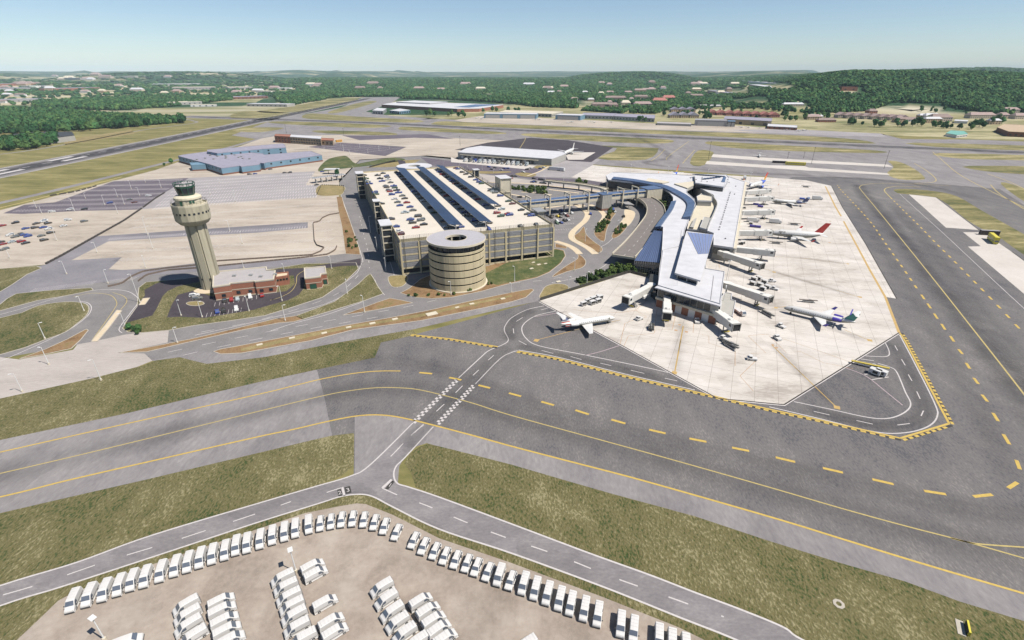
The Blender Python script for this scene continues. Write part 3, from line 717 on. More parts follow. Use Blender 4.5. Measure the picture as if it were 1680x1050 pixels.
# ------------------------------------------------------------------ painted markings
LA = 9                                              # paint level above the slabs
wh, ye, yf, oc, th, bk, pk, st, jt = MB(), MB(), MB(), MB(), MB(), MB(), MB(), MB(), MB()
line(wh, up[:-1] + [(677.5, 694)], .42, 6); line(wh, lo, .42, 6); line(wh, ur, .42, 6)
C1 = [(-260, 1070), (0, 977), (110, 943), (250, 896), (420, 840), (530, 805)]
dashes(wh, [(0, 977.5), (70, 957), (175, 921), (290, 886), (420, 843), (480, 822)], .3, 5.0, 6.2, 6, phase=-4.4 + 5)
wh.ribbon(gpts([(536, 808), (561, 800)]), .3, ZL * 6); wh.ribbon(gpts([(465, 827.5), (500, 818)]), .3, ZL * 6) if 0 else None
dashes(wh, [(688, 825), (713.5, 835), (765, 857), (830, 882), (912, 910), (1000, 945), (1090, 977), (1190, 1013)], .3, 4.0, 6.9, 6)
wh.quad(*[(*gpts([p])[0], ZL * 6) for p in ((559.5, 799.5), (563.3, 798.8), (567, 813.3), (563.5, 814))])
wh.quad(*[(*gpts([p])[0], ZL * 6) for p in ((641, 786), (644.5, 788), (629, 801.5), (625.5, 800))])
wh.ribbon(gpts([(627, 801), (651.4, 812)]), .3, ZL * 6)
for q in (((553, 804), (559.3, 802.2), (561.8, 813.5), (555.5, 814.8)), ((564.8, 799.6), (574.3, 797.4), (577, 808.6), (567.3, 811)), ((643.6, 788), (647.2, 790.4), (637, 803.4), (631.5, 801.8))):
    bk.quad(*[(*gpts([p])[0], ZL * 6) for p in q])
# road crossing the taxiway
wl = [(677.5, 694), (751, 622.5)]; wr = [(717.5, 696), (777.5, 632.5)]
def checker(a, b, wd=.9, n=26):
    a, b = Vector(gpts([a])[0]), Vector(gpts([b])[0]); d = (b - a) / n; nn = Vector((-d.y, d.x)).normalized()
    for i in range(n):
        s_ = .5 if i % 2 else -.5
        p = a + d * i; q = p + d
        m0 = nn * (wd * (s_ - .5) * 1.0); m1 = nn * (wd * (s_ + .5))
        wh.quad((*(p + m0), ZL * LA), (*(q + m0), ZL * LA), (*(q + m1), ZL * LA), (*(p + m1), ZL * LA))
checker(*wl); checker(*wr)
line(wh, [(752.5, 620), (787.5, 587.5), (802.5, 575), (825, 565.5), (834, 557.5), (827.5, 542.5), (830, 532.5), (840, 521), (865, 508), (892.5, 502)], .42, 6)
line(wh, [(780, 630), (820, 589), (840, 578), (850, 575.5)], .42, 6)
dashes(wh, [(642, 748), (680, 709), (697, 697)], .3, 6, 4, 6)
for a, b in (((641, 749), (656, 734)), ((680, 710), (695, 696)), ((716, 675), (729, 663)), ((747.5, 644.5), (759, 633)), ((776, 616), (785.5, 607)), ((801, 591), (810, 583)), ((847, 527.5), (857.5, 521)), ((851, 559), (864, 566)), ((888.7, 575), (907.5, 580)), ((936, 585), (954, 590)), ((985, 596), (1003, 600)), ((1035, 607.6), (1057, 612.8)), ((1090.5, 620.6), (1111, 625)), ((887.5, 508.7), (900, 505)), ((842, 539), (843, 547)),
             ((1335, 675), (1361, 681)), ((1405, 690), (1432, 696)), ((1472, 697.5), (1492.5, 695)), ((1511, 682.5), (1515, 674)), ((1504, 642.5), (1509.5, 654.5)), ((1490, 614.5), (1496, 625)), ((1479, 589.5), (1485, 599.5)), ((1468, 567), (1472.5, 575))):
    wh.ribbon(gpts([a, b]), .32, ZL * LA)
line(wh, [(851, 574.5), (915, 586), (1020, 612.5), (1140, 640)], .42, LA)
line(wh, [(915, 510), (892, 514.6), (877, 519), (862, 529), (856, 540), (863, 555), (885, 567.5), (960, 582.5), (1055, 602), (1096, 611.2)], .42, 6)
line(wh, [(1262, 667.5), (1345, 687), (1435, 708.5), (1485, 710), (1522, 700), (1537.5, 683), (1532.5, 660), (1500, 595), (1476, 549.5)], .42, 6)
line(wh, [(1302.5, 659), (1360, 671), (1425, 685), (1460, 686), (1485, 676), (1494, 662.5), (1485, 642.5), (1472, 612), (1462, 603), (1440, 596)], .42, 6)
line(wh, [(1452.5, 562.5), (1459, 578), (1453, 585), (1420, 584)], .38, 6)
for a, b in (((1418, 614.5), (1432, 612.5)), ((1430, 623), (1458, 618.5)), ((1412, 589), (1434, 592))): wh.ribbon(gpts([a, b]), .4, ZL * 6)
pk_ = [[(875, 520), (905, 515), (930, 511)], [(960, 583), (985, 577), (1016, 567)], [(1388, 604), (1410, 612), (1428, 622), (1455, 644), (1481, 665)]]
for p in pk_: line(pk, p, .4, 6)
# taxiway yellow lines
E1 = [(-260, 800), (0, 742), (200, 697), (420, 648), (482, 633), (532, 621), (582, 612.5), (620, 609), (657, 608.8)]
line(ye, E1, .55, LA)
for a, b in (((688, 611.3), (709, 613.3)), ((737, 619.5), (757, 623.5)), ((785, 632), (804, 636.8)), ((835, 645), (855, 650.5)), ((888, 659), (909, 665)), ((944, 673), (966, 680)), ((1003, 688.5), (1026, 695)), ((1065, 705), (1092, 711.2)), ((1131, 719.5), (1159, 725)), ((1201, 734.5), (1229, 740)), ((1272.5, 750.5), (1304.5, 758)), ((1350, 768), (1383, 775.5)), ((1431, 786.5), (1466, 794.5)), ((1516, 805.5), (1552, 811)), ((1597, 814.8), (1628, 811.5)), ((1654, 801), (1669, 791.5)), ((1673, 770), (1667.5, 755)), ((1656, 729), (1646, 712.5)), ((1637.5, 691), (1629, 677.5)), ((1620, 659), (1611, 647.5)), ((1605, 630), (1597.5, 620)), ((1591, 605), (1585, 595.5)), ((1579, 581), (1572.5, 573)), ((1565, 560.5), (1559, 551.5)), ((1550.5, 541), (1544.5, 531.5)), ((1538, 523), (1532.5, 514.5)), ((1527, 506), (1521.5, 498)), ((1516.5, 491), (1511.5, 483.5))):
    ye.ribbon(gpts([a, b]), .95, ZL * LA)
per = (G(1547.5, 536) - G(1535.5, 518.5)).length
dashes(ye, [(1504, 473), (1487, 448), (1472, 426.5), (1458.5, 407.5), (1447, 391), (1432, 369), (1420, 355), (1400, 333), (1380, 312), (1374, 304)], .95, 4.5, per - 4.5, LA)
dashes(ye, [(1672, 539), (1635, 499.5), (1594.5, 458), (1562, 425), (1534.5, 398), (1511, 373.5), (1481, 344), (1462, 325)], .95, 4.5, per - 4.5, LA)
line(yf, [(1462, 325), (1454, 317), (1451, 312), (1456, 308), (1475, 305.5), (1510, 307)], .8, LA)
CL = [(-260, 835), (0, 777), (200, 730), (420, 676), (532, 649), (582, 640), (620, 636.2), (657.5, 636.5), (695, 641), (770, 660), (840, 682), (1020, 731.4), (1123, 760), (1260, 799), (1385, 835.5), (1485, 863), (1572, 885.5), (1680, 916), (1900, 980)]
line(yf, CL, .42, LA); line(yf, [(1560, 883), (1585, 889), (1610, 893), (1680, 898), (1800, 905)], .42, LA)
line(ye, [(-260, 870), (0, 815.5), (112, 788), (260, 754), (420, 717.5), (482, 704.5), (540, 691), (582.5, 683), (615, 680.8), (645, 683), (680, 690), (720, 700), (777, 715), (840, 732.5), (930, 756), (1052.5, 788), (1260, 847.2), (1385, 885.5), (1510, 924), (1680, 974), (1900, 1038)], .6, LA)
line(yf, [(1900, 900), (1790, 800), (1720, 700), (1680, 647), (1612, 560), (1510, 431), (1436, 340), (1412, 311), (1411, 306), (1418, 303), (1440, 301), (1500, 302), (1560, 305)], .6, LA)
line(wh, [(1760, 570), (1680, 506), (1550, 385), (1500, 340), (1476, 318)], .3, 6)
for p in ([(1093, 262.5), (1098, 255), (1130, 232)], [(1068, 264), (1080, 256), (1091, 245)], [(1120, 268), (1125, 262), (1140, 246)], [(1530, 249), (1545, 262), (1580, 290), (1680, 340), (1760, 380)], [(1500, 268), (1520, 280), (1535, 293), (1530, 299), (1500, 301)], [(1620, 285), (1660, 300), (1700, 320)], [(1625, 303), (1640, 318), (1680, 343)], [(840, 262), (860, 232), (862, 226)]):
    line(yf, p, .8, 6)
wear([(1411, 303), (1412, 311), (1436, 340), (1510, 431), (1612, 560), (1680, 647), (1790, 800), (1900, 920)], 17, 8, .42)
wear([(-260, 835), (0, 777), (200, 730), (420, 676), (532, 649), (620, 636), (695, 641), (770, 660), (840, 682), (1020, 731), (1260, 799), (1485, 863), (1680, 916), (1900, 980)], 15, 8, .25)
wear([(1040, 222), (1098, 255), (1060, 268), (1200, 282), (1340, 289), (1500, 302), (1620, 330)], 14, 8, .3)
wear([(660, 735), (700, 695), (760, 640), (810, 590), (835, 566)], 9, 8, .35)
wear([(838, 560), (836, 540), (850, 520), (880, 508)], 8, 8, .3)
wear([(849, 565), (900, 580), (1020, 606), (1110, 628)], 8, 8, .35)
wear([(1310, 668), (1440, 698), (1500, 690), (1514, 665), (1485, 600), (1465, 560)], 8, 8, .35)
for a, b in (((1107, 611), (1121, 520)), ((1372, 668), (1262, 560)), ((1020, 523), (940, 545)), ((1425, 560), (1270, 505)), ((1408, 487), (1250, 440)), ((1391, 433), (1250, 415)), ((1361, 398), (1262, 380)), ((1362, 363), (1266, 345)), ((1340, 338), (1262, 322)), ((1290, 475), (1205, 450))): wear([a, tuple((Vector(a) + Vector(b)) / 2), b], 6, 9, .2)
wear([(560, 590), (700, 600), (900, 672), (1120, 730), (1360, 785), (1560, 830), (1800, 860)], 12, 8, .2)
wear([(1460, 330), (1520, 400), (1600, 500), (1680, 600), (1760, 700)], 12, 8, .2)
wear([(1400, 330), (1450, 410), (1520, 520), (1600, 660), (1660, 800)], 10, 8, .16)
# apron boundary lines, solid with a dashed outer band
for p in ([(675, 549), (740, 556), (817, 569)], [(849, 576), (915, 588), (1020, 615), (1172, 650), (1260, 671), (1340, 688), (1477, 719)], [(1477, 719), (1557, 695)], [(1557, 695), (1485, 560), (1476, 546)]):
    q = gpts(p)
    mb_ = ye; mb_.ribbon(q, .7, ZL * LA)
    L2 = []
    for i in range(len(q)):
        a = Vector(q[max(i - 1, 0)]); b = Vector(q[min(i + 1, len(q) - 1)]); d = (b - a).normalized()
        nn = Vector((d.y, -d.x)); L2.append(tuple(Vector(q[i]) + nn * (.95)))
    bk.ribbon(L2, .9, ZL * (LA - 1))
    rs = resample(L2, .5)
    for i in range(0, len(rs) - 4, 5):
        if rs[i + 3] is not None: mb_.ribbon([tuple(rs[i]), tuple(rs[i + 3])], .85, ZL * LA)
line(oc, [(1475, 546), (1452.5, 487.5), (1427, 443), (1404, 400), (1384, 363)], 1.1, LA, smooth=False)
line(oc, [(1380, 355), (1371, 340), (1354, 305.5)], 1.2, LA, smooth=False)
# stand lead-in lines and marks
for p in ([(1121, 535), (1107, 611)],): line(oc, p, .5, LA, smooth=False)
for p in ([(1266, 566), (1372, 668)],): line(oc, p, .4, LA, smooth=False)
for p in ([(880, 558), (950, 540), (1018, 525)], [(1267, 506), (1290, 503)], [(1385, 541), (1425, 558)], [(1250, 440), (1300, 455), (1408, 487)], [(1262, 420), (1330, 425), (1390, 433)]): line(oc, p, .3, LA, smooth=False)
for c, s_ in (((880, 558.5), 2.2), ((1106.5, 611.5), 2.0), ((1373, 668.5), 2.0), ((1427, 558.5), 2.0), ((1411, 487.5), 1.8), ((1270, 446.5), 1.8), ((1391, 433), 1.5), ((1361, 398), 1.4), ((1362, 363), 1.4), ((1109, 542), 1.4), ((1126, 544.5), 1.4), ((1115, 533), 1.2), ((1273, 505), 1.6), ((1268, 566), 1.2), ((1274, 570.5), 1.2)):
    g = G(*c); (oc if s_ > 1.45 else th).box((g.x, g.y, ZL * LA - .001), (s_, s_ * .9, .004), ang)
for p in ([(1064, 490), (1043, 509), (1061, 520), (1034, 527), (1025, 531), (1017, 566)], [(1043, 509), (1020, 513), (975, 512), (940, 508)], [(1078, 508), (1073, 541), (1103, 541), (1109, 513), (1140, 517)], [(1075, 541), (1073, 547), (1031, 551), (1023, 569)], [(1139, 517), (1137, 546), (1163, 551), (1163, 563), (1206, 577)], [(1206, 577), (1206, 600)], [(1227, 551), (1256, 579), (1232, 580)], [(1242, 590), (1214, 617), (1236, 642)], [(1262, 551), (1290, 579), (1314, 577), (1350, 595), (1400, 605)], [(1276, 553), (1330, 571), (1400, 596)], [(1262, 548), (1228, 551)], [(1180, 440), (1178, 405)]):
    line(th, p, .2, LA, smooth=False)
# dark expansion joint and kerb along the apron edges
for p in ([(884, 494), (1026, 570), (1172, 651), (1180, 654), (1286.5, 664), (1475, 546)], [(1364, 305), (1382, 340), (1420, 400), (1471, 490)], [(1536, 324), (1606, 377.5)], [(1660, 413), (1780, 500)]):
    line(jt, p, .5, LA + 1, smooth=False)
line(st, [(884, 495), (1026, 571.2), (1172, 652.2), (1180, 655.4), (1286.5, 665.5), (1475, 547.5)], .5, 6, smooth=False)
# landside lane lines
for p in ([(0, 690), (1, 691)],): pass
for p in ([(606, 452), (603, 462), (560, 487), (520, 503), (434, 524), (380, 537), (320, 550)], [(615, 459), (621, 472), (631, 484)], [(593, 432), (586, 447), (568, 462)], [(558, 315), (563, 330), (592, 415), (593, 430)], [(620, 380), (640, 430), (652, 472)], [(641, 529), (600, 522), (560, 525), (500, 537), (444, 543)] if 0 else [(596, 495), (560, 508), (530, 518), (480, 531), (444, 543)], [(985, 405), (1000, 396), (1030, 365), (1040, 352)], [(998, 430), (990, 437), (970, 448), (940, 457), (905, 464)], [(200, 546), (196, 538), (215, 512), (227, 495), (222, 485), (205, 477), (170, 475), (130, 480), (90, 490), (30, 508), (0, 516)], [(0, 593), (30, 580), (75, 560), (115, 540), (143, 519), (150, 505), (144, 497), (130, 494)]):
    line(st, p, .3, 6)
dashes(st, [(330, 545), (400, 531), (440, 521), (500, 503), (560, 478), (594, 445)], .25, 5, 7, 6)
dashes(st, [(275, 578), (380, 556), (500, 533), (620, 512), (700, 496), (800, 470), (880, 461), (940, 452)], .25, 5, 7, 6)
dashes(st, [(300, 583), (380, 565), (500, 541), (620, 520), (640, 515)], .25, 5, 7, 6)
dashes(st, [(590, 355), (597, 385), (603, 410), (606, 440)], .25, 4, 8, 6)
line(yf, [(120, 487), (150, 481), (180, 484), (191, 495), (187, 508), (150, 560)], .3, 6)
line(yf, [(185, 480), (203, 486), (208, 495), (198, 508)], .3, 6)
for p in ([(503, 442), (488, 452), (486, 465), (478, 478), (460, 488), (443, 493)],): line(yf, p, .3, 24)
# parking stall marks: thin painted lines in every lot
def stalls(a, b, n, ln, dirpx, wd=.14, lvl=6, mb=None):
    mb = st if mb is None else mb
    A, B = Vector(gpts([a])[0]), Vector(gpts([b])[0]); D = Vector(gpts([dirpx])[0]) - A; D = D.normalized() * ln
    for i in range(n + 1):
        p = A + (B - A) * i / n; mb.ribbon([tuple(p), tuple(p + D)], wd, ZL * lvl)
stalls((352, 503), (421, 491), 9, 5, (354, 494), lvl=24); stalls((338, 521), (395, 512), 8, 5, (341, 512), lvl=24)
stalls((178, 394), (300, 386.5), 30, 5.5, (184, 388), wd=.3); stalls((300, 386.5), (500, 374.5), 44, 5.5, (308, 379), wd=.3)
stalls((48, 480), (150, 467), 24, 6, (56, 475)); stalls((170, 466), (215, 460), 12, 6, (180, 461))
for k in range(9):
    f = k / 8
    stalls((250 - 12 * f + 60 * f, 340 - 44 * f + 4), (512 + 6 * (1 - f), 324 - 38 * f), 52, 8, (266 + 48 * f, 334 - 44 * f), lvl=5, wd=.6)
for k in range(7):
    f = k / 6
    stalls((20 + 160 * f, 348 - 50 * f), (225 + 70 * f, 342 - 46 * f), 40, 8, (34 + 160 * f, 343 - 50 * f), lvl=6, wd=.42)
for k in range(6):
    f = k / 5
    stalls((180 + 40 * f, 430 - 68 * f), (540 - 5 * f, 410 - 75 * f), 56, 7, (192 + 40 * f, 426 - 68 * f), lvl=5, wd=.34)
for k in range(6):
    f = k / 5
    stalls((505 + 80 * f, 240 + 12 * f), (575 + 80 * f, 236 + 7 * f), 26, 5, (513 + 80 * f, 238 + 12 * f), lvl=7, wd=.4)
for k in range(4): stalls((890, 352 + 9 * k), (940, 350 + 9 * k), 18, 4.5, (893, 348 + 9 * k), lvl=6)
for mb, nm, mt in ((wh, 'white_markings', M_WHITE), (ye, 'yellow_markings', M_YEL), (yf, 'faded_yellow_markings', M_YELF), (oc, 'ochre_markings', M_OCHRE), (th, 'worn_markings', M_THIN), (bk, 'black_markings', M_BLACKP), (pk, 'pink_markings', M_PINK), (st, 'pale_markings', M_STALL), (jt, 'expansion_joint', M_JOINT)):
    mb.build(nm, mt, None, 'structure')
# numerals on the two black panels of the perimeter road and the bar on the third
def painted_text(s, c, up_px, size, mat, lvl, name='painted_text'):
    cu = bpy.data.curves.new(name, 'FONT'); cu.body = s; cu.size = size; cu.align_x = 'CENTER'; cu.align_y = 'CENTER'; cu.materials.append(mat)
    tmp = bpy.data.objects.new(name, cu); o = bpy.data.objects.new(name, bpy.data.meshes.new_from_object(tmp)); bpy.data.objects.remove(tmp); col.objects.link(o)
    g = G(*c); h = G(*up_px) - g
    o.location = (g.x, g.y, ZL * lvl); o.rotation_euler = (0, 0, math.atan2(h.y, h.x) - math.pi / 2); o['kind'] = 'structure'
    return o
painted_text('2', (557.3, 808.7), (555.2, 799), 1.9, M_WHITE, 7, 'painted_numeral')
painted_text('3', (570.8, 804.2), (568.2, 795), 2.1, M_WHITE, 7, 'painted_numeral')
painted_text('1', (640, 796), (645.5, 788), 1.9, M_WHITE, 7, 'painted_numeral')
# ================================================================== building materials
M_CREAM = plain('precast_concrete', (.4, .345, .225), .85, var=.16, scale=.5, bump=.15, streak=1)
M_CREAML = plain('pale_precast', (.46, .415, .325), .85, var=.08, scale=.3)
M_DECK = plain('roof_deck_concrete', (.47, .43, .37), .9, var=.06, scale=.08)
M_DIM = plain('interior_shade_concrete', (.1, .095, .085), .95, var=.1)  # concrete coloured dark, interior shade put into the colour
M_SCREEN = plain('metal_screen', (.27, .275, .295), .6, .2, var=.1, scale=2.5, vary_obj=.05)
M_STEEL = plain('dark_steel', (.06, .058, .05), .55, .5)
M_GALV = plain('galvanised_steel', (.34, .34, .33), .5, .4)
M_BLUEPV = plain('blue_solar_glass', (.017, .032, .07), .45, 0, var=.12, scale=.3, vary_obj=.12)
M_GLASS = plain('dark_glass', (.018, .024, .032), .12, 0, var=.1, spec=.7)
M_GLASSB = plain('blue_glass', (.06, .11, .2), .15, 0, var=.3, scale=1.2, spec=.7)
M_WROOF = plain('white_membrane_roof', (.43, .43, .445), .75, var=.1, scale=.14)
M_WALLG = plain('grey_wall_panel', (.3, .29, .265), .8, var=.08, scale=.3)
M_BRICKW = plain('brown_brick', (.16, .07, .045), .9, var=.15, scale=1.2)
M_BRICK = plain('red_brick', (.25, .105, .065), .9, var=.15, scale=1.4)
M_BLUER = plain('blue_metal_roof', (.105, .14, .25), .4, .3, var=.1, scale=.4, vary_obj=.1)
M_BLUESTR = plain('blue_roof_glazing', (.085, .125, .215), .35, .2, var=.12, scale=.5, vary_obj=.12)
M_DGREEN = plain('dark_green_metal', (.022, .08, .052), .5, .2)
M_TOWER = plain('tower_concrete', (.31, .285, .21), .9, var=.2, scale=.6, bump=.2, streak=1)
M_TOWERP = plain('tower_cap_concrete', (.46, .42, .32), .9, var=.08, scale=.3)
M_ROOFG = plain('grey_gravel_roof', (.3, .28, .28), .95, var=.08, scale=.5)
M_ROOFP = plain('purple_grey_roof', (.22, .21, .26), .9, var=.14, scale=.15)
M_WAREB = plain('blue_metal_siding', (.13, .22, .29), .6, .1, var=.08, scale=.2)
M_WHITEP = plain('white_enamel', (.55, .545, .53), .4, var=.05, scale=1)
M_BLACK = plain('black_rubber', (.012, .012, .012), .8)
M_GALVD = plain('weathered_metal_roof', (.28, .27, .27), .6, .2, var=.15, scale=.4)

def out_ccw(p):
    a = sum(p[i][0] * p[(i + 1) % len(p)][1] - p[(i + 1) % len(p)][0] * p[i][1] for i in range(len(p)))
    return p if a > 0 else p[::-1]
def inset(p, d):
    p = out_ccw(p); n = len(p); out = []
    for i in range(n):
        a, b, c = Vector(p[i - 1]), Vector(p[i]), Vector(p[(i + 1) % n])
        e1 = (b - a).normalized(); e2 = (c - b).normalized()
        n1 = Vector((-e1.y, e1.x)); n2 = Vector((-e2.y, e2.x)); m = n1 + n2
        m = m / max(.3, m.dot(n1)) if m.length > 1e-6 else n1
        out.append((b.x + m.x * d, b.y + m.y * d))
    return out
def walls(mb, p, z0, z1, t=.0, mi=0): mb.prism(p, z0, z1, mi, cap=False)
def parapet(mb, p, z0, z1, t=.35, mi=0):
    """a wall of real thickness standing along the outline"""
    q = inset(p, t); p = out_ccw(p); n = len(p)
    for i in range(n):
        j = (i + 1) % n
        mb.add([(*p[i], z0), (*p[j], z0), (*q[j], z0), (*q[i], z0), (*p[i], z1), (*p[j], z1), (*q[j], z1), (*q[i], z1)],
               [(0, 1, 5, 4), (4, 5, 6, 7), (2, 3, 7, 6)], mi)

WMESH = {}
def window(parent, a, b, t, z, w_, h_, mat, name='window', out=.05, d=.12, sill=True):
    """one framed window standing a little proud of the wall a->b at fraction t"""
    a, b = Vector(a[:2]), Vector(b[:2]); p = a.lerp(b, t); e = (b - a).normalized(); nn = Vector((e.y, -e.x))
    key = (round(w_, 2), round(h_, 2), mat.name, d)
    if key not in WMESH:
        mb = MB(); fr = .12
        mb.box((0, 0, 0), (w_, d, h_), 0, 0)
        for s in (-1, 1):
            mb.box((s * (w_ / 2 + fr / 2), 0, 0), (fr, d + .1, h_ + 2 * fr), 0, 1)
            mb.box((0, 0, s * (h_ / 2 + fr / 2)), (w_, d + .1, fr), 0, 1)
        WMESH[key] = mb.mesh(name, [mat, M_STEEL])
    return link(name, WMESH[key], parent, None, (p.x + nn.x * out, p.y + nn.y * out, z), math.atan2(e.y, e.x))

def simple_building(name, label, cat, pts, h, wall, roof, par=.6, wins=(), group=None, base=None, z0=0.0, ridge=None):
    pts = out_ccw(pts)
    c = (sum(p[0] for p in pts) / len(pts), sum(p[1] for p in pts) / len(pts))
    L_ = [(p[0] - c[0], p[1] - c[1]) for p in pts]
    t = thing(name, label, cat, (c[0], c[1], z0), 0, group)
    mb = MB(); mb.prism(L_, -3 if z0 > 1 else 0, h, 0, cap=False)
    mb.build('wall', wall, t)
    rb = MB(); rb.prism(inset(L_, -.02 if par else -.3), h - .15, h, 0); rb.build('roof', roof, t)
    if par:
        pb = MB(); parapet(pb, inset(L_, -.06), h - .3, h + par); pb.build('parapet', wall if par > .5 else roof, t)
    if base:
        bb = MB(); bb.prism(inset(L_, -.08), 0, base[0], 0, cap=True); bb.build('plinth', base[1], t)
    for (e, n, z, w_, h_, mat) in wins:
        a, b = L_[e], L_[(e + 1) % len(L_)]
        for k in range(n): window(t, a, b, (k + .5) / n, z, w_, h_, mat)
    return t, L_

# ================================================================== parking garage (local frame: x along the near face, y away)
GO, GR_ = Vector((-60, 260)), R(20)
GW, GL, GH = 90.0, 219.0, 19.2
def GLP(x, y): return GO.x + x * math.cos(GR_) - y * math.sin(GR_), GO.y + x * math.sin(GR_) + y * math.cos(GR_)
gar = thing('parking_garage', 'long multi-storey parking garage with cars and blue solar canopies on its pale roof', 'parking garage', (GO.x, GO.y, 0), GR_)
LV = [0, 3.9, 7.7, 11.5, 15.3, 19.2]
for z in LV[1:-1]:
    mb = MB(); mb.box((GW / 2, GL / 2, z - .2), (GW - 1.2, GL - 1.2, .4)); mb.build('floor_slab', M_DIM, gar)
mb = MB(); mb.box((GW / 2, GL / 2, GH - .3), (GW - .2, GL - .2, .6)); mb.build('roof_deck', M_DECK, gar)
mb = MB(); mb.box((GW / 2, GL / 2, GH / 2 - .4), (GW - 12, GL - 12, GH - .9)); mb.build('shade_core', M_DIM, gar)  # solid block added inside, painted dark as the shaded interior
mb = MB()
p = [(0, 0), (GW, 0), (GW, GL), (0, GL)]
parapet(mb, p, GH - .8, GH + 1.05, .3)
mb.build('parapet', M_CREAM, gar)
# façade frame: columns, spandrel beams, screens per bay
def frame_side(a, b, n, screens=True):
    a, b = Vector(a), Vector(b); L_ = (b - a).length; e = (b - a) / L_; nn = Vector((e.y, -e.x)); rz = math.atan2(e.y, e.x)
    bay = L_ / n
    cm = MB(); cm.box((0, 0, (GH - .8) / 2), (.9, .9, GH - .8)); cme = cm.mesh('column', M_CREAM)
    for i in range(n + 1):
        q = a + e * (bay * i); link('column', cme, gar, None, (q.x + nn.x * .12, q.y + nn.y * .12, 0), rz)
    bm_ = MB(); bm_.box((0, 0, 0), (bay - .92, .5, .85)); bme = bm_.mesh('spandrel_beam', M_CREAM)
    sm_ = MB()
    sm_.box((0, 0, 0), (bay - .95, .1, 2.75), 0, 0)
    k = max(4, int(bay / .75))
    for j in range(k + 1): sm_.box((-bay / 2 + .5 + j * (bay - 1.0) / k, -.1, 0), (.16, .12, 2.75), 0, 1)
    sm_.box((0, -.1, .45), (bay - .95, .12, .09), 0, 1); sm_.box((0, -.1, -.5), (bay - .95, .12, .09), 0, 1)
    sme = sm_.mesh('screen_panel', [M_SCREEN, M_GALVD])
    for i in range(n):
        q = a + e * (bay * (i + .5))
        for li in range(1, 6):
            if li < 5: link('spandrel_beam', bme, gar, None, (q.x, q.y, LV[li] - .1), rz)
            if screens and li > 1: link('screen_panel', sme, gar, None, (q.x + nn.x * .05, q.y + nn.y * .05, (LV[li - 1] + LV[li]) / 2 - .1), rz)
        link('spandrel_beam', bme, gar, None, (q.x, q.y, .42), rz)
frame_side((0, 0), (GW, 0), 9)
frame_side((0, GL), (0, 0), 20)
frame_side((GW, 0), (GW, GL), 20, False)
frame_side((GW, GL), (0, GL), 9, False)
# tall thin poles and the cable fence along the roof edge
mb = MB(); mb.tube((0, 0, 0), (0, 0, GH + 3.0), .13, n=6); pm = mb.mesh('fence_pole', M_STEEL)
edge = [(x, -.75, 0) for x in [2 + i * 8.6 for i in range(11)]] + [(GW + .75, y, 0) for y in [0.5 + 14.5 * i for i in range(15)]]
for q in edge: link('fence_pole', pm, gar, None, q)
cb = MB()
for z in (GH + 1.5, GH + 2.0, GH + 2.5, GH + 2.95):
    cb.box((GW / 2, -.75, z), (GW, .05, .05)); cb.box((GW + .75, GL / 2 - 6, z), (.05, GL - 12, .05))
for i in range(90): cb.box((i + .5, -.75, GH + 1.9), (.05, .05, 2.1))
for i in range(100): cb.box((GW + .75, i * 2 + .5, GH + 1.9), (.05, .05, 2.1))
cb.build('cable_fence', M_STEEL, gar, 'stuff')
# solar canopies
def canopy(x0, wd, y0, y1, lab):
    t = thing('solar_canopy', lab, 'solar canopy', (*GLP(x0, y0), GH), GR_, 'solar canopies on the garage roof')
    L_ = y1 - y0; n = int(L_ / 9)
    zl, zr = 4.3, 3.1
    pmb = MB(); s = L_ / n; hw = wd / 2
    pmb.add([(-hw, .05, zl), (0, .05, (zl + zr) / 2), (0, s - .05, (zl + zr) / 2), (-hw, s - .05, zl)] + [(-hw, .05, zl - .1), (0, .05, (zl + zr) / 2 - .1), (0, s - .05, (zl + zr) / 2 - .1), (-hw, s - .05, zl - .1)], [(0, 1, 2, 3), (7, 6, 5, 4), (0, 4, 5, 1), (1, 5, 6, 2), (2, 6, 7, 3), (3, 7, 4, 0)])
    me1 = pmb.mesh('solar_panel', M_BLUEPV)
    pmb = MB()
    pmb.add([(.05, .05, (zl + zr) / 2 - .01), (hw, .05, zr), (hw, s - .05, zr), (.05, s - .05, (zl + zr) / 2 - .01)] + [(.05, .05, (zl + zr) / 2 - .11), (hw, .05, zr - .1), (hw, s - .05, zr - .1), (.05, s - .05, (zl + zr) / 2 - .11)], [(0, 1, 2, 3), (7, 6, 5, 4), (0, 4, 5, 1), (1, 5, 6, 2), (2, 6, 7, 3), (3, 7, 4, 0)])
    me2 = pmb.mesh('solar_panel', M_BLUEPV)
    for i in range(n):
        link('solar_panel', me1, t, None, (0, i * s, 0)); link('solar_panel', me2, t, None, (0, i * s, 0))
    fm = MB()
    for xx, zz in ((-hw + .3, zl - .28), (0, (zl + zr) / 2 - .3), (hw - .3, zr - .25)): fm.box((xx, L_ / 2, zz), (.22, L_, .3))
    fm.build('beam', M_GALV, t)
    pm_ = MB(); pm_.box((0, 0, 1.7), (.35, .35, 3.4)); pm_.tube((0, 0, 2.6), (-hw + .6, 0, zl - .4), .1, n=5); pm_.tube((0, 0, 2.4), (hw - .6, 0, zr - .4), .1, n=5)
    pme = pm_.mesh('post', M_GALV)
    for i in range(n + 1): link('post', pme, t, None, (0, min(i * s, L_ - .2) + .1, 0))
    return t
canopy(33.2, 8.2, 9, 213, 'blue solar canopy nearest the left edge of the garage roof, with a bend half way')
canopy(51.2, 7.6, 10, 213, 'blue solar canopy in the middle of the three on the garage roof')
canopy(69.6, 6.8, 49, 214, 'shortest blue solar canopy, nearest the right edge of the garage roof')

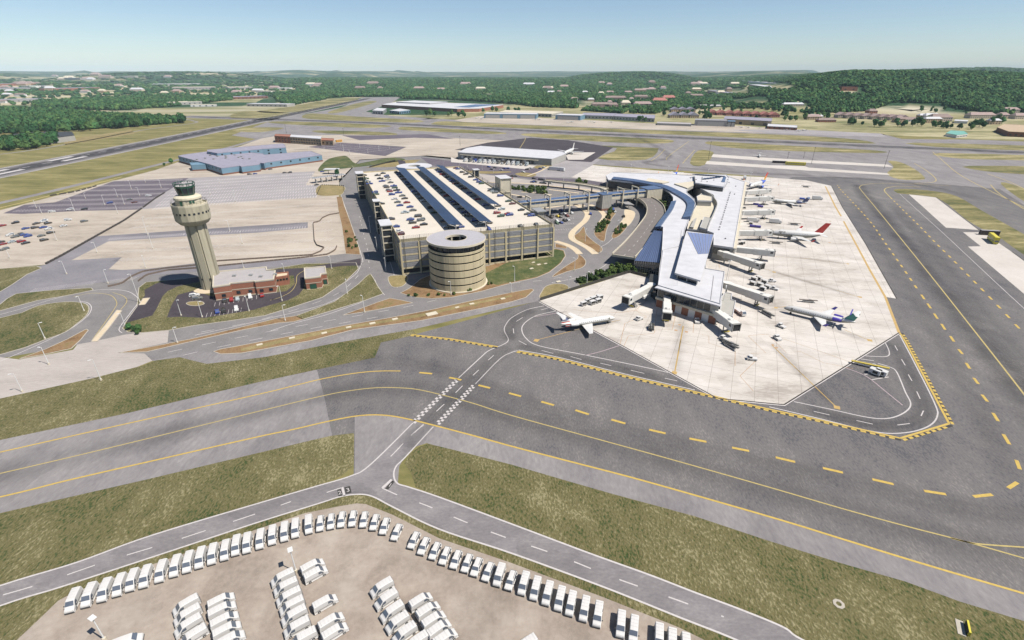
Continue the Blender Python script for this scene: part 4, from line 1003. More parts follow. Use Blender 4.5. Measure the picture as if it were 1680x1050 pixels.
# stair towers on the long left face, lift towers on the right
def stair_tower(x, y, wx, wy, h, lab, glazed=True):
    t = thing('stair_tower', lab, 'stair tower', (*GLP(x, y), 0), GR_)
    fr = MB()
    for sx in (-1, 1):
        for sy in (-1, 1): fr.box((sx * (wx / 2 - .25), sy * (wy / 2 - .25), h / 2), (.5, .5, h))
    fr.build('frame', M_CREAML, t)
    gb = MB(); gb.box((0, 0, h / 2), (wx - .7, wy - .7, h - .2)); gb.build('glazing', M_GLASS if glazed else M_CREAML, t)
    for z in LV[1:] + [h]:
        if z > h + .1: continue
        s_ = MB(); s_.box((0, 0, 0), (wx + .1, wy + .1, .55)); link('landing', s_.mesh('landing', M_CREAML), t, None, (0, 0, z))
    rf = MB(); rf.box((0, 0, h + .4), (wx + .8, wy + .8, .35)); rf.build('roof', M_WROOF, t)
    return t
stair_tower(-3.6, 31, 6, 13, 21.5, 'glazed stair tower at the near end of the garage side wall')
stair_tower(-3.6, 206, 6, 12, 21.5, 'glazed stair tower at the far end of the garage side wall')
stair_tower(-2.2, 88, 4, 7, 22.2, 'small stair tower half way along the garage side wall')
t = stair_tower(GW + 4.5, 104, 8.5, 13, 29, 'tall beige lift tower behind the right side of the garage', False)
for k in range(5): window(t, (-4.2, -4), (-4.2, 4), .5, 5 + k * 4.6, 3, 2.4, M_GLASS)
t = stair_tower(GW + 1, 166, 4.5, 6, 25, 'small pale stair head near the far right corner of the garage')
t = thing('stair_shelter', 'grey flat roofed stair shelter on the right edge of the garage roof', 'stair shelter', (*GLP(GW + 2.3, 28), 0), GR_)
mb = MB(); mb.box((0, 0, GH / 2 + 1.2), (4, 8, GH + 2.4)); mb.build('wall', M_WALLG, t)
mb = MB(); mb.box((0, 0, GH + 2.7), (6.2, 10, .6)); mb.build('roof', M_GALV, t)
window(t, (2.0, -4), (2.0, 4), .5, GH + 1, 5, 2, M_GLASS)

# spiral ramp: drum of stacked curved parapets under a flat ring roof
hx = thing('spiral_ramp', 'round beige spiral ramp tower with ring roof in front of the garage', 'spiral ramp', (*GLP(26, -20.5), 0), GR_)
RR = 14.6
for k in range(6):
    z = k * 3.85
    mb = MB()
    z1 = z + (3.35 if k < 5 else 1.4)
    mb.lathe([(RR, z + .25), (RR, z1), (RR - .35, z1), (RR - .35, z + .25)], 72, 0, caps=False)
    mb.rings([[(RR * math.cos(a), RR * math.sin(a), zz) for a in [2 * math.pi * i / 72 for i in range(72)]] for zz in (z + .25, z + .25)], 0, caps=False)
    nb = 36
    for i in range(nb):
        a = 2 * math.pi * i / nb
        mb.box((math.cos(a) * (RR + .03), math.sin(a) * (RR + .03), (z + .25 + z1) / 2), (.06, .1, z1 - z - .3), a)
    mb.build('ramp_parapet', M_CREAM, hx)
mb = MB()
for k in range(6): mb.lathe([(RR - .4, k * 3.85 + .1), (RR - .4, k * 3.85 + .35), (6.2, k * 3.85 + .35), (6.2, k * 3.85 + .1)], 64, caps=False)
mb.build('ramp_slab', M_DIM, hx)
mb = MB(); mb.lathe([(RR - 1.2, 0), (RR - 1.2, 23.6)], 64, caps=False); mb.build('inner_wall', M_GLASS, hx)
mb = MB()
for k in range(8):
    a = 2 * math.pi * k / 8 + .2; mb.box((5.9 * math.cos(a), 5.9 * math.sin(a), 12), (.8, .8, 24), a)
mb.build('inner_column', M_CREAML, hx, 'stuff')
for k in range(24):
    a = 2 * math.pi * k / 24
    mb = MB() if k == 0 else mb
    if k == 0: mb.box((0, 0, 22.2), (.3, .3, 3.2)); cme = mb.mesh('post', M_STEEL)
    link('post', cme, hx, None, ((RR - .8) * math.cos(a), (RR - .8) * math.sin(a), 0), a)
mb = MB(); mb.lathe([(RR + .5, 23.6), (RR + .5, 24.35), (5.6, 24.35), (5.6, 23.6), (RR + .5, 23.6)], 96, caps=False); mb.build('ring_roof', plain('grey_ring_membrane', (.31, .3, .32), .8, var=.08), hx)
mb = MB(); mb.lathe([(RR + .55, 23.45), (RR + .55, 24.45), (RR + .3, 24.45), (RR + .3, 23.45)], 96, caps=False); mb.lathe([(5.6, 23.4), (5.6, 24.5), (5.35, 24.5), (5.35, 23.4)], 48, caps=False); mb.build('roof_fascia', M_CREAML, hx)
mb = MB(); mb.lathe([(RR + .9, 0), (RR + .9, .45), (RR - .5, .45)], 72, caps=False); mb.build('footing', M_CREAML, hx)
# far spiral ramp behind the garage
h2 = thing('spiral_ramp', 'low round ramp with pale ring roof behind the far end of the garage', 'spiral ramp', (*GLP(51, 243), 0), GR_)
mb = MB(); mb.lathe([(16.5, 0), (16.5, 17.5), (16.1, 17.5), (16.1, 0)], 48, caps=False); mb.build('ramp_wall', M_CREAM, h2)
mb = MB(); mb.lathe([(17, 18.4), (17, 19.1), (6, 19.1), (6, 18.4), (17, 18.4)], 64, caps=False); mb.build('ring_roof', M_WROOF, h2)
mb = MB()
for k in range(16): a = 2 * math.pi * k / 16; mb.box((16 * math.cos(a), 16 * math.sin(a), 9.2), (.5, .5, 18.4), a)
mb.lathe([(6.1, 0), (6.1, 18.4)], 24, caps=False); mb.build('column', M_CREAML, h2, 'stuff')

# ================================================================== control tower
TX, TY = -156.0, 243.0
ct = thing('control_tower', 'tall concrete control tower with green glazed cab above a round platform', 'control tower', (TX, TY, 0), R(10))
def star(r, n=8, notch=.86, z=0):
    out = []
    for i in range(n):
        a = 2 * math.pi * i / n
        for da, rr in ((-.30, r), (.30, r), (.345, r * notch), (2 * math.pi / n - .345, r * notch)):
            out.append((rr * math.cos(a + da), rr * math.sin(a + da), z))
    return out
mb = MB(); mb.rings([star(5.0, z=0), star(4.8, z=12), star(4.7, z=34.2)], caps=False); mb.build('shaft', M_TOWER, ct)
mb = MB()
for i in range(8):
    a = 2 * math.pi * i / 8 + .39
    for z in (6, ): mb.box((5.1 * math.cos(a), 5.1 * math.sin(a), z), (.25, .8, .9), a)
mb.build('vent', M_STEEL, ct, 'stuff')
mb = MB(); mb.lathe([(4.6, 33.4), (6.2, 34.0), (7.5, 35.6), (7.8, 36.2), (7.8, 43.0)], 16, caps=False, a0=.1); mb.build('platform_drum', M_TOWER, ct)
mb = MB(); mb.lathe([(7.8, 43.0), (7.8, 43.8), (7.5, 43.8), (7.5, 43.1), (4, 43.1)], 16, caps=False, a0=.1); mb.build('balcony', M_TOWERP, ct)
wb = MB(); wb.box((0, 0, 0), (.12, .95, .95)); wme = wb.mesh('window', M_GLASS)
for i in range(24):
    a = 2 * math.pi * (i + .5) / 24 + .1; rr = 7.8 * math.cos(math.pi / 16) / math.cos(((a - .1) % (2 * math.pi / 16)) - math.pi / 16)
    o = link('window', wme, ct, None, (rr * math.cos(a), rr * math.sin(a), 39.7), a)
mb = MB()
for i in range(24):
    a = 2 * math.pi * i / 24; mb.tube((7.6 * math.cos(a), 7.6 * math.sin(a), 43.7), (7.6 * math.cos(a), 7.6 * math.sin(a), 45.0), .05, n=4)
for z in (44.4, 45.0): mb.rings([[(rr * math.cos(2 * math.pi * i / 24), rr * math.sin(2 * math.pi * i / 24), z + dz) for i in range(24)] for rr, dz in ((7.64, 0), (7.64, .07), (7.56, .07), (7.56, 0))], caps=False)
mb.build('railing', M_STEEL, ct)
mb = MB(); mb.lathe([(5.7, 43.1), (5.7, 46.3)], 10, caps=False, a0=.3); mb.build('cab_base', M_TOWERP, ct)
mb = MB(); mb.lathe([(6.0, 46.1), (5.9, 46.9), (5.0, 47.5), (3.6, 47.7), (3.4, 47.7)], 20, caps=False, a0=.3); mb.build('cab_skirt', M_TOWERP, ct)
mb = MB(); mb.lathe([(3.3, 47.5), (3.4, 48.2)], 10, caps=False, a0=.3); mb.lathe([(4.2, 51.2), (4.35, 52.1), (4.05, 52.1), (3.95, 51.5), (1, 51.4)], 10, caps=True, a0=.3); mb.build('cab_frame', M_DGREEN, ct)
gl = MB()
for i in range(10):
    a0, a1 = .3 + 2 * math.pi * (i + .04) / 10, .3 + 2 * math.pi * (i + .96) / 10
    gl = MB(); q = [(3.4, a0, 48.2), (3.4, a1, 48.2), (4.2, a1, 51.2), (4.2, a0, 51.2)]
    gl.quad(*[(r_ * math.cos(a), r_ * math.sin(a), z) for r_, a, z in q]); gl.build('cab_window', M_GLASS, ct)
mu = MB()
for i in range(10):
    a = .3 + 2 * math.pi * i / 10; mu.tube((3.4 * math.cos(a), 3.4 * math.sin(a), 48), (4.2 * math.cos(a), 4.2 * math.sin(a), 51.3), .16, n=5); mu.tube((4.3 * math.cos(a), 4.3 * math.sin(a), 51.8), (4.5 * math.cos(a), 4.5 * math.sin(a), 53.4), .15, n=5)
mu.lathe([(4.6, 53.15), (4.6, 53.45), (4.35, 53.45), (4.35, 53.15)], 10, caps=False, a0=.3)
mu.build('cab_mullion', M_DGREEN, ct)
mb = MB(); mb.lathe([(4.0, 51.95), (.1, 52.1)], 10, caps=False, a0=.3); mb.build('cab_roof', M_ROOFG, ct)
mb = MB()
for x, y, s in ((1, 1, 1.1), (-1.5, .3, .9), (.2, -2, .8), (2.4, -1, .6)): mb.box((x, y, 52.5), (s, s, .9))
for x, y in ((2.5, 1.5), (-2.5, 1.8), (-2, -2)): mb.tube((x, y, 52), (x, y, 55), .05, n=4)
mb.build('roof_equipment', M_GALV, ct, 'stuff')
mb = MB(); mb.box((-1.2, -5.5, 44.5), (1.0, .3, 2.3)); mb.build('door', M_DGREEN, ct)
mb = MB(); mb.box((3.2, -4.5, 45.0), (2.2, .3, 1.2), .62); mb.build('window', M_DGREEN, ct)

# ================================================================== brick base building and annex
def px_building(name, label, cat, base_px, h, wall, roof, **k):
    return simple_building(name, label, cat, gpts(base_px), h, wall, roof, **k)
# outline from roof corners at z=6.6
def rp(px, z): return [(G(x, y, z).x, G(x, y, z).y) for x, y in px]
ab, L_ = simple_building('tower_base_building', 'long red brick building with pale roof at the foot of the control tower', 'office building',
    rp([(349, 471), (377, 467), (377.5, 465), (417, 461), (418, 462), (449, 458.5), (452, 444), (438, 443), (437, 438), (350, 446)], 7.2), 7.0, M_BRICK, M_ROOFG, par=.45, base=(.5, M_CREAML))
n = len(L_)
mb = MB(); parapet(mb, inset(L_, -.12), 6.9, 7.5, .5); mb.build('coping', M_CREAML, ab)
mb = MB(); mb.prism(inset(L_, -.1), 3.6, 4.0, cap=False); mb.build('brick_band', M_CREAML, ab)
dd = [((L_[i][1] + L_[(i + 1) % n][1]) / 2, i) for i in range(n)]
fronts = [i for i in range(n) if (Vector(L_[(i + 1) % n]) - Vector(L_[i])).x > 6]
for i in fronts:
    k = max(1, int((Vector(L_[(i + 1) % n]) - Vector(L_[i])).length / 4))
    for j in range(k): window(ab, L_[i], L_[(i + 1) % n], (j + .5) / k, 2.2, 1.5, 1.2, M_GLASS)
mb = MB()
for x, y in ((-8, 2), (0, 3), (6, 1), (12, 4)): mb.box((x, y, 7.4), (1.6, 1.2, .9))
mb.build('rooftop_unit', M_GALV, ab, 'stuff')
an, L_ = simple_building('entry_court', 'low walled brick court with pale facade at the right end of the tower building', 'court',
    rp([(452, 455), (472, 452), (473, 446), (453, 448)], 5), 4.6, M_BRICK, M_WALK, par=.6)
for k in range(4): window(an, L_[0], L_[1], (k + .5) / 4, 3.3, .8, .7, M_GLASS)
an, L_ = simple_building('guard_annex', 'small square brick annex with grey roof beside the curved drive', 'annex',
    rp([(500, 457), (525.5, 454), (527, 449.5), (535.5, 448.5), (533.5, 437), (499, 440)], 6.2), 6.0, M_BRICK, M_ROOFG, par=.4, base=(.4, M_CREAML))
mb = MB(); parapet(mb, inset(L_, -.12), 5.9, 6.5, .45); mb.build('coping', M_CREAML, an)
mb = MB(); mb.prism(inset(L_, -.1), 3.2, 3.5, cap=False); mb.build('brick_band', M_CREAML, an)
window(an, L_[0], L_[1], .45, 1.5, 3.0, 2.4, M_DGREEN, 'garage_door')
window(an, L_[2], L_[3], .5, 1.6, 1.6, 2.2, M_DGREEN, 'door')

# ================================================================== skybridge between garage and terminal
SZ = 12.0                                                # roof height of the bridge
A, B = G(850, 331.5, SZ), G(1063, 311, SZ)
Av, Bv = Vector((A.x, A.y)), Vector((B.x, B.y)); E_ = (Bv - Av); SLn = E_.length; E_.normalize(); Nn = Vector((E_.y, -E_.x)); srz = math.atan2(E_.y, E_.x)
sb = thing('skybridge', 'long covered pedestrian bridge with blue roof and windows from garage to terminal', 'skybridge', (Av.x, Av.y, 0), srz)
mb = MB(); mb.box((SLn / 2, 0, 7.2), (SLn, 6.6, .9)); mb.build('bridge_deck', M_WALLG, sb)
mb = MB(); mb.box((SLn / 2, 0, SZ - .2), (SLn, 7.6, .45)); mb.build('roof_slab', M_CREAML, sb)
mb = MB(); mb.add([(0, -3.4, SZ + .04), (SLn, -3.4, SZ + .04), (SLn, 0, SZ + .9), (0, 0, SZ + .9), (0, 3.4, SZ + .04), (SLn, 3.4, SZ + .04)], [(0, 1, 2, 3), (3, 2, 5, 4), (0, 3, 4), (1, 5, 2)]); mb.build('blue_roof', M_BLUESTR, sb)
mb = MB()
for s in (-1, 1): mb.box((SLn / 2, s * 3.2, 8.6), (SLn, .3, 2.0)); mb.box((SLn / 2, s * 3.2, 11.4), (SLn, .3, .5))
mb.build('side_wall', M_CREAML, sb)
nb = 56
wb = MB(); wb.box((0, 0, 0), (SLn / nb - .22, .12, 1.5)); wme = wb.mesh('window_pane', M_GLASSB)
for i in range(nb):
    for s in (-1, 1): link('window_pane', wme, sb, None, ((i + .5) * SLn / nb, s * 3.2, 10.4))
wb = MB(); wb.box((0, 0, 0), (.2, .26, 1.6)); wme = wb.mesh('mullion', M_CREAML)
for i in range(0, nb, 2):
    for s in (-1, 1): link('mullion', wme, sb, None, (i * SLn / nb, s * 3.2, 10.4))
for i, f in enumerate((.07, .21, .355, .50, .64, .77, .89)):
    fm = MB(); x = f * SLn
    for s in (-1, 1): fm.box((x, s * 4.4, 7.7), (.95, .8, 15.4))
    fm.box((x, 0, 15.2), (.8, 9.6, .8)); fm.build('portal_frame', M_CREAML, sb)
def box_thing(name, label, cat, px, z, wx, wy, h, wall, roof, rz=srz, fins=True, roofm=.5):
    g = G(*px, z); t = thing(name, label, cat, (g.x, g.y, 0), rz)
    mb = MB(); mb.box((0, 0, h / 2), (wx, wy, h)); mb.build('wall', wall, t)
    if fins:
        mb = MB()
        for i in range(int(wx / 1.5) + 1): mb.box((-wx / 2 + i * 1.5, -wy / 2 - .05, h / 2), (.12, .14, h - .3))
        for i in range(int(wy / 1.5) + 1): mb.box((wx / 2 + .05, -wy / 2 + i * 1.5, h / 2), (.14, .12, h - .3))
        mb.build('wall_rib', wall, t, 'stuff')
    mb = MB(); mb.box((0, 0, h + .15), (wx + .4, wy + .4, .35)); mb.build('roof', roof, t)
    mb = MB(); mb.box((0, 0, .9), (wx + .15, wy + .15, 1.8)); mb.build('plinth', M_BRICKW, t)
    return t
t = box_thing('lift_tower', 'square grey lift tower with brick foot under the middle of the skybridge', 'lift tower', (991.5, 318), SZ + .6, 8.5, 9.5, SZ + .8, M_WALLG, M_BLUESTR)
t = box_thing('lift_tower', 'grey ribbed lift tower where the skybridge meets the terminal', 'lift tower', (1068, 308.5), SZ + .8, 15, 12, SZ + 1.0, M_CREAML, M_BLUESTR)
window(t, (7.5, -6), (7.5, 6), .78, 7, 3.5, 8, M_GLASSB)
# upper-level terminal roadway (viaduct)
vd = thing('viaduct', 'curved elevated departures road on piers in front of the terminal', 'viaduct', (0, 0, 0))
VZ = 6.2
vp = catmull([(lambda g: (g.x, g.y))(G(x, y, VZ)) for x, y in [(1015, 312), (1030, 316), (1050, 322), (1066, 330), (1075, 340), (1075, 354), (1064, 372), (1045, 397), (1023, 420)]], False, 8)
mb = MB(); mb.ribbon(vp, 13, VZ); mb.ribbon(vp, 13, VZ - 1.1); mb.build('deck', plain('worn_deck_concrete', (.135, .12, .11), .9, var=.12, scale=.3), vd)
mb = MB()
for s in (-1, 1):
    off = []
    for i in range(len(vp)):
        a, b = Vector(vp[max(i - 1, 0)]), Vector(vp[min(i + 1, len(vp) - 1)]); d = (b - a).normalized(); nn = Vector((-d.y, d.x)) * s * 6.6
        off.append((vp[i][0] + nn.x, vp[i][1] + nn.y))
    for i in range(len(off) - 1):
        a, b = Vector(off[i]), Vector(off[i + 1]); m_ = (a + b) / 2
        mb.box((m_.x, m_.y, VZ - .15), ((b - a).length + .15, .35, 2.3), math.atan2(b.y - a.y, b.x - a.x))
a, b = Vector(vp[-2]), Vector(vp[-1]); m_ = b; mb.box((m_.x, m_.y, VZ - .5), (.5, 13.4, 1.3), math.atan2(b.y - a.y, b.x - a.x))
mb.build('guard_wall', M_CREAML, vd)
for i in range(3, len(vp), 7):
    a, b = Vector(vp[i - 1]), Vector(vp[i]); d = (b - a).normalized(); rz = math.atan2(d.y, d.x); nn = Vector((-d.y, d.x))
    mb = MB()
    for s in (-4, 4): mb.box((vp[i][0] + nn.x * s, vp[i][1] + nn.y * s, (VZ - 1.1) / 2), (1.0, 1.0, VZ - 1.1), rz)
    mb.box((vp[i][0], vp[i][1], VZ - 1.5), (1.2, 11, .8), rz); mb.build('pier', M_WALLG, vd)
mb = MB()
dashes(mb, vp[::2], .2, 4, 6, 0, world=True); mb.v = [(x, y, VZ + .01) for x, y, z in mb.v]; mb.build('lane_line', M_STALL, vd)
# second, lower canopy road end near the bus island
t = thing('bus_canopy', 'grey flat canopy on posts over the bus stop island beneath the skybridge', 'canopy', (0, 0, 0))
mb = MB(); cp = [(lambda g: (g.x, g.y))(G(x, y, 4.2)) for x, y in [(1012, 326), (1018, 325), (1030, 330), (1041, 336.5), (1026, 335)]]
mb.prism(cp, 3.8, 4.3); mb.build('canopy_roof', M_GALVD, t)
mb = MB()
for x, y in ((1018, 329), (1032, 334)): g = G(x, y, 4); mb.tube((g.x, g.y, 0), (g.x, g.y, 3.9), .2, n=8)
mb.build('post', M_CREAML, t)
t = thing('access_viaduct', 'narrow pale road bridge crossing behind the garage and lots', 'bridge', (0, 0, 0))
bp_ = catmull([(lambda g: (g.x, g.y))(G(x, y, 5.5)) for x, y in [(893, 296), (920, 299), (950, 302), (975, 306), (995, 310)]], False, 6)
mb = MB(); mb.ribbon(bp_, 6, 5.5); mb.ribbon(bp_, 6, 4.9)
for s in (-1, 1):
    for i in range(len(bp_) - 1):
        a, b = Vector(bp_[i]), Vector(bp_[i + 1]); d = (b - a).normalized(); nn = Vector((-d.y, d.x)) * s * 3; m_ = (a + b) / 2 + nn
        mb.box((m_.x, m_.y, 5.6), ((b - a).length + .1, .3, 1.5), math.atan2(d.y, d.x))
mb.build('deck', M_CREAML, t)
mb = MB()
for i in range(2, len(bp_), 5): mb.box((bp_[i][0], bp_[i][1], 2.5), (1, 1, 5))
mb.build('pier', M_WALLG, t)

# ================================================================== terminal
tm = thing('terminal_building', 'white roofed passenger terminal with curved blue glazed roof bands', 'airport terminal', (0, 0, 0))
def roofpts(px, z, smooth=False, k=5):
    p = rp(px, z); return catmull(p, True, k) if smooth else p
def tblock(px, zt, wall, roofm, z0=0.0, name='roof', par=.35, wallname='wall'):
    p = out_ccw(rp(px, zt))
    mb = MB(); mb.prism(inset(p, .15), z0, zt - .5, cap=False); mb.build(wallname, wall, tm)
    mb = MB(); mb.prism(p, zt - .6, zt); mb.build(name, roofm, tm)
    if par:
        mb = MB(); parapet(mb, inset(p, -.05), zt - .7, zt + par, .3); mb.build('roof_edge', M_WROOF, tm)
    return p
# curved main hall, roof at 10 m
HZ = 10.0
hall = [(1079.5, 468), (1082, 440), (1085, 422), (1087, 395), (1088, 373), (1080, 371), (1086, 360), (1096, 346), (1104, 334), (1104.5, 324), (1098, 316), (1088, 309.5), (1072, 303.5), (1040, 300), (998, 295.5), (994, 288), (1005, 283), (1045, 284.5), (1104, 286), (1139, 289), (1139, 300), (1128, 308), (1127, 316), (1139, 327), (1141, 335), (1131, 358), (1124, 376), (1112, 440), (1112, 469)]
hp = tblock(hall, HZ, M_GLASS, M_WROOF, name='hall_roof')
# south front block
tblock([(1079.5, 468.5), (1088, 410), (1112, 405), (1157, 410), (1158, 441), (1189, 446), (1181.5, 499)], HZ + .25, M_WALLG, M_WROOF, name='south_roof')
fl = out_ccw(rp([(1080, 487), (1079, 470), (1112, 455), (1187, 462), (1179, 521)], 4.5)) if 0 else None
a_, b_ = Vector(rp([(1082, 470)], HZ)[0]), Vector(rp([(1180.5, 498)], HZ)[0])
e_ = (b_ - a_).normalized(); n_ = Vector((e_.y, -e_.x)); Ls = (b_ - a_).length
mb = MB()
q0, q1 = a_ + n_ * .9, b_ + n_ * .9
frz = math.atan2(e_.y, e_.x)
c_ = (q0 + q1) / 2
mb.box((c_.x + n_.x * .0, c_.y + n_.y * .0, 4.55), (Ls + 1, 1.6, 1.1), frz); mb.build('facade_band', M_CREAML, tm)
for i in range(9):
    w_ = Ls / 9; c = a_ + e_ * (w_ * (i + .5)) + n_ * .75
    mb = MB(); mb.box((c.x, c.y, 2.0), (w_ - .1, .5, 4.0), frz); mb.build('garage_door' if i % 2 else 'wall', M_WHITEP if i % 2 else M_BRICK, tm)
    mb = MB(); c = a_ + e_ * (w_ * (i + .5)) + n_ * .55; mb.box((c.x, c.y, 7.2), (w_ - .35, .4, 3.6), frz); mb.build('window', M_GLASS, tm)
mb = MB(); c = (a_ + b_) / 2 + n_ * 1.3; mb.box((c.x, c.y, HZ - .1), (Ls + 2, 3.0, .5), frz); mb.build('eave', M_WROOF, tm)
# low grey wing at the south-east corner
tblock([(1189, 480), (1201, 482), (1200, 492), (1207, 494), (1202, 520), (1181, 512), (1184, 487)], 4.6, M_BRICK, M_WALLG, name='low_roof', par=.3)
# clerestory box above the hall, with a blue standing-seam inset
CZ = 13.4
cl_ = rp([(1107, 447.5), (1149, 460), (1171.5, 385), (1126, 379)], CZ)
p = out_ccw(cl_)
mb = MB(); mb.prism(inset(p, 1.6), HZ, CZ - .5, cap=False); mb.build('clerestory_window', M_GLASS, tm)
mb = MB(); mb.prism(p, CZ - .8, CZ); mb.build('clerestory_roof', M_WROOF, tm)
mb = MB()
i0 = inset(p, 1.4)
for i in range(4):
    a, b = Vector(i0[i]), Vector(i0[(i + 1) % 4]); k = max(2, int((b - a).length / 7))
    for j in range(k + 1): q = a.lerp(b, j / k); mb.box((q.x, q.y, (HZ + CZ - .6) / 2), (.4, .4, CZ - .6 - HZ), math.atan2((b - a).y, (b - a).x))
mb.build('mullion', M_GALV, tm, 'stuff')
def seam_roof(quad_px, z4, n, mat, name='roof_panel', rib=True):
    """a roof plane made of n separate panels with raised seams between them"""
    P = [Vector((*rp([q], z)[0], z)) for q, z in zip(quad_px, z4)]
    for i in range(n):
        t0, t1 = (i + .03) / n, (i + .97) / n
        mb = MB(); u = Vector((0, 0, .03))
        mb.quad(P[0].lerp(P[1], t0) + u, P[0].lerp(P[1], t1) + u, P[3].lerp(P[2], t1) + u, P[3].lerp(P[2], t0) + u)
        mb.build(name, mat, tm)
    if rib:
        mb = MB()
        for i in range(n + 1):
            a, b = P[0].lerp(P[1], i / n), P[3].lerp(P[2], i / n)
            mb.tube(a + Vector((0, 0, .05)), b + Vector((0, 0, .05)), .12, n=4)
        mb.build('roof_seam', M_GALVD if mat is not M_BLUER else M_BLUEPV, tm, 'stuff')
    return P
seam_roof([(1128, 381), (1170, 385), (1162.5, 416), (1145.5, 417)], [CZ + .02] * 4, 7, plain('pale_blue_seam_roof', (.19, .235, .4), .4, .2, var=.08, vary_obj=.06))
# lower blue tiled roof on the left, with dark wall beneath
P = seam_roof([(1041, 427.5), (1082, 431), (1087.5, 379.5), (1073, 378)], [6.2, 7.4, 9.6, 8.6], 12, M_BLUER)
mb = MB(); q = [(v.x, v.y) for v in P]
mb.prism(q, 0, [6.0, 7.2, 9.4, 8.4] if (lambda a: a > 0)(sum(q[i][0] * q[(i + 1) % 4][1] - q[(i + 1) % 4][0] * q[i][1] for i in range(4))) else [6.0, 7.2, 9.4, 8.4], cap=True)
mb.build('glazed_wall', M_GLASS, tm)
mb = MB()
a, b = P[0], P[1]; e = (b - a); 
for k in range(12):
    q = a + e * (k / 11); h_ = q.z; mb.box((q.x, q.y - .1, h_ / 2), (.18, .2, h_))
for zf in (.35, .68): 
    m_ = (a + b) / 2; mb.box((m_.x, m_.y - .1, m_.z * zf), (Vector((e.x, e.y)).length, .16, .14), math.atan2(e.y, e.x))
mb.build('mullion', M_GALVD, tm, 'stuff')
# dark passage between lower roof and south block
tblock([(1067, 449), (1082, 452), (1081, 470), (1077, 473), (1064, 462)], 6.5, M_GLASS, M_STEEL, name='link_roof', par=0)
# curved blue glazed bands
def band(px, zs, wd, n, mat, name='roof_glazing'):
    p = catmull(rp(px, zs), False, 6); q = resample(p, (sum((Vector(p[i + 1]) - Vector(p[i])).length for i in range(len(p) - 1))) / n - .001)
    q = q[:n + 1]
    for i in range(len(q) - 1):
        def pt(j, s, dz):
            a, b = q[max(j - 1, 0)], q[min(j + 1, len(q) - 1)]; d = (b - a).normalized(); nn = Vector((-d.y, d.x))
            v = q[j] + nn * wd / 2 * s; return (v.x, v.y, zs + dz)
        mb = MB()
        v = [pt(i, -1, -.75), pt(i + 1, -1, -.75), pt(i + 1, 1, .35), pt(i, 1, .35)]
        e = Vector(v[1]) - Vector(v[0])
        v2 = [tuple(Vector(v[0]) + e * .02), tuple(Vector(v[1]) - e * .02), tuple(Vector(v[2]) - e * .02), tuple(Vector(v[3]) + e * .02)]
        lo_ = [(x, y, HZ - .8) for x, y, z in v2]
        mb.add(v2 + lo_, [(0, 1, 2, 3), (0, 4, 5, 1), (2, 6, 7, 3), (1, 5, 6, 2), (3, 7, 4, 0)]); mb.build(name, mat, tm)
band([(1005, 291), (1040, 295), (1073, 301), (1090, 305), (1106, 312), (1124, 322), (1133, 331), (1132.5, 341), (1126.5, 355)], 12.2, 5.0, 46, M_BLUESTR)
band([(1105.5, 329), (1100, 342), (1089, 357), (1079, 371)], 10.9, 3.6, 16, M_BLUESTR)
# inner curb wall of the hall roof and low court with plant rooms
tblock([(1143, 336), (1152, 312), (1166, 321), (1176, 334), (1174, 345), (1161, 379), (1127, 376), (1131, 359)], 7.2, M_WALLG, M_CREAML, name='court_roof', par=.3)
mb = MB()
cw_ = catmull(rp([(1151, 312), (1166, 321), (1176, 334), (1173.5, 345), (1166, 362), (1160, 378)], 9), False, 5)
for i in range(len(cw_) - 1):
    a, b = Vector(cw_[i]), Vector(cw_[i + 1]); m_ = (a + b) / 2; mb.box((m_.x, m_.y, 8.6), ((b - a).length + .1, .4, 3.2), math.atan2((b - a).y, (b - a).x))
mb.build('court_wall', M_WALLG, tm)
tblock([(1143, 322.5), (1150, 319), (1168, 323), (1168, 330), (1144.5, 329)], 11.2, M_WALLG, M_CREAML, 7, 'plant_room_roof', .3)
tblock([(1155, 356), (1166, 358), (1160, 376.5), (1148, 373)], 9.4, M_WALLG, M_WALLG, 7, 'plant_room_roof', .2)
tblock([(1138, 360), (1143, 357), (1138, 373), (1132, 372)], 8.6, M_WALLG, M_WALLG, 7, 'plant_room_roof', 0)
# concourse
tblock([(1176, 334), (1170.5, 320), (1152, 311), (1141, 305), (1139, 289), (1192, 289), (1222, 298.5), (1209.5, 373), (1203.5, 407), (1170.5, 402.5), (1171, 383), (1160, 379)], 8.6, M_WALLG, M_WROOF, name='concourse_roof')
ea, eb = Vector(rp([(1203.5, 407)], 8.6)[0]), Vector(rp([(1222, 298.5)], 8.6)[0])
ee = (eb - ea); el = ee.length; ee.normalize(); en = Vector((ee.y, -ee.x))
for i in range(34):
    window(tm, tuple(ea), tuple(eb), (i + .5) / 34, 6.3, 3.2, 2.2, M_GLASS, out=.05)
mb = MB(); c = (ea + eb) / 2 + en * .8
mb.box((c.x, c.y, 8.3), (el, 1.8, .4), math.atan2(ee.y, ee.x)); mb.build('eave', M_CREAML, tm)
sa, sb_ = Vector(rp([(1170.5, 402.5)], 8.6)[0]), Vector(rp([(1203.5, 407)], 8.6)[0])
window(tm, tuple(sa), tuple(sb_), .42, 5.6, 9, 3.2, M_GLASS); window(tm, tuple(sa), tuple(sb_), .45, 4.9, 3.4, 2.4, M_BRICKW, 'door', out=.2)
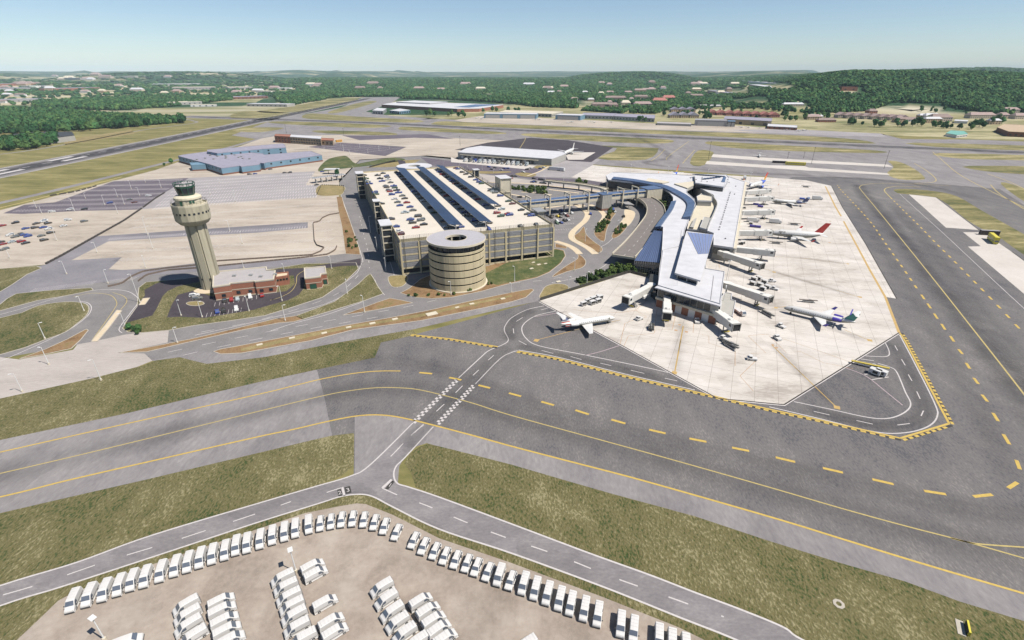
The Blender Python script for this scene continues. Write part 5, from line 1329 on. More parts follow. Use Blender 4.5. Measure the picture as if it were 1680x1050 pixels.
# raised north block with panels on its roof
nbp = tblock([(1141, 300.5), (1187, 307), (1196, 292), (1192, 287), (1140, 286)], 12.6, M_GLASS, M_WROOF, 8, 'upper_roof', .4)
tblock([(1106, 301), (1128, 308.5), (1141, 302), (1141, 297)], 11.0, M_WALLG, M_CREAML, 8, 'skylight_roof', 0)
tblock([(1058, 297), (1064, 292), (1098, 298), (1087, 300)], 11.2, M_WALLG, M_CREAML, 8, 'skylight_roof', 0)
for i in range(12):
    a = rp([(1139.5 + i * 4.2, 286.3 + i * .27)], 13)[0]; mb = MB(); mb.box((a[0], a[1], 13.1), (4.2, 2.4, .3)); mb.build('solar_panel', M_BLUEPV, tm)
for i in range(6):
    a = rp([(1155 + i * 4.6, 293.6 - i * .6)], 13)[0]; mb = MB(); mb.box((a[0], a[1], 13.1), (4.2, 3, .3)); mb.build('solar_panel', M_BLUEPV, tm)
mb = MB(); p = rp([(1183, 298.5), (1189, 299), (1191.5, 290.5), (1187, 290)], 12.75); mb.prism(p, 12.6, 12.85); mb.build('roof_glazing', M_BLUESTR, tm)
# roof vents in rows
vm = MB(); vm.box((0, 0, .35), (.9, .9, .7)); vme = vm.mesh('roof_vent', M_GALVD)
V0, V1 = Vector(rp([(1179.5, 377)], 8.6)[0]), Vector(rp([(1198, 316)], 8.6)[0])
for i in range(19):
    q = V0.lerp(V1, i / 18 + rnd.uniform(-.008, .008)); link('roof_vent', vme, tm, None, (q.x, q.y, 8.6), ang)
for x, y in ((1190, 392), (1205, 319), (1207, 306), (1133, 292.5), (1142, 295), (1151, 297.5), (1160, 298.5), (1171, 296), (1194, 295), (1196, 300), (1152, 291.5)):
    q = rp([(x, y)], 8.6 if y > 300 else 12.6)[0]; link('roof_vent', vme, tm, None, (q[0], q[1], 8.6 if y > 300 else 12.6), ang)
mb = MB()
for px0, px1, z in (((1118, 378), (1112, 440), HZ + .1), ((1163, 402), (1157, 440), HZ + .4), ((1171, 452), (1166, 492), HZ + .4)):
    a, b = rp([px0], z)[0], rp([px1], z)[0]; mb.ribbon([a, b], .25, z + .02)
mb.build('roof_joint', M_GALVD, tm)
# lightning-grey roof mast and end wall
tblock([(994, 288), (1003, 289), (1003, 299), (996, 298.5)], 8.0, M_CREAML, M_WROOF, name='end_roof', par=.2)

# ================================================================== far buildings
bw = gpts([(362, 283), (396, 279.5), (399, 280.5), (423, 277.5), (434, 275), (538, 262)])
# blue warehouse: stepped outline traced on its roof at 7.5 m
WZ = 7.5
W1, L_ = simple_building('warehouse', 'large low blue metal warehouse with purple grey roof and square windows', 'warehouse',
    rp([(292, 256), (345, 270), (363, 276), (393, 272), (396, 273.5), (425, 270), (427, 267.5), (433, 268), (436, 266.5), (528, 254.5), (510, 248), (434, 254), (431, 252), (404, 249.5), (342, 248.5), (300, 254)], WZ), WZ, M_WAREB, M_ROOFP, par=.25, base=(1.6, M_BRICKW))
for i in range(len(L_)):
    a, b = Vector(L_[i]), Vector(L_[(i + 1) % len(L_)])
    if (b - a).x > 14:
        k = max(1, int((b - a).length / 11))
        for j in range(k): window(W1, L_[i], L_[(i + 1) % len(L_)], (j + .5) / k, 5.3, 1.9, 1.5, M_GLASS)
mb = MB()
for k in range(14): mb.box((rnd.uniform(-60, 20), rnd.uniform(-10, 30), WZ + .6), (2.2, 2.2, 1.2))
mb.build('rooftop_unit', M_GALVD, W1, 'stuff')
W2, L_ = simple_building('warehouse', 'two storey blue metal block behind the large warehouse', 'warehouse',
    rp([(340, 248.5), (356, 251.5), (430, 244.5), (469, 242), (468, 238.5), (464, 235.5), (340, 246)], 10.5), 10.5, M_WAREB, M_ROOFP, par=.25, base=(1.6, M_BRICKW))
for i in range(len(L_)):
    a, b = Vector(L_[i]), Vector(L_[(i + 1) % len(L_)])
    if (b - a).x > 20:
        k = max(1, int((b - a).length / 11))
        for j in range(k):
            window(W2, L_[i], L_[(i + 1) % len(L_)], (j + .5) / k, 8.4, 1.9, 1.5, M_GLASS); window(W2, L_[i], L_[(i + 1) % len(L_)], (j + .5) / k, 4.6, 1.9, 1.5, M_GLASS)
tblk, L_ = simple_building('warehouse_extension', 'small blue box built against the left end of the large warehouse', 'warehouse',
    rp([(311, 267), (314, 271), (337, 270), (332, 266)], 6.5), 6.5, M_WAREB, M_WAREB, par=.2, base=(1.4, M_BRICKW))
# brick office building
def facade_windows(t, L_, rows, sp, w_, h_, minlen=15):
    for i in range(len(L_)):
        a, b = Vector(L_[i]), Vector(L_[(i + 1) % len(L_)])
        if (b - a).x > minlen:
            k = max(1, int((b - a).length / sp))
            for z in rows:
                for j in range(k): window(t, L_[i], L_[(i + 1) % len(L_)], (j + .5) / k, z, w_, h_, M_GLASS)
M_TANB = plain('tan_stucco', (.36, .27, .18), .9, var=.1, scale=.2)
t, L_ = simple_building('office_building', 'two storey red brick office block at the left end of the row beyond the lots', 'office building',
    rp([(450, 223), (475, 224.5), (478, 221), (452, 220)], 10), 10, M_BRICK, M_BRICK, par=.4); facade_windows(t, L_, (3, 7), 6, 2.2, 1.8)
t, L_ = simple_building('office_building', 'long two storey tan office block with dark window bays beside the red brick one', 'office building',
    rp([(475.5, 224.5), (526, 228), (528, 223.5), (478, 221)], 10), 10, M_TANB, M_WROOF, par=.4); facade_windows(t, L_, (3, 7), 5, 3.6, 2.2)
t, L_ = simple_building('office_building', 'low tan office annex next to two yellow buses', 'office building',
    rp([(526.5, 230), (546, 231), (548, 227.5), (528, 226.5)], 7), 7, M_TANB, M_BRICK, par=.4); facade_windows(t, L_, (3.5,), 6, 2.5, 1.8, 8)
# cargo building with docks
CZ2 = 7.6
cp_ = rp([(751, 250), (905, 261), (929, 252), (922, 248.5), (789, 239.5), (766, 243)], CZ2)
cg, L_ = simple_building('cargo_building', 'long white roofed cargo building with a row of loading docks', 'cargo building', cp_, CZ2, M_WALLG, M_WROOF, par=.3)
ccx, ccy = cg.location.x, cg.location.y
la, lb = Vector((cp_[0][0] - ccx, cp_[0][1] - ccy)), Vector((cp_[1][0] - ccx, cp_[1][1] - ccy))
de = (lb - la).normalized(); dn = Vector((de.y, -de.x)); DL = (lb - la).length; drz = math.atan2(de.y, de.x)
for k in range(21):
    f = .05 + .76 * k / 20
    window(cg, tuple(la), tuple(lb), f, 2.3, 3.2, 3.6, M_GLASS if k % 3 else M_WHITEP, 'dock_door')
mb = MB(); c = la + de * DL * .45 + dn * .8; mb.box((c.x, c.y, 5.0), (DL * .84, 1.8, .4), drz); mb.build('dock_canopy', M_CREAML, cg)
# big store / factory with white roof
def sblock(name, label, cat, px, z, wall, roof, base=None, par=.4, group=None, rows=(), sp=8, w_=3, h_=2.2, minlen=10):
    t, L_ = simple_building(name, label, cat, rp(px, z), z, wall, roof, par=par, base=base, group=group)
    if rows: facade_windows(t, L_, rows, sp, w_, h_, minlen)
    return t
sblock('distribution_hall', 'huge flat white roofed hall with brick base at the forest edge', 'warehouse', [(626, 171.5), (750, 178.5), (786, 178), (826, 172), (775, 170), (655, 166.5)], 9, M_BRICK, M_WROOF, par=.2)
sblock('distribution_hall', 'smaller white roofed hall behind the huge one at the forest edge', 'warehouse', [(650, 167), (705, 169.5), (735, 167), (680, 164.8)], 12, M_GALVD, M_WROOF, par=.2)
mb = MB(); q = rp([(745, 175.5), (770, 176.3), (820, 171.5), (780, 171.2)], 9.3); mb.prism(q, 9.05, 9.5); o = mb.build('roof_panels', M_BLUESTR); tag(o, 'field of blue solar panels on the huge white roofed hall', 'solar panels')
sblock('hangar', 'pale green gabled hangar beside the far taxiway', 'hangar', [(611, 181), (628, 182), (634, 178), (619, 176.8)], 9, M_GALV, M_WROOF, par=0, rows=(3,), sp=9, w_=6, h_=4)
sblock('hangar', 'small blue hangar with white roof beside the far taxiway', 'hangar', [(639, 181), (655, 182.6), (673, 180.5), (656, 178)], 7.5, M_WAREB, M_WROOF, par=0, rows=(3,), sp=9, w_=5, h_=4)
M_HANGD = plain('hangar_door_metal', (.36, .35, .33), .6, .2)
def hangar(px0, px1, depth, h, label, ndoors, blue=M_WAREB, rf=M_WROOF):
    a, b = Vector(gpts([px0])[0]), Vector(gpts([px1])[0]); e = (b - a).normalized(); n = Vector((-e.y, e.x)); L_ = (b - a).length
    p = [tuple(a), tuple(b), tuple(b + n * depth), tuple(a + n * depth)]
    t, Lp = simple_building('hangar', label, 'hangar', p, h, blue, rf, par=.3)
    ia = Lp.index(min(Lp, key=lambda q: (Vector(q) - (a - Vector(t.location[:2]))).length)); pa = Lp[ia]; pb = min(Lp, key=lambda q: (Vector(q) - (b - Vector(t.location[:2]))).length)
    for i in range(ndoors): window(t, pa, pb, (i + .5) / ndoors, h * .4, L_ / ndoors * .82, h * .78, M_HANGD, 'hangar_door', out=.1, d=.3)
    return t
hangar((794, 194), (880, 195), 45, 10.5, 'wide blue hangar with three pale doors on the far apron', 3)
hangar((911, 196.2), (952, 197.5), 45, 10.5, 'blue hangar with one pale door on the far apron', 1)
hangar((1139, 206), (1192, 207.5), 40, 11, 'grey hangar with open dark front on the far apron', 1, M_GALVD, M_GALVD)
hangar((1192.5, 207.6), (1205, 208), 30, 10, 'small dark blue glazed hall beside the grey hangar', 2, M_GLASS, M_GLASSB)
sblock('office_building', 'long low cream roofed office behind the wide blue hangar', 'office building', [(818, 184), (905, 187), (924, 183), (830, 180.5)], 8, M_WALLG, M_CREAML, rows=(3.5,), sp=9, w_=4)
sblock('office_building', 'long grey office range right of the single door blue hangar', 'office building', [(953, 189), (1005, 190.5), (1012, 186), (958, 185)], 8, M_GALV, M_ROOFP, rows=(4,), sp=8)
sblock('office_building', 'grey flat office range ending in front of the gabled tan houses', 'office building', [(1006, 190.5), (1074, 194.5), (1075, 188.5), (1012, 186.5)], 8, M_GALV, M_ROOFP, rows=(4,), sp=8)
sblock('storage_shed', 'long low dark shed left of the grey hangar', 'shed', [(1078, 202), (1134, 204), (1134, 201.5), (1078, 199.5)], 4, M_WALLG, M_ROOFG, par=.2)
sblock('storage_building', 'long tan building with dark doors behind the glazed hall', 'storage building', [(1187, 195), (1266, 199), (1267, 194), (1190, 190.5)], 10, M_TANB, M_ROOFP, rows=(3,), sp=22, w_=6, h_=5)
sblock('club_house', 'narrow white and brick low building on the right of the far apron', 'office building', [(1259, 207), (1308, 209.5), (1308, 206), (1260, 203)], 5, M_BRICK, M_WROOF, rows=(3,), sp=8, w_=3, h_=1.6)
sblock('school_building', 'long brick building with flat pale roof at the foot of the wooded hill', 'school', [(1202, 167), (1254, 169), (1255, 165.5), (1203, 163.5)], 8, M_BRICK, M_CREAML, rows=(4,), sp=14)
sblock('warehouse', 'dark fronted long warehouse set in a clearing below the hill', 'warehouse', [(1462, 178), (1497, 180), (1535, 178), (1530, 173.5), (1475, 172)], 10, M_STEEL, M_CREAML)
sblock('terminal_office', 'brick sided hall with tan roof at the right edge of the picture', 'hall', [(1636, 209), (1655, 216), (1720, 219), (1720, 207), (1648, 203.5)], 8, M_BRICKW, M_TANB, rows=(3,), sp=7)
sblock('flight_school', 'white walled pavilion with turquoise roof beside the far taxiway', 'pavilion', [(1552, 218.5), (1570, 221.5), (1588, 219.5), (1582, 215), (1560, 214)], 5, M_WHITEP, plain('turquoise_roof', (.12, .3, .25), .7), par=.2, rows=(2,), sp=5, w_=3, h_=1.6, minlen=4)
sblock('roadside_shed', 'thin pale roofed shed between two apartment blocks on the right', 'shed', [(1566, 198), (1588, 199), (1588, 197), (1567, 196)], 5, M_WHITEP, M_WROOF, par=0)
# gabled houses and apartment rows
ORD = 'first second third fourth fifth sixth seventh eighth ninth tenth eleventh twelfth thirteenth fourteenth fifteenth sixteenth seventeenth eighteenth nineteenth twentieth twenty-first twenty-second twenty-third twenty-fourth twenty-fifth twenty-sixth'.split()
def house(px, w_, d, h, wall, roof, label, rz=0, group=None, cat='house', name='house', ridge_x=True):
    g = GT(*px); t = thing(name, label, cat, (g.x, g.y + d / 2, g.z), rz, group)
    mb = MB(); mb.box((0, 0, h / 2), (w_, d, h)); mb.build('wall', wall, t)
    o = .6; rh = min(w_, d) * .3
    mb = MB()
    if ridge_x: v = [(-w_ / 2 - o, -d / 2 - o, h), (w_ / 2 + o, -d / 2 - o, h), (w_ / 2 + o, d / 2 + o, h), (-w_ / 2 - o, d / 2 + o, h), (-w_ / 2 + d * .25, 0, h + rh), (w_ / 2 - d * .25, 0, h + rh)]; f = [(0, 1, 5, 4), (2, 3, 4, 5), (1, 2, 5), (3, 0, 4), (3, 2, 1, 0)]
    else: v = [(-w_ / 2 - o, -d / 2 - o, h), (w_ / 2 + o, -d / 2 - o, h), (w_ / 2 + o, d / 2 + o, h), (-w_ / 2 - o, d / 2 + o, h), (0, -d / 2 - o, h + rh), (0, d / 2 + o, h + rh)]; f = [(0, 4, 5, 3), (1, 2, 5, 4), (0, 1, 4), (2, 3, 5), (3, 2, 1, 0)]
    mb.add(v, f); mb.build('roof', roof, t)
    k = max(2, int(w_ / 5))
    for j in range(k):
        for z in ([h * .5] if h < 6 else [h * .28, h * .72]): window(t, (-w_ / 2, -d / 2), (w_ / 2, -d / 2), (j + .5) / k, z, 1.6, 1.5, M_GLASS)
    return t
M_ROOFT = plain('brown_shingle_roof', (.2, .15, .135), .9, var=.15, scale=.2)
M_ROOFR = plain('red_roof', (.3, .12, .1), .9, var=.12, scale=.2)
M_ROOFPK = plain('pinkish_shingle_roof', (.27, .2, .185), .9, var=.12, scale=.2)
M_STUC = plain('pale_stucco', (.42, .36, .29), .9, var=.08)
for k in range(8):
    house((1170 + k * 14.4, 188.5 + k * .6), 25, 22, 6, M_ROOFR, M_ROOFR, f'red gabled row house, {["first", "second", "third", "fourth", "fifth", "sixth", "seventh", "last"][k]} from the left in the row of eight', ridge_x=False, group='row of red gabled houses')
for k in range(8):
    house((1383 + k * 14.2, 193.5 + k * .7), 25, 20, 7, M_STUC, M_ROOFPK, f'pale gabled apartment section below the hill, {["first", "second", "third", "fourth", "fifth", "sixth", "seventh", "last"][k]} of eight from the left', ridge_x=False, group='row of pale gabled apartments')
for k, x in enumerate((1108, 1123, 1138)):
    house((x, 193.5), 26, 24, 6, M_TANB, M_ROOFP, f'tan gabled house in front row, {("left", "middle", "right")[k]} of three behind the long shed', ridge_x=False, group='tan gabled houses')
for k, x in enumerate((1108, 1121, 1134)):
    house((x, 184.5), 24, 20, 8, M_TANB, M_ROOFP, f'brown gabled house in back row, {("left", "middle", "right")[k]} of three among trees', ridge_x=False, group='brown gabled houses')
for i, (x, y, w_, d, h, wa, ro, lb) in enumerate((
    (1545, 199.5, 46, 24, 9, M_STUC, M_ROOFT, 'brown roofed apartment block left of the thin pale shed'),
    (1612, 194.5, 62, 20, 8, M_STUC, M_ROOFPK, 'long pinkish roofed apartment block right of the thin pale shed'),
    (1648, 193.5, 24, 18, 7, M_STUC, M_ROOFPK, 'single gabled apartment house near the right edge'),
    (1677, 195.5, 36, 18, 8, M_STUC, M_ROOFPK, 'apartment block cut by the right edge of the picture'),
    (1432, 187.5, 22, 18, 8, M_BRICK, M_ROOFT, 'dark red house standing behind the pale gabled apartments'),
    (1010, 165, 85, 22, 11, M_ROOFT, M_ROOFT, 'long brown apartment block on the left among the woods'),
    (1052, 162, 60, 20, 9, M_ROOFT, M_ROOFT, 'second brown apartment block among the woods'),
    (985, 176, 55, 20, 9, M_ROOFPK, M_ROOFT, 'brown roofed apartments nearer the far hangars, left one'),
    (1003, 176, 44, 20, 8, M_ROOFPK, M_ROOFT, 'brown roofed apartments nearer the far hangars, right one'),
    (1027, 172.5, 32, 26, 8, M_STUC, M_CREAML, 'cream roofed square building between the brown apartments'),
    (1055, 174, 60, 24, 7, M_ROOFPK, M_ROOFPK, 'pinkish apartment row left of the red roofed ones'),
    (1083, 168, 55, 30, 7, M_BRICK, M_ROOFR, 'red roofed apartment row, front one of the cluster'),
    (1098, 163, 55, 30, 7, M_BRICK, M_ROOFR, 'red roofed apartment row, back one of the cluster'),
    (1143, 160, 60, 20, 9, M_ROOFPK, M_ROOFT, 'brown block right of the red roofed cluster'),
    (1001, 154, 40, 20, 9, M_STUC, M_ROOFPK, 'pale villa in the woods above the brown blocks, left one'),
    (1031, 154, 40, 20, 9, M_STUC, M_ROOFPK, 'pale villa in the woods above the brown blocks, right one'),
    (960, 154, 30, 20, 9, M_WHITEP, M_WROOF, 'white house in the woods left of the brown blocks'),
    (1065, 149, 80, 20, 9, M_STUC, M_ROOFPK, 'long pale block high in the middle woods'),
    (1357, 200.5, 40, 14, 4.5, M_BRICK, M_ROOFT, 'low brown roofed house near the far apron edge'),
    (1165, 176.5, 70, 12, 5, M_GALV, M_GALV, 'long pale low building behind the brown gabled houses'),
    (1302, 174.5, 60, 14, 6, M_STUC, M_WROOF, 'pale flat building in the clearing under the hill'),
    (1660, 185, 40, 18, 8, M_STUC, M_ROOFPK, 'small pale house at the hill foot near the right edge'))):
    house((x, y), w_, d, h, wa, ro, lb, cat='apartment building' if w_ > 30 else 'house', name='apartment_building' if w_ > 30 else 'house')
rq = random.Random(9); nw = 0
for poly, n_, lbw in (([(880, 165), (1000, 170), (1150, 158), (1330, 160), (1330, 146), (1100, 134), (900, 138)], 26, 'middle woods'), ([(0, 170), (200, 158), (420, 156), (430, 140), (0, 138)], 20, 'far left plain'), ([(430, 150), (800, 150), (900, 140), (600, 131), (420, 133)], 12, 'forest beyond the runways'), ([(60, 132), (380, 132), (380, 124), (60, 124)], 8, 'ridge at the far left'), ([(1330, 198), (1640, 205), (1640, 196), (1340, 190)], 10, 'estate below the wooded hill')):
    hs_ = []
    while len(hs_) < n_:
        q = (rq.uniform(min(p[0] for p in poly), max(p[0] for p in poly)), rq.uniform(min(p[1] for p in poly), max(p[1] for p in poly)))
        if inside(q, poly): hs_.append(q)
    for i, q in enumerate(sorted(hs_)):
        s_ = max(1, (165 - q[1]) * .05 + 1); house(q, rq.uniform(16, 42) * s_, rq.uniform(12, 18) * s_, rq.uniform(5, 9) * min(s_, 1.7), rq.choice((M_STUC, M_WHITEP, M_TANB)), rq.choice((M_ROOFPK, M_CREAML, M_WROOF, M_ROOFT, M_ROOFPK)), f'small pale house in the {lbw}, {ORD[i]} from the left', group='scattered houses in the ' + lbw)
# left background industry
for i, (x0, y0, x1, y1, dp, h, wa, ro, lb) in enumerate((
    (-30, 169, 72, 166.5, 60, 10, M_GALV, M_ROOFP, 'long dark roofed factory at the left edge, nearest of the far ones'),
    (282, 173, 332, 170.5, 50, 9, M_WALLG, M_CREAML, 'pale blocky warehouse between the left wood and the far taxiway'),
    (313, 175.2, 354, 174.5, 25, 6, M_WHITEP, M_CREAML, 'low white shed in front of the pale blocky warehouse'),
    (405, 174.5, 471, 175.5, 45, 8, M_WALLG, M_WROOF, 'long grey warehouse beside the end of the runway'),
    (382, 163, 440, 161, 60, 9, M_BRICKW, M_ROOFP, 'brown warehouse left of the runway end'),
    (283, 147.5, 352, 147, 120, 14, M_GALVD, M_CREAML, 'wide grey factory in the far left plain'),
    (375, 147, 415, 146, 100, 14, M_GALVD, M_CREAML, 'grey factory right of the wide one in the far left plain'),
    (0, 150, 60, 148, 120, 14, M_GALVD, M_ROOFP, 'dark factory far away at the left edge'),
    (90, 149.5, 165, 147, 110, 13, M_BRICK, M_ROOFP, 'long reddish factory in the far left plain'),
    (50, 144.5, 68, 144.2, 90, 12, M_WHITEP, M_WROOF, 'small white roofed factory in the far left plain, left one'),
    (74, 144.5, 88, 144.2, 90, 12, M_WHITEP, M_WROOF, 'small white roofed factory in the far left plain, right one'),
    (100, 131.5, 132, 131.5, 200, 20, M_WALLG, M_CREAML, 'pale depot on the far left horizon'),
    (200, 128.5, 222, 128.5, 200, 20, M_WALLG, M_CREAML, 'pale depot on the horizon above the left wood'),
    (1380, 149, 1406, 149.5, 30, 12, M_BRICK, M_BRICKW, 'red brown lodge alone half way up the wooded hill'),
    (1228, 143, 1292, 144.5, 50, 14, M_TANB, M_WROOF, 'cream flat roofed building at the left shoulder of the wooded hill'),
    (1160, 153, 1223, 155, 40, 14, M_TANB, M_ROOFP, 'long tan flat roofed block at the edge of the wood'),
    (420, 152, 445, 153, 60, 9, M_WHITEP, M_CREAML, 'white house like shed left of the forest beyond the runway'),
    (455, 147, 475, 147, 70, 10, M_WHITEP, M_WROOF, 'small white hall in the trees beyond the runway end'),
    (140, 163.5, 260, 160, 60, 8, M_WALLG, M_CREAML, 'long beige depot between the two left woods'),
    (250, 141, 330, 140.5, 120, 12, M_GALVD, M_WROOF, 'grey depot with pale roof in the far left plain'),
    (0, 141, 60, 140.5, 120, 12, M_BRICK, M_ROOFP, 'reddish mill at the far left edge'),
    (780, 157, 818, 158, 40, 8, M_WHITEP, M_CREAML, 'pale flat house in the forest above the huge hall'),
    (1215, 135, 1290, 135.5, 60, 12, M_WHITEP, M_WROOF, 'thin white building line in the distant woods'))):
    a, b = GT(x0, y0), GT(x1, y1); e = Vector((b.x - a.x, b.y - a.y)); L_ = e.length; e.normalize(); n = Vector((-e.y, e.x))
    p = [(a.x, a.y), (b.x, b.y), (b.x + n.x * dp, b.y + n.y * dp), (a.x + n.x * dp, a.y + n.y * dp)]
    zt = max(0, hgt(a.x, a.y))
    t, Lp = simple_building('factory', lb, 'factory', p, h, wa, ro, par=.4, z0=zt)
    facade_windows(t, Lp, (h * .4,), 16, 5, 2.4, 20)
# grey barracks by the left wood
t, L_ = simple_building('bunker_building', 'low dark roofed building half hidden by the left wood', 'building', rp([(8, 221.5), (75, 228), (122, 222), (118, 216), (60, 216.5)], 8), 8, M_WALLG, M_STEEL, par=.3)
facade_windows(t, L_, (2.5,), 12, 3, 3, 10)
# ================================================================== vehicles
def paint(name, c, rough=.3, metal=0.0): return plain(name, c, rough, metal, var=.03, scale=1)
P_WHITE = paint('white_van_paint', (.5, .49, .475), .35)
P_COL = {'white': paint('white_car_paint', (.5, .5, .49)), 'black': paint('black_car_paint', (.022, .02, .018), .4), 'dark': paint('dark_brown_car_paint', (.06, .05, .04), .5), 'gray': paint('grey_car_paint', (.13, .13, .12), .5),
         'silver': paint('silver_car_paint', (.33, .37, .38), .4, .1), 'blue': paint('blue_car_paint', (.035, .06, .22), .4), 'green': paint('green_car_paint', (.05, .09, .05), .5), 'red': paint('red_car_paint', (.24, .02, .02), .4),
         'maroon': paint('maroon_car_paint', (.11, .03, .025), .5), 'yellow': paint('yellow_car_paint', (.5, .38, .02), .4)}
M_WIND = plain('windscreen_glass', (.085, .1, .125), .12, 0, var=.1, spec=.8)
M_BUMP = plain('grey_bumper_plastic', (.07, .07, .07), .7)
M_LAMPG = plain('headlamp_glass', (.4, .4, .38), .15)
M_TLAMP = plain('tail_lamp_red', (.3, .02, .02), .3)

def loft_body(prof, wf, mb, mi=0, under=.32):
    """prof: (x, z) from rear bottom over the roof to front bottom; wf(z) half width; rounded shoulders"""
    rows = []
    for x, z in prof:
        w_ = wf(x, z); rows.append([(x, -w_, z - .09), (x, -w_ * .9, z), (x, 0, z + .035), (x, w_ * .9, z), (x, w_, z - .09)])
    o = len(mb.v); n = len(rows)
    for r_ in rows: mb.v += r_
    for i in range(n - 1):
        for j in range(4): mb.f.append((o + i * 5 + j, o + (i + 1) * 5 + j, o + (i + 1) * 5 + j + 1, o + i * 5 + j + 1)); mb.m.append(mi)
    # sides as strips down to the sill
    for side in (0, 4):
        for i in range(n - 1):
            a, b = o + i * 5 + side, o + (i + 1) * 5 + side
            xa, xb = mb.v[a][0], mb.v[b][0]
            if abs(xa - xb) < 1e-6: continue
            k = len(mb.v); mb.v += [(xa, mb.v[a][1], under), (xb, mb.v[b][1], under)]
            mb.f.append((a, b, k + 1, k)); mb.m.append(mi)
    mb.add([(prof[0][0], -wf(0, .5), under), (prof[-1][0], -wf(0, .5), under), (prof[-1][0], wf(0, .5), under), (prof[0][0], wf(0, .5), under)], [(3, 2, 1, 0)], mi)

def wheels(t, xs, yw, r=.36, wd=.24):
    if ('w', r) not in WMESH:
        mb = MB(); mb.tube((0, -wd / 2, 0), (0, wd / 2, 0), r, n=14, mi=0); mb.tube((0, -wd / 2 - .01, 0), (0, wd / 2 + .01, 0), r * .55, n=10, mi=1)
        WMESH[('w', r)] = mb.mesh('wheel', [M_BLACK, M_GALV])
    for x in xs:
        for s in (-1, 1): link('wheel', WMESH[('w', r)], t, None, (x, s * yw, r))

def make_van(lab, group, tinted=True):
    t = thing('van', lab, 'van', (0, 0, 0), 0, group)
    prof = [(-2.78, .5), (-2.78, 1.0), (-2.74, 2.0), (-2.6, 2.42), (-1.0, 2.5), (.7, 2.47), (1.15, 2.36), (1.95, 1.55), (2.1, 1.42), (2.6, 1.2), (2.78, .95), (2.82, .5)]
    wf = lambda x, z: (1.0 - .12 * max(0, z - 1.1) / 1.4) * (1 - .07 * max(0, x - 1.9))
    mb = MB(); loft_body(prof, wf, mb); mb.build('body', P_WHITE, t)
    mb = MB(); mb.add([(1.2, -.78, 2.345), (1.2, .78, 2.345), (1.93, .86, 1.6), (1.93, -.86, 1.6), (1.2, 0, 2.375), (1.93, 0, 1.63)], [(0, 3, 5, 4), (4, 5, 2, 1)])
    mb.v = [(x, y, z + .03) for x, y, z in mb.v]; mb.build('windscreen', M_WIND, t)
    for s in (-1, 1):
        mb = MB(); q = [(.55, s * .93, 1.45), (1.75, s * .955, 1.45), (1.15, s * .89, 2.1), (.55, s * .89, 2.15)]
        mb.quad(*[(x, y + s * .03, z) for x, y, z in (q if s < 0 else q[::-1])]); mb.build('side_window', M_WIND, t)
        mb = MB(); mb.box((1.55, s * 1.16, 1.5), (.12, .26, .3)); mb.build('mirror', M_BUMP, t)
        mb = MB(); mb.add([(2.5, s * .62, 1.2), (2.5, s * .9, 1.16), (2.79, s * .88, .9), (2.81, s * .6, .92)], [(0, 1, 2, 3)]); mb.v = [(x + .02, y, z + .06) for x, y, z in mb.v]; mb.build('headlight', M_LAMPG, t)
        mb = MB(); mb.box((-.5, s * .985, 1.05), (4.0, .05, .06)); mb.build('side_trim', M_BUMP, t)
    for x_, s_ in ((2.8, 1.85), (-2.82, 1.8)): mb = MB(); mb.box((x_, 0, .5), (.16, s_, .3)); mb.build('bumper', M_BUMP, t)
    mb = MB()
    for y in (-.45, .45): mb.box((-2.79, y, 1.75), (.04, .6, .5))
    mb.build('rear_window', M_WIND, t)
    mb = MB()
    for k in range(4): mb.box((-2.1 + k * .8, 0, 2.55), (.06, 1.5, .03))
    mb.build('roof_rib', P_WHITE, t)
    wheels(t, (-1.75, 1.75), .86)
    return t
def make_suv(lab, group):
    t = thing('estate_car', lab, 'estate car', (0, 0, 0), 0, group)
    prof = [(-2.42, .5), (-2.44, .95), (-2.3, 1.25), (-2.0, 1.68), (-1.2, 1.76), (.2, 1.74), (.55, 1.66), (1.25, 1.14), (2.1, 1.0), (2.35, .85), (2.4, .5)]
    wf = lambda x, z: (.93 - .17 * max(0, z - 1.0) / .75) * (1 - .05 * max(0, x - 1.7))
    mb = MB(); loft_body(prof, wf, mb); mb.build('body', P_WHITE, t)
    mb = MB(); mb.add([(.6, -.68, 1.63), (.6, .68, 1.63), (1.22, .8, 1.17), (1.22, -.8, 1.17), (.6, 0, 1.66), (1.22, 0, 1.2)], [(0, 3, 5, 4), (4, 5, 2, 1)]); mb.v = [(x, y, z + .05) for x, y, z in mb.v]; mb.build('windscreen', M_WIND, t)
    for s in (-1, 1):
        mb = MB(); q = [(-2.0, s * .92, 1.08), (1.0, s * .92, 1.08), (.45, s * .81, 1.56), (-1.9, s * .81, 1.56)]
        mb.quad(*[(x, y + s * .02, z) for x, y, z in (q if s < 0 else q[::-1])]); mb.build('side_window', M_WIND, t)
        mb = MB(); mb.box((-.9, s * .62, 1.8), (2.0, .07, .07)); mb.build('roof_rail', M_BUMP, t)
        mb = MB(); mb.box((.95, s * 1.03, 1.15), (.16, .2, .16)); mb.build('mirror', M_BUMP, t)
        mb = MB(); mb.box((2.27, s * .68, .9), (.25, .38, .12)); mb.build('headlight', M_LAMPG, t)
    mb = MB(); mb.box((-2.2, 0, 1.42), (.1, 1.3, .38), 0, 0, Matrix.Rotation(.45, 3, 'Y')); mb.build('rear_window', M_WIND, t)
    for x_, s_ in ((2.38, 1.72), (-2.43, 1.7)): mb = MB(); mb.box((x_, 0, .53), (.12, s_, .27)); mb.build('bumper', M_BUMP, t)
    wheels(t, (-1.45, 1.45), .8, .34)
    return t
def heading(p, d, z=1.2, dz=0.0):
    a, b = G(*p, z + dz), G(p[0] + d[0], p[1] + d[1], z - dz); return math.atan2(b.y - a.y, b.x - a.x)
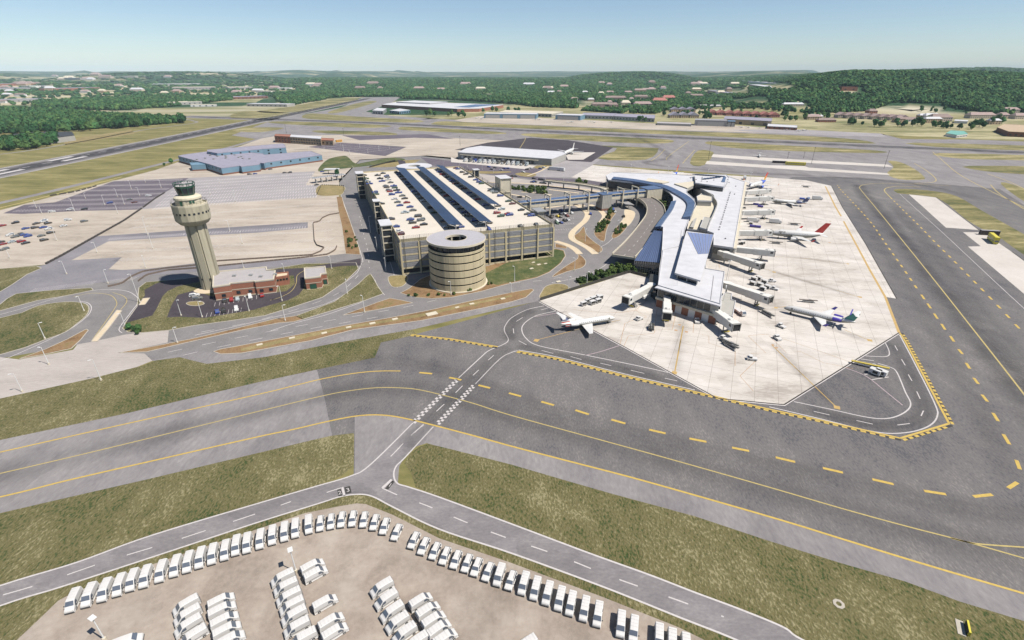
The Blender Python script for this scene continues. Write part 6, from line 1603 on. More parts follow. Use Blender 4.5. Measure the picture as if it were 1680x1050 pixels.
vanP = make_van('white panel van, first at the left end of the long line along the verge', 'white vans in the rental lot')
suvP = make_suv('white estate car', 'white estate cars along the verge')
used = set()
def place(proto, p, rz, lab, z=0, group=None):
    if proto.name not in used: used.add(proto.name); o = proto
    else: o = copy_tree(proto)
    g = G(*p, 1.25 + z); o.location = (g.x, g.y, z + ZL * 4); o.rotation_euler = (0, 0, rz); o['label'] = lab; k_ = (.89 if proto is vanP else .94) * rnd.uniform(.985, 1.015); o.scale = (k_, k_, k_)
    if group: o['group'] = group
    return o
VL = [(120, 983.8), (146.3, 975), (172, 966.8), (195.8, 958.5), (217, 950.5), (238.8, 944.8), (264.5, 936), (288, 927.5), (308.8, 921), (328.8, 914), (348.8, 908), (369.5, 901.8), (387.5, 893.8), (405.5, 890), (427, 883.5), (446.8, 877), (466.8, 871.5), (484.5, 865.8), (506.3, 859.5)]
TENS = ['', '', 'twenty', 'thirty', 'forty', 'fifty', 'sixty', 'seventy', 'eighty', 'ninety']
ordn = lambda n: ['first', 'second', 'third', 'fourth', 'fifth', 'sixth', 'seventh', 'eighth', 'ninth', 'tenth', 'eleventh', 'twelfth', 'thirteenth', 'fourteenth', 'fifteenth', 'sixteenth', 'seventeenth', 'eighteenth', 'nineteenth', 'twentieth'][n] if n < 20 else ((('hundred-and-' if n > 99 else '') + (ordn((n % 100)) if n % 100 < 20 else TENS[(n + 1) % 100 // 10].replace('y', 'ieth') if (n + 1) % 10 == 0 else TENS[(n + 1) % 100 // 10] + '-' + ordn((n + 1) % 10 - 1)))) if (n + 1) % 100 else 'hundredth'
for i, p in enumerate(VL):
    f = i / 18; hd = heading((120, 984), (-10, 37), 1.7, .7) * (1 - f) + heading((506, 860), (1, 33), 1.7, .7) * f
    place(vanP, p, hd + rnd.uniform(-.02, .02), f'white panel van, {ordn(i)} from the left end of the curved line along the verge')
SL = [(525, 856.8), (542.5, 853.5), (560, 850.5), (578.3, 849), (596.8, 850.5), (614.3, 855), (630.8, 861.3), (650.5, 871.3), (678.8, 884.3), (695, 893.8), (713.3, 901.8), (730, 909.8), (748, 916), (766.3, 921.8), (781.8, 928), (800.8, 936), (838, 950)]
SH = [heading((525, 857), (-2, 27)), heading((578, 849), (-7, 27)), heading((650, 871), (-15, 29)), heading((730, 910), (-13, 31)), heading((838, 950), (-12, 34))]
for i, p in enumerate(SL):
    f = min(i / 16 * 4, 3.999); k = int(f); hd = SH[k] * (1 - (f - k)) + SH[k + 1] * (f - k)
    place(suvP, p, hd + rnd.uniform(-.03, .03), f'white estate car, {ordn(i)} from the left of those in the bend of the line')
VR = [(819.3, 942), (859.5, 956), (878.8, 964.3), (898.8, 972.3), (918.8, 981), (937, 988.8), (959.3, 997.5), (981.3, 1006.3), (1018.8, 1022.5), (1040, 1030.5), (1081.3, 1044), (1102.5, 1053), (1125.5, 1061)]
for i, p in enumerate(VR):
    place(vanP, p, heading((878, 964), (-9, 42), 1.7, .7) + rnd.uniform(-.02, .02), f'white panel van, {ordn(i)} from the left in the right arm of the line')
hl, hr = heading((464, 947), (-33, 25), 1.7, .7), heading((512, 927), (40, -13), 1.7, .7)
for nm, pts, hd in (('column facing left by the lamp post', [(463.8, 946.8), (468.8, 961.8), (473.8, 978), (478.8, 993), (482.5, 1009), (487, 1028), (498, 1046)], hl),
                    ('column facing right by the lamp post', [(512.5, 928.5), (517.5, 940.5), (533, 988), (543, 1019), (549, 1036)], hr),
                    ('middle column facing left', [(626.3, 963), (633.8, 982.5), (643.3, 1002.5), (652, 1020.5), (664, 1038), (683, 1053)], hl + .05),
                    ('middle column facing right', [(690, 985), (702, 1001), (711.3, 1016.5), (720, 1031.5), (730, 1046)], hr),
                    ('leftmost column facing left', [(305, 992), (307.5, 1008.5), (309, 1025.5), (317, 1043)], heading((305, 992), (-42, 34), 1.7, .7)),
                    ('leftmost column facing right', [(362.5, 985), (364, 1000), (368, 1017), (372, 1033), (378, 1049)], heading((362, 985), (44, -13), 1.7, .7))):
    for i, p in enumerate(pts): place(vanP, p, hd + rnd.uniform(-.025, .025), f'white panel van, {ordn(i)} from the top of the {nm}')
place(vanP, (208, 1052), heading((208, 1050), (38, -14)), 'white panel van cut by the bottom edge near the left lamp post')
place(vanP, (862, 1058), heading((862, 1058), (-34, 22)), 'white panel van cut by the bottom edge below the right arm of the line')

# cars: body, glass, small enough that wheels are part of the body mesh
CARM = {}
def car_mesh(kind, c):
    if (kind, c) in CARM: return CARM[(kind, c)]
    mb = MB()
    if kind == 'sedan': prof = [(-2.3, .5), (-2.3, .85), (-1.6, .98), (-.95, 1.4), (.2, 1.42), (1.0, .98), (2.1, .85), (2.3, .5)]
    elif kind == 'suv': prof = [(-2.3, .5), (-2.3, 1.1), (-2.0, 1.62), (.1, 1.68), (.9, 1.12), (2.1, .98), (2.3, .5)]
    else: prof = [(-2.7, .5), (-2.7, 1.0), (-.6, 1.0), (-.4, 1.7), (.7, 1.7), (1.3, 1.1), (2.5, 1.0), (2.6, .5)]
    wf = lambda x, z: .92 - .2 * max(0, z - .9)
    loft_body(prof, wf, mb, 0, .3)
    for x in (-1.4, 1.4):
        for s in (-1, 1): mb.tube((x, s * .78, .34), (x, s * .95, .34), .34, n=8, mi=1)
    me = mb.mesh('car_body', [P_COL[c], M_BLACK])
    gb = MB()
    if kind == 'sedan': q = [(-1.5, .98), (-.98, 1.36), (.2, 1.38), (.92, 1.0)]
    elif kind == 'suv': q = [(-2.1, 1.1), (-1.95, 1.52), (.05, 1.58), (.82, 1.12)]
    else: q = [(-.5, 1.1), (-.38, 1.6), (.7, 1.6), (1.22, 1.1)]
    for s in (-1, 1):
        v = [(x, s * (wf(x, z) + .012), z) for x, z in q]; gb.quad(*(v if s < 0 else v[::-1]))
    for (xa, za), (xb, zb) in ((q[0], q[1]), (q[3], q[2])):
        wa_, wb_ = wf(0, za) * .86, wf(0, zb) * .86; dx = -.05 if xa < xb and xa < 0 else .05
        v = [(xa + dx, -wa_, za + .05), (xa + dx, wa_, za + .05), (xb + dx, wb_, zb + .05), (xb + dx, -wb_, zb + .05)]; gb.quad(*v)
    ge = gb.mesh('window_glass', [M_WIND])
    CARM[(kind, c)] = (me, ge); return me, ge
CNT = {}
def car(p, c, rz, where, z=0.0, kind=None):
    kind = kind or rnd.choice(('sedan', 'sedan', 'suv', 'suv', 'pickup') if z else ('sedan', 'suv'))
    me, ge = car_mesh(kind, c); g = G(*p, z + .7)
    nm = {'sedan': 'sedan', 'suv': 'sport_utility_car', 'pickup': 'pickup_truck'}[kind]
    o = link('parked_' + nm, me, None, None, (g.x, g.y, z + .03), rz)
    k = (c, kind, where); CNT[k] = CNT.get(k, 0) + 1
    tag(o, f'{ordn(CNT[k] - 1)} {c} {nm.replace("_", " ").replace("sport utility car", "SUV")} {where}, from far end', 'car' if kind != 'pickup' else 'pickup truck', 'cars parked ' + where.split(',')[0])
    link('window_glass', ge, o)
    return o
RZ = GR_
def cars(origin, sc, lst, rz, where, z=0.0, jit=.05):
    for x, y, c in sorted(lst, key=lambda t: (t[1], t[0])):
        car((origin[0] + x / sc, origin[1] + y / sc), c, rz + rnd.choice((0, math.pi)) + rnd.uniform(-jit, jit), where, z)
RD = GH
cars((560, 260), 10.5, [(395, 285, 'dark'), (430, 340, 'green'), (460, 388, 'silver'), (487, 430, 'blue'), (580, 578, 'blue'), (600, 608, 'green'), (690, 772, 'dark'), (860, 1030, 'dark')], RZ, 'beside the far left garage parapet', RD)
cars((560, 260), 10.5, [(720, 250, 'black'), (625, 285, 'dark'), (668, 340, 'black'), (778, 298, 'blue'), (797, 318, 'gray'), (810, 357, 'white'), (703, 385, 'blue'), (850, 407, 'gray'), (765, 466, 'gray'), (782, 490, 'dark'), (903, 468, 'blue'), (920, 497, 'green'), (820, 540, 'gray'), (835, 560, 'red'), (955, 540, 'black'), (985, 582, 'blue'), (872, 614, 'blue'), (1050, 635, 'gray'), (1092, 682, 'dark'), (920, 692, 'white'), (968, 745, 'gray'), (1130, 752, 'red'), (1010, 802, 'blue'), (1183, 828, 'blue'), (1235, 887, 'gray'), (1098, 922, 'silver'), (1325, 987, 'dark'), (1190, 1040, 'blue'), (1380, 1045, 'gray')], RZ, 'in the rows left of the first canopy', RD)
cars((560, 260), 10.5, [(960, 237, 'dark'), (990, 262, 'blue'), (1035, 302, 'dark'), (1070, 350, 'maroon'), (1135, 410, 'blue'), (1160, 440, 'dark'), (1200, 490, 'dark'), (1260, 562, 'blue'), (1310, 607, 'gray'), (1365, 672, 'gray'), (1420, 725, 'white'), (1540, 845, 'dark'), (1600, 922, 'green')], RZ, 'under the first solar canopy', RD)
cars((620, 340), 10.5, [(468, 82, 'silver'), (607, 45, 'gray'), (692, 145, 'dark'), (562, 205, 'blue'), (738, 217, 'gray'), (600, 260, 'dark'), (790, 288, 'black'), (655, 340, 'red')], RZ, 'near the front left garage roof corner', RD)
cars((620, 340), 10.5, [(230, 197, 'dark'), (310, 325, 'blue'), (365, 405, 'white'), (390, 457, 'maroon')], RZ, 'beside the near left garage parapet', RD)
cars((620, 340), 10.5, [(1000, 80, 'green'), (1130, 235, 'dark'), (1185, 328, 'white'), (1250, 338, 'gray'), (1425, 332, 'blue')], RZ, 'at the near end of the first solar canopy', RD)
cars((700, 260), 10.5, [(30, 330, 'white'), (55, 392, 'dark'), (125, 455, 'gray'), (185, 510, 'gray'), (225, 545, 'silver'), (275, 578, 'gray'), (335, 637, 'red'), (440, 712, 'gray'), (460, 742, 'blue'), (505, 782, 'dark'), (590, 855, 'dark'), (660, 917, 'blue'), (745, 978, 'gray'), (840, 1040, 'blue')], RZ, 'under the middle solar canopy', RD)
cars((740, 250), 6.46, [(170, 660, 'gray'), (150, 628, 'blue'), (250, 720, 'blue'), (300, 755, 'silver'), (395, 745, 'dark')], RZ, 'at the near end of the middle solar canopy', RD)
cars((700, 260), 10.5, [(195, 182, 'white'), (228, 222, 'blue'), (275, 267, 'red'), (350, 312, 'dark'), (425, 345, 'silver'), (440, 382, 'blue'), (500, 425, 'maroon'), (575, 467, 'gray'), (635, 512, 'maroon'), (735, 582, 'blue'), (800, 637, 'gray'), (880, 695, 'red'), (1020, 797, 'blue'), (1225, 812, 'dark')], RZ, 'under the shortest solar canopy', RD)
cars((700, 260), 10.5, [(500, 162, 'maroon'), (540, 175, 'blue'), (615, 232, 'dark'), (675, 265, 'dark'), (760, 314, 'black'), (845, 362, 'blue'), (905, 400, 'blue'), (945, 425, 'green'), (1110, 545, 'dark'), (1150, 560, 'silver'), (1180, 582, 'gray'), (1270, 637, 'blue'), (1410, 728, 'green'), (1480, 772, 'maroon'), (1630, 880, 'black')], RZ, 'along the right garage parapet', RD)
cars((700, 260), 10.5, [(1290, 867, 'silver'), (1215, 930, 'red'), (1280, 985, 'green'), (1400, 945, 'red'), (1430, 965, 'blue')], RZ, 'in the open beyond the shortest canopy end', RD)
cars((800, 280), 10.5, [(690, 740, 'dark'), (750, 767, 'blue')], RZ, 'next to the grey stair shelter on the garage roof', RD)
cars((740, 250), 6.46, [(405, 815, 'blue'), (735, 778, 'gray'), (905, 760, 'gray')], RZ + math.pi / 2, 'against the front parapet of the garage roof', RD)
LZ = heading((905, 352), (8, 4))
cars((800, 280), 10.5, [(1110, 687, 'gray'), (1165, 687, 'gray'), (1265, 677, 'blue'), (1380, 667, 'silver'), (885, 692, 'maroon'), (1045, 770, 'black'), (1105, 765, 'dark'), (1095, 800, 'dark'), (1205, 782, 'yellow'), (1250, 790, 'gray'), (1265, 747, 'black'), (1320, 742, 'white'), (1440, 727, 'white'), (1372, 775, 'maroon'), (1330, 855, 'black'), (1385, 842, 'white'), (1200, 867, 'white'), (1195, 900, 'green'), (1267, 890, 'blue')], LZ, 'in the small lot below the skybridge')
cars((740, 250), 6.46, [(400, 153, 'blue'), (465, 160, 'dark'), (430, 177, 'dark'), (530, 185, 'white'), (565, 168, 'blue'), (600, 168, 'blue'), (765, 207, 'white'), (805, 177, 'dark'), (840, 165, 'white'), (945, 168, 'blue'), (985, 160, 'white')], heading((820, 277), (9, 1)), 'in the strip in front of the cargo building')
cars((740, 250), 6.46, [(550, 262, 'dark'), (580, 258, 'white'), (600, 272, 'white'), (635, 270, 'red'), (645, 250, 'dark'), (680, 250, 'dark'), (590, 302, 'black'), (880, 275, 'dark'), (860, 312, 'blue'), (890, 310, 'black'), (945, 285, 'black'), (970, 287, 'black'), (957, 322, 'black'), (990, 325, 'black'), (1050, 325, 'white'), (727, 472, 'black')], heading((860, 295), (9, 1)), 'on the pale lot behind the garage')
cars((840, 340), 4, [(515, 42, 'blue'), (665, 14, 'blue'), (676, 28, 'white'), (733, 58, 'black')], heading((1000, 345), (3, 8)), 'on the roads under the skybridge')
cars((0, 340), 4, [(15, 118, 'red'), (100, 100, 'black'), (168, 137, 'blue'), (237, 105, 'dark'), (288, 90, 'white'), (315, 103, 'dark'), (230, 132, 'dark'), (282, 130, 'blue'), (318, 140, 'white'), (333, 165, 'dark'), (272, 185, 'gray'), (290, 213, 'dark'), (128, 178, 'dark'), (158, 178, 'blue'), (98, 192, 'gray'), (182, 188, 'blue'), (65, 180, 'white'), (78, 225, 'silver'), (140, 222, 'red'), (167, 233, 'black'), (15, 240, 'red'), (30, 273, 'gray'), (3, 225, 'dark'), (447, 80, 'white'), (417, 120, 'white'), (553, 90, 'gray')], heading((60, 385), (9, -2)), 'in the pale lot at the far left')
cars((0, 100), 4, [(340, 988, 'white'), (458, 973, 'white'), (553, 970, 'black'), (720, 930, 'blue'), (848, 907, 'gray'), (880, 925, 'maroon'), (975, 883, 'white'), (290, 1043, 'white'), (445, 1041, 'white')], heading((180, 330), (9, -1)), 'in the purple lot behind the control tower')
cars((280, 220), 6.46, [(835, 423, 'dark'), (893, 418, 'blue'), (1055, 370, 'dark'), (1207, 407, 'dark'), (1262, 405, 'dark'), (1545, 535, 'dark'), (1605, 395, 'blue')], heading((440, 284), (9, -1)), 'in front of the blue warehouse')
cars((320, 400), 5.25, [(253, 484, 'black'), (313, 478, 'red'), (365, 472, 'silver'), (473, 452, 'white'), (575, 440, 'red')], heading((370, 490), (1, 9)), 'nose in beside the tower base building')
cars((320, 400), 5.25, [(190, 580, 'blue'), (245, 574, 'black'), (355, 558, 'white')], heading((360, 508), (1, 9)), 'in the outer row of the tower parking area')
car((319, 484), 'white', .4, 'at the foot of the control tower', kind='suv'); car((324, 489), 'gray', .4, 'at the foot of the control tower', kind='suv')

# box trucks and buses
def box_truck(p, rz, lab, cab, box_, L_=7.5, z=0.0, name='box_truck', cat='truck', group=None, h=3.1, w_=2.4):
    g = G(*p, 1.5); t = thing(name, lab, cat, (g.x, g.y, ZL * 6), rz, group)
    mb = MB(); mb.box((-.9, 0, .8 + h / 2), (L_ - 2.2, w_, h)); mb.build('cargo_box', box_, t)
    mb = MB(); mb.add([(L_ / 2 - 2, -1.05, .5), (L_ / 2, -1.05, .5), (L_ / 2, -1.05, 1.4), (L_ / 2 - .6, -1, 2.4), (L_ / 2 - 1.8, -1, 2.5), (L_ / 2 - 2, 1.05, .5), (L_ / 2, 1.05, .5), (L_ / 2, 1.05, 1.4), (L_ / 2 - .6, 1, 2.4), (L_ / 2 - 1.8, 1, 2.5)],
        [(0, 1, 2, 3, 4), (9, 8, 7, 6, 5), (1, 6, 7, 2), (3, 8, 9, 4), (2, 7, 8, 3), (0, 4, 9, 5)]); mb.build('cab', cab, t)
    mb = MB(); mb.add([(L_ / 2 + .02, -.9, 1.45), (L_ / 2 + .02, .9, 1.45), (L_ / 2 - .55, .88, 2.35), (L_ / 2 - .55, -.88, 2.35)], [(0, 1, 2, 3)]); mb.build('windscreen', M_WIND, t)
    mb = MB(); mb.box((-.3, 0, .65), (L_ - 1, 1.0, .3)); mb.build('chassis', M_STEEL, t)
    wheels(t, (-L_ / 2 + 1.6, L_ / 2 - 1.2), 1.0, .45)
    return t
tz = drz - math.pi / 2
cols_ = ['white', 'gray', 'blue', 'silver', 'white', 'white', 'silver', 'gray', 'dark', 'white', 'white', 'silver', 'dark', 'silver']
dockfront = [(763.5 + i * 7.75, 263.0 + i * .52) for i in range(14)]
for i, p in enumerate(dockfront):
    box_truck(p, tz + rnd.uniform(-.03, .03), f'{cols_[i]} box truck backed to the cargo docks, {ordn(i)} from the left', P_COL[cols_[i]] if i % 2 else P_COL['white'], P_COL[cols_[i]], group='trucks at the cargo docks')
box_truck((908, 277.3), drz + math.pi, 'long white trailer standing on the grey apron by the cargo building', P_COL['white'], P_COL['white'], 14)
box_truck((921, 278.5), drz + math.pi - .3, 'short white truck right of the long trailer by the cargo building', P_COL['white'], P_COL['white'], 9)
def bus(p, rz, lab, mat, L_=11, name='bus', h=2.9):
    g = G(*p, 1.5); t = thing(name, lab, 'bus', (g.x, g.y, ZL * 6), rz)
    mb = MB(); mb.box((0, 0, .45 + h / 2), (L_, 2.5, h)); mb.build('body', mat, t)
    wb = MB(); wb.box((0, 0, 0), (L_ / 9 * .8, 2.56, .8)); wm = wb.mesh('window', M_WIND)
    for i in range(8): link('window', wm, t, None, (-L_ / 2 + (i + .8) * L_ / 9, 0, 2.2))
    mb = MB(); mb.box((L_ / 2 + .02, 0, 2.1), (.06, 2.1, 1.1)); mb.build('windscreen', M_WIND, t)
    mb = MB(); mb.box((0, 0, .45 + h + .06), (L_ - .5, 2.2, .12)); mb.build('roof', mat, t)
    wheels(t, (-L_ / 2 + 2, L_ / 2 - 2), 1.05, .48)
    return t
P_BUS = paint('school_bus_yellow', (.5, .25, .02), .5); P_LIME = paint('bright_yellow_paint', (.5, .43, .04), .5)
bus((542.5, 233.5), heading((542, 233), (9, -1)), 'left one of two yellow buses beside the tan office annex', P_BUS); bus((556, 231.5), heading((556, 231), (9, -1)), 'right one of two yellow buses beside the tan office annex', P_BUS)
bus((1629, 393), heading((1629, 393), (14, 12)), 'bright yellow box shaped coach on the concrete strip at the right', P_LIME, 14, 'airport_coach', 4.0)
bus((1305, 269), heading((1305, 269), (20, 1)), 'long bright yellow coach on the strip beyond the apron', P_LIME, 22, 'airport_coach', 3.2)
def container(p, rz, lab, mat, L_=12, h=2.6):
    g = G(*p, 1.3); t = thing('container', lab, 'container', (g.x, g.y, ZL * 5), rz)
    mb = MB(); mb.box((0, 0, h / 2), (L_, 2.5, h)); mb.build('box', mat, t)
    mb = MB()
    for i in range(int(L_ / .6)): mb.box((-L_ / 2 + .3 + i * .6, 0, h / 2), (.18, 2.6, h - .2))
    mb.build('corrugation', mat, t, 'stuff')
    mb = MB(); mb.box((0, 0, h + .04), (L_ + .06, 2.56, .1)); mb.build('lid', M_GALVD, t)
P_BROWN = paint('dark_brown_paint', (.05, .035, .03), .7)
container((1623, 382.5), heading((1623, 382), (18, 1)), 'dark brown container standing behind the yellow coach', P_BROWN, 11, 3.2)
container((1273, 265.5), heading((1273, 265), (18, 1)), 'left dark container on the strip left of the long yellow coach', P_BROWN, 8); container((1285, 266), heading((1285, 266), (18, 1)), 'right dark container touching the long yellow coach', P_BROWN, 8)

# ================================================================== lamp posts
def lamp_post(base, top_y, lab, heads=1, grp='lamp posts', mat=None, h=None, arm=.9):
    g = G(*base); lo_, hi_ = 0, 60
    if h is None:
        for _ in range(40):
            m_ = (lo_ + hi_) / 2
            if proj(g.x, g.y, m_)[1] > top_y: lo_ = m_
            else: hi_ = m_
        h = lo_
    t = thing('lamp_post', lab, 'lamp post', (g.x, g.y, 0), rnd.uniform(0, 6), grp)
    mb = MB(); mb.tube((0, 0, .5), (0, 0, h), .16, .09, 6); mb.build('pole', M_WHITEP, t)
    mb = MB(); mb.tube((0, 0, 0), (0, 0, .7), .36, n=8); mb.build('base', M_CREAML, t)
    mb = MB()
    if heads == 4: mb.box((0, 0, h + .05), (1.0, 1.35, .12))
    for k in range(heads if heads < 4 else 0):
        a = 2 * math.pi * k / heads; mb.box((math.cos(a) * arm, math.sin(a) * arm, h + .05), (.9, .45, .16), a); mb.box((math.cos(a) * arm / 2, math.sin(a) * arm / 2, h), (arm, .08, .08), a)
    mb.build('lamp_head', M_WHITEP, t)
    return t
LP = [((0, 340), 4, [(297, 865, 760), (322, 1032, 920), (553, 682, 583), (825, 787, 697), (920, 625, 437), (438, 438, 353), (710, 500, 410), (1165, 890, 790), (1190, 712, 608), (1328, 722, 620), (1636, 683, 580), (968, 180, 65), (1005, 275, 175), (958, 400, 320), (640, 300, 230), (1508, 155, 85), (1592, 240, 160), (1600, 400, 350), (375, 220, 140), (66, 335, 280)], 'near the control tower and its lots'),
      ((0, 100), 4, [(1058, 832, 780), (862, 840, 785), (772, 893, 838), (918, 887, 830), (492, 990, 900), (688, 945, 880), (817, 942, 880), (562, 903, 865), (275, 1002, 960), (240, 965, 918), (955, 797, 775), (775, 1003, 940), (1545, 925, 850), (1600, 845, 790), (1440, 800, 770), (1380, 875, 820)], 'in the far lots on the left'),
      ((420, 340), 4, [(497, 405, 318), (188, 432, 375), (600, 570, 470), (713, 690, 582), (172, 615, 515), (193, 745, 643), (1280, 575, 485), (752, 170, 60), (795, 280, 195), (853, 420, 330)], 'along the road bends in front of the garage'),
      ((840, 340), 4, [(17, 490, 390), (410, 418, 335), (370, 540, 455), (491, 508, 425), (480, 225, 145), (577, 295, 225), (700, 165, 85), (-4, 560, 500)], 'among the roads before the terminal'),
      ((740, 250), 6.46, [(172, 155, 105), (330, 185, 120), (88, 130, 100), (268, 135, 105), (450, 215, 180), (890, 430, 350), (1190, 360, 240), (998, 310, 250), (570, 390, 330), (1277, 590, 540), (1080, 350, 300)], 'around the cargo road behind the garage'),
      ((440, 210), 10.5, [(700, 385, 320), (962, 360, 335), (1250, 310, 260), (1300, 400, 310), (1405, 460, 380), (1580, 340, 270), (580, 580, 545), (1465, 690, 660)], 'in the purple lot beyond the grass'),
      ((420, 100), 4, [(575, 590, 550), (735, 605, 575), (808, 590, 555), (875, 575, 550), (615, 612, 585)], 'in the far purple lot')]
for org, sc, lst, where in LP:
    for i, (bx, by, ty) in enumerate(sorted(lst)):
        lamp_post((org[0] + bx / sc, org[1] + by / sc), org[1] + ty / sc, f'white lamp post {where}, {ordn(i)} from left', 1, 'lamp posts ' + where)
lamp_post((37, 643), 613, 'white lamp post on the concrete entrance road at the far left'); lamp_post((166, 624), 590, 'white lamp post at the near edge of the entrance road')
t = lamp_post((486, 938), 902, 'tall lamp post with square white floodlight among the parked vans', 4, arm=.5)
t = lamp_post((172, 1050), 1014, 'lamp post with square white floodlight at the bottom left of the rental lot', 4, arm=.5)
# tall apron masts
for i, (bx, by, ty) in enumerate(((1034, 281, 269.5), (1095, 286.5, 273.5), (1160, 289, 278), (1227, 306, 283), (1209, 380, 340), (1189.5, 464, 428), (1184, 502, 470))):
    t = lamp_post((bx, by + 6), ty, f'slender apron mast by the terminal, {ordn(i)} from the left', 2, 'apron masts')
# approach posts: dark dotted slender poles beyond
for i, (bx, by, ty) in enumerate(sorted(((1162, 262, 233), (1292, 260, 250), (1318, 260, 250), (1331, 269, 242), (1450, 277, 248), (755, 239, 224), (564, 222, 211), (470, 219, 205)))):
    g = G(bx, by); t = thing('antenna_mast', f'thin dark mast beyond the apron, {ordn(i)} of eight from the left', 'mast', (g.x, g.y, 0), 0, 'thin masts on the airfield')
    h = 0
    while proj(g.x, g.y, h)[1] > ty and h < 40: h += .5
    mb = MB(); mb.tube((0, 0, 0), (0, 0, h), .22, .15, 6); mb.build('pole', M_STEEL, t)
    mb = MB(); mb.box((0, 0, h), (.9, .9, .5)); mb.build('lamp_head', M_STEEL, t)

# ================================================================== barriers and low walls
def barrier(px, lab, mat, h=.9, seg=3.4, gap=.6, th=.5, name='barrier', group=None, smooth=False):
    p = gpts(px)
    if smooth: p = catmull(p, False, 6)
    q = resample(p, seg); t = thing(name, lab, 'barrier', (q[0].x, q[0].y, .03), 0, group); o0_ = q[0]
    mb = MB(); mb.box((0, 0, h / 2), (seg - gap, th, h)); me = mb.mesh('barrier_section', mat)
    for i in range(len(q) - 1):
        m_ = (q[i] + q[i + 1]) / 2 - o0_; link('barrier_section', me, t, None, (m_.x, m_.y, 0), math.atan2((q[i + 1] - q[i]).y, (q[i + 1] - q[i]).x))
    return t
M_BARR = plain('weathered_dark_barrier', (.05, .042, .038), .9); M_BARB = plain('brown_barrier', (.13, .1, .08), .9)
barrier([(75, 434), (100, 421), (160, 387), (203, 363), (235, 341)], 'dark jersey barrier line running diagonally between the left lots', M_BARR, 1.0, 4.2, .9, .9)
barrier([(235, 341), (255, 326), (273, 315)], 'far end of the dark diagonal barrier by the purple lot', M_BARR, 1, 5, .9, .8)
barrier([(80, 322), (120, 316), (150, 308), (163, 304)], 'broken dark barrier at the far edge of the purple lot', M_BARR, 1, 7, 2, .8)
barrier([(177, 471), (200, 466), (215, 455), (235, 446), (270, 441), (330, 435), (357, 429), (420, 425), (512, 419), (526, 413), (532, 407), (520, 403), (516, 395), (514, 366), (524, 364), (529, 358), (540, 353), (558, 350)], 'brown low wall winding along the near edge of the pale lot', M_BARB, .9, 2.5, .12, .3, smooth=False)
barrier([(227, 462), (240, 452), (275, 444), (330, 440), (420, 431), (500, 423), (538, 418), (550, 411), (553, 404)], 'second brown low wall parallel to the winding one', M_BARB, .9, 2.5, .12, .3)
barrier([(606, 275), (625, 270), (649, 264)], 'dark fence crossing the dry ground behind the garage', M_STEEL, 1.5, 3, .2, .2, 'fence')
barrier([(520, 320), (527, 304), (564, 305), (565, 315)], 'dark post fence round the small lawn at the lot exit', M_STEEL, .9, 2.2, 1.0, .2, 'fence')
barrier([(886, 493.4), (948, 473.6), (1033, 447.2), (1062, 455)], 'dark perimeter fence between roads and apron', M_STEEL, 1.6, 3, .06, .12, 'fence')
# toll plaza canopy
g = G(540, 297); t = thing('toll_plaza', 'striped toll plaza canopy on posts at the lot exit', 'canopy', (g.x, g.y, 0), heading((540, 297), (9, -1.2)))
mb = MB(); mb.box((0, 0, 5), (34, 7, .5)); mb.build('canopy_roof', M_WROOF, t)
sm = MB(); sm.box((0, 0, 0), (.9, 7.1, .12)); sme = sm.mesh('roof_strip', M_STEEL)
for i in range(15): link('roof_strip', sme, t, None, (-15.5 + i * 2.2, 0, 5.3))
for i in range(6):
    mb = MB(); mb.box((-14 + i * 5.6, 0, 2.4), (.6, .6, 4.8)); mb.build('post', M_STEEL, t)
    mb = MB(); mb.box((-14 + i * 5.6, -1.5, 1.3), (1.4, 2.6, 2.4)); mb.build('booth', M_GALV, t)
g = G(545, 285); t = thing('entrance_canopy', 'small white canopy with a green tree beside it behind the toll plaza', 'canopy', (g.x, g.y, 0), 0)
mb = MB(); mb.box((0, 0, 5), (16, 8, .6)); mb.build('canopy_roof', M_WROOF, t)
mb = MB(); mb.tube((-4, 0, 0), (-4, 0, 5), .3); mb.tube((4, 0, 0), (4, 0, 5), .3); mb.build('post', M_STEEL, t)

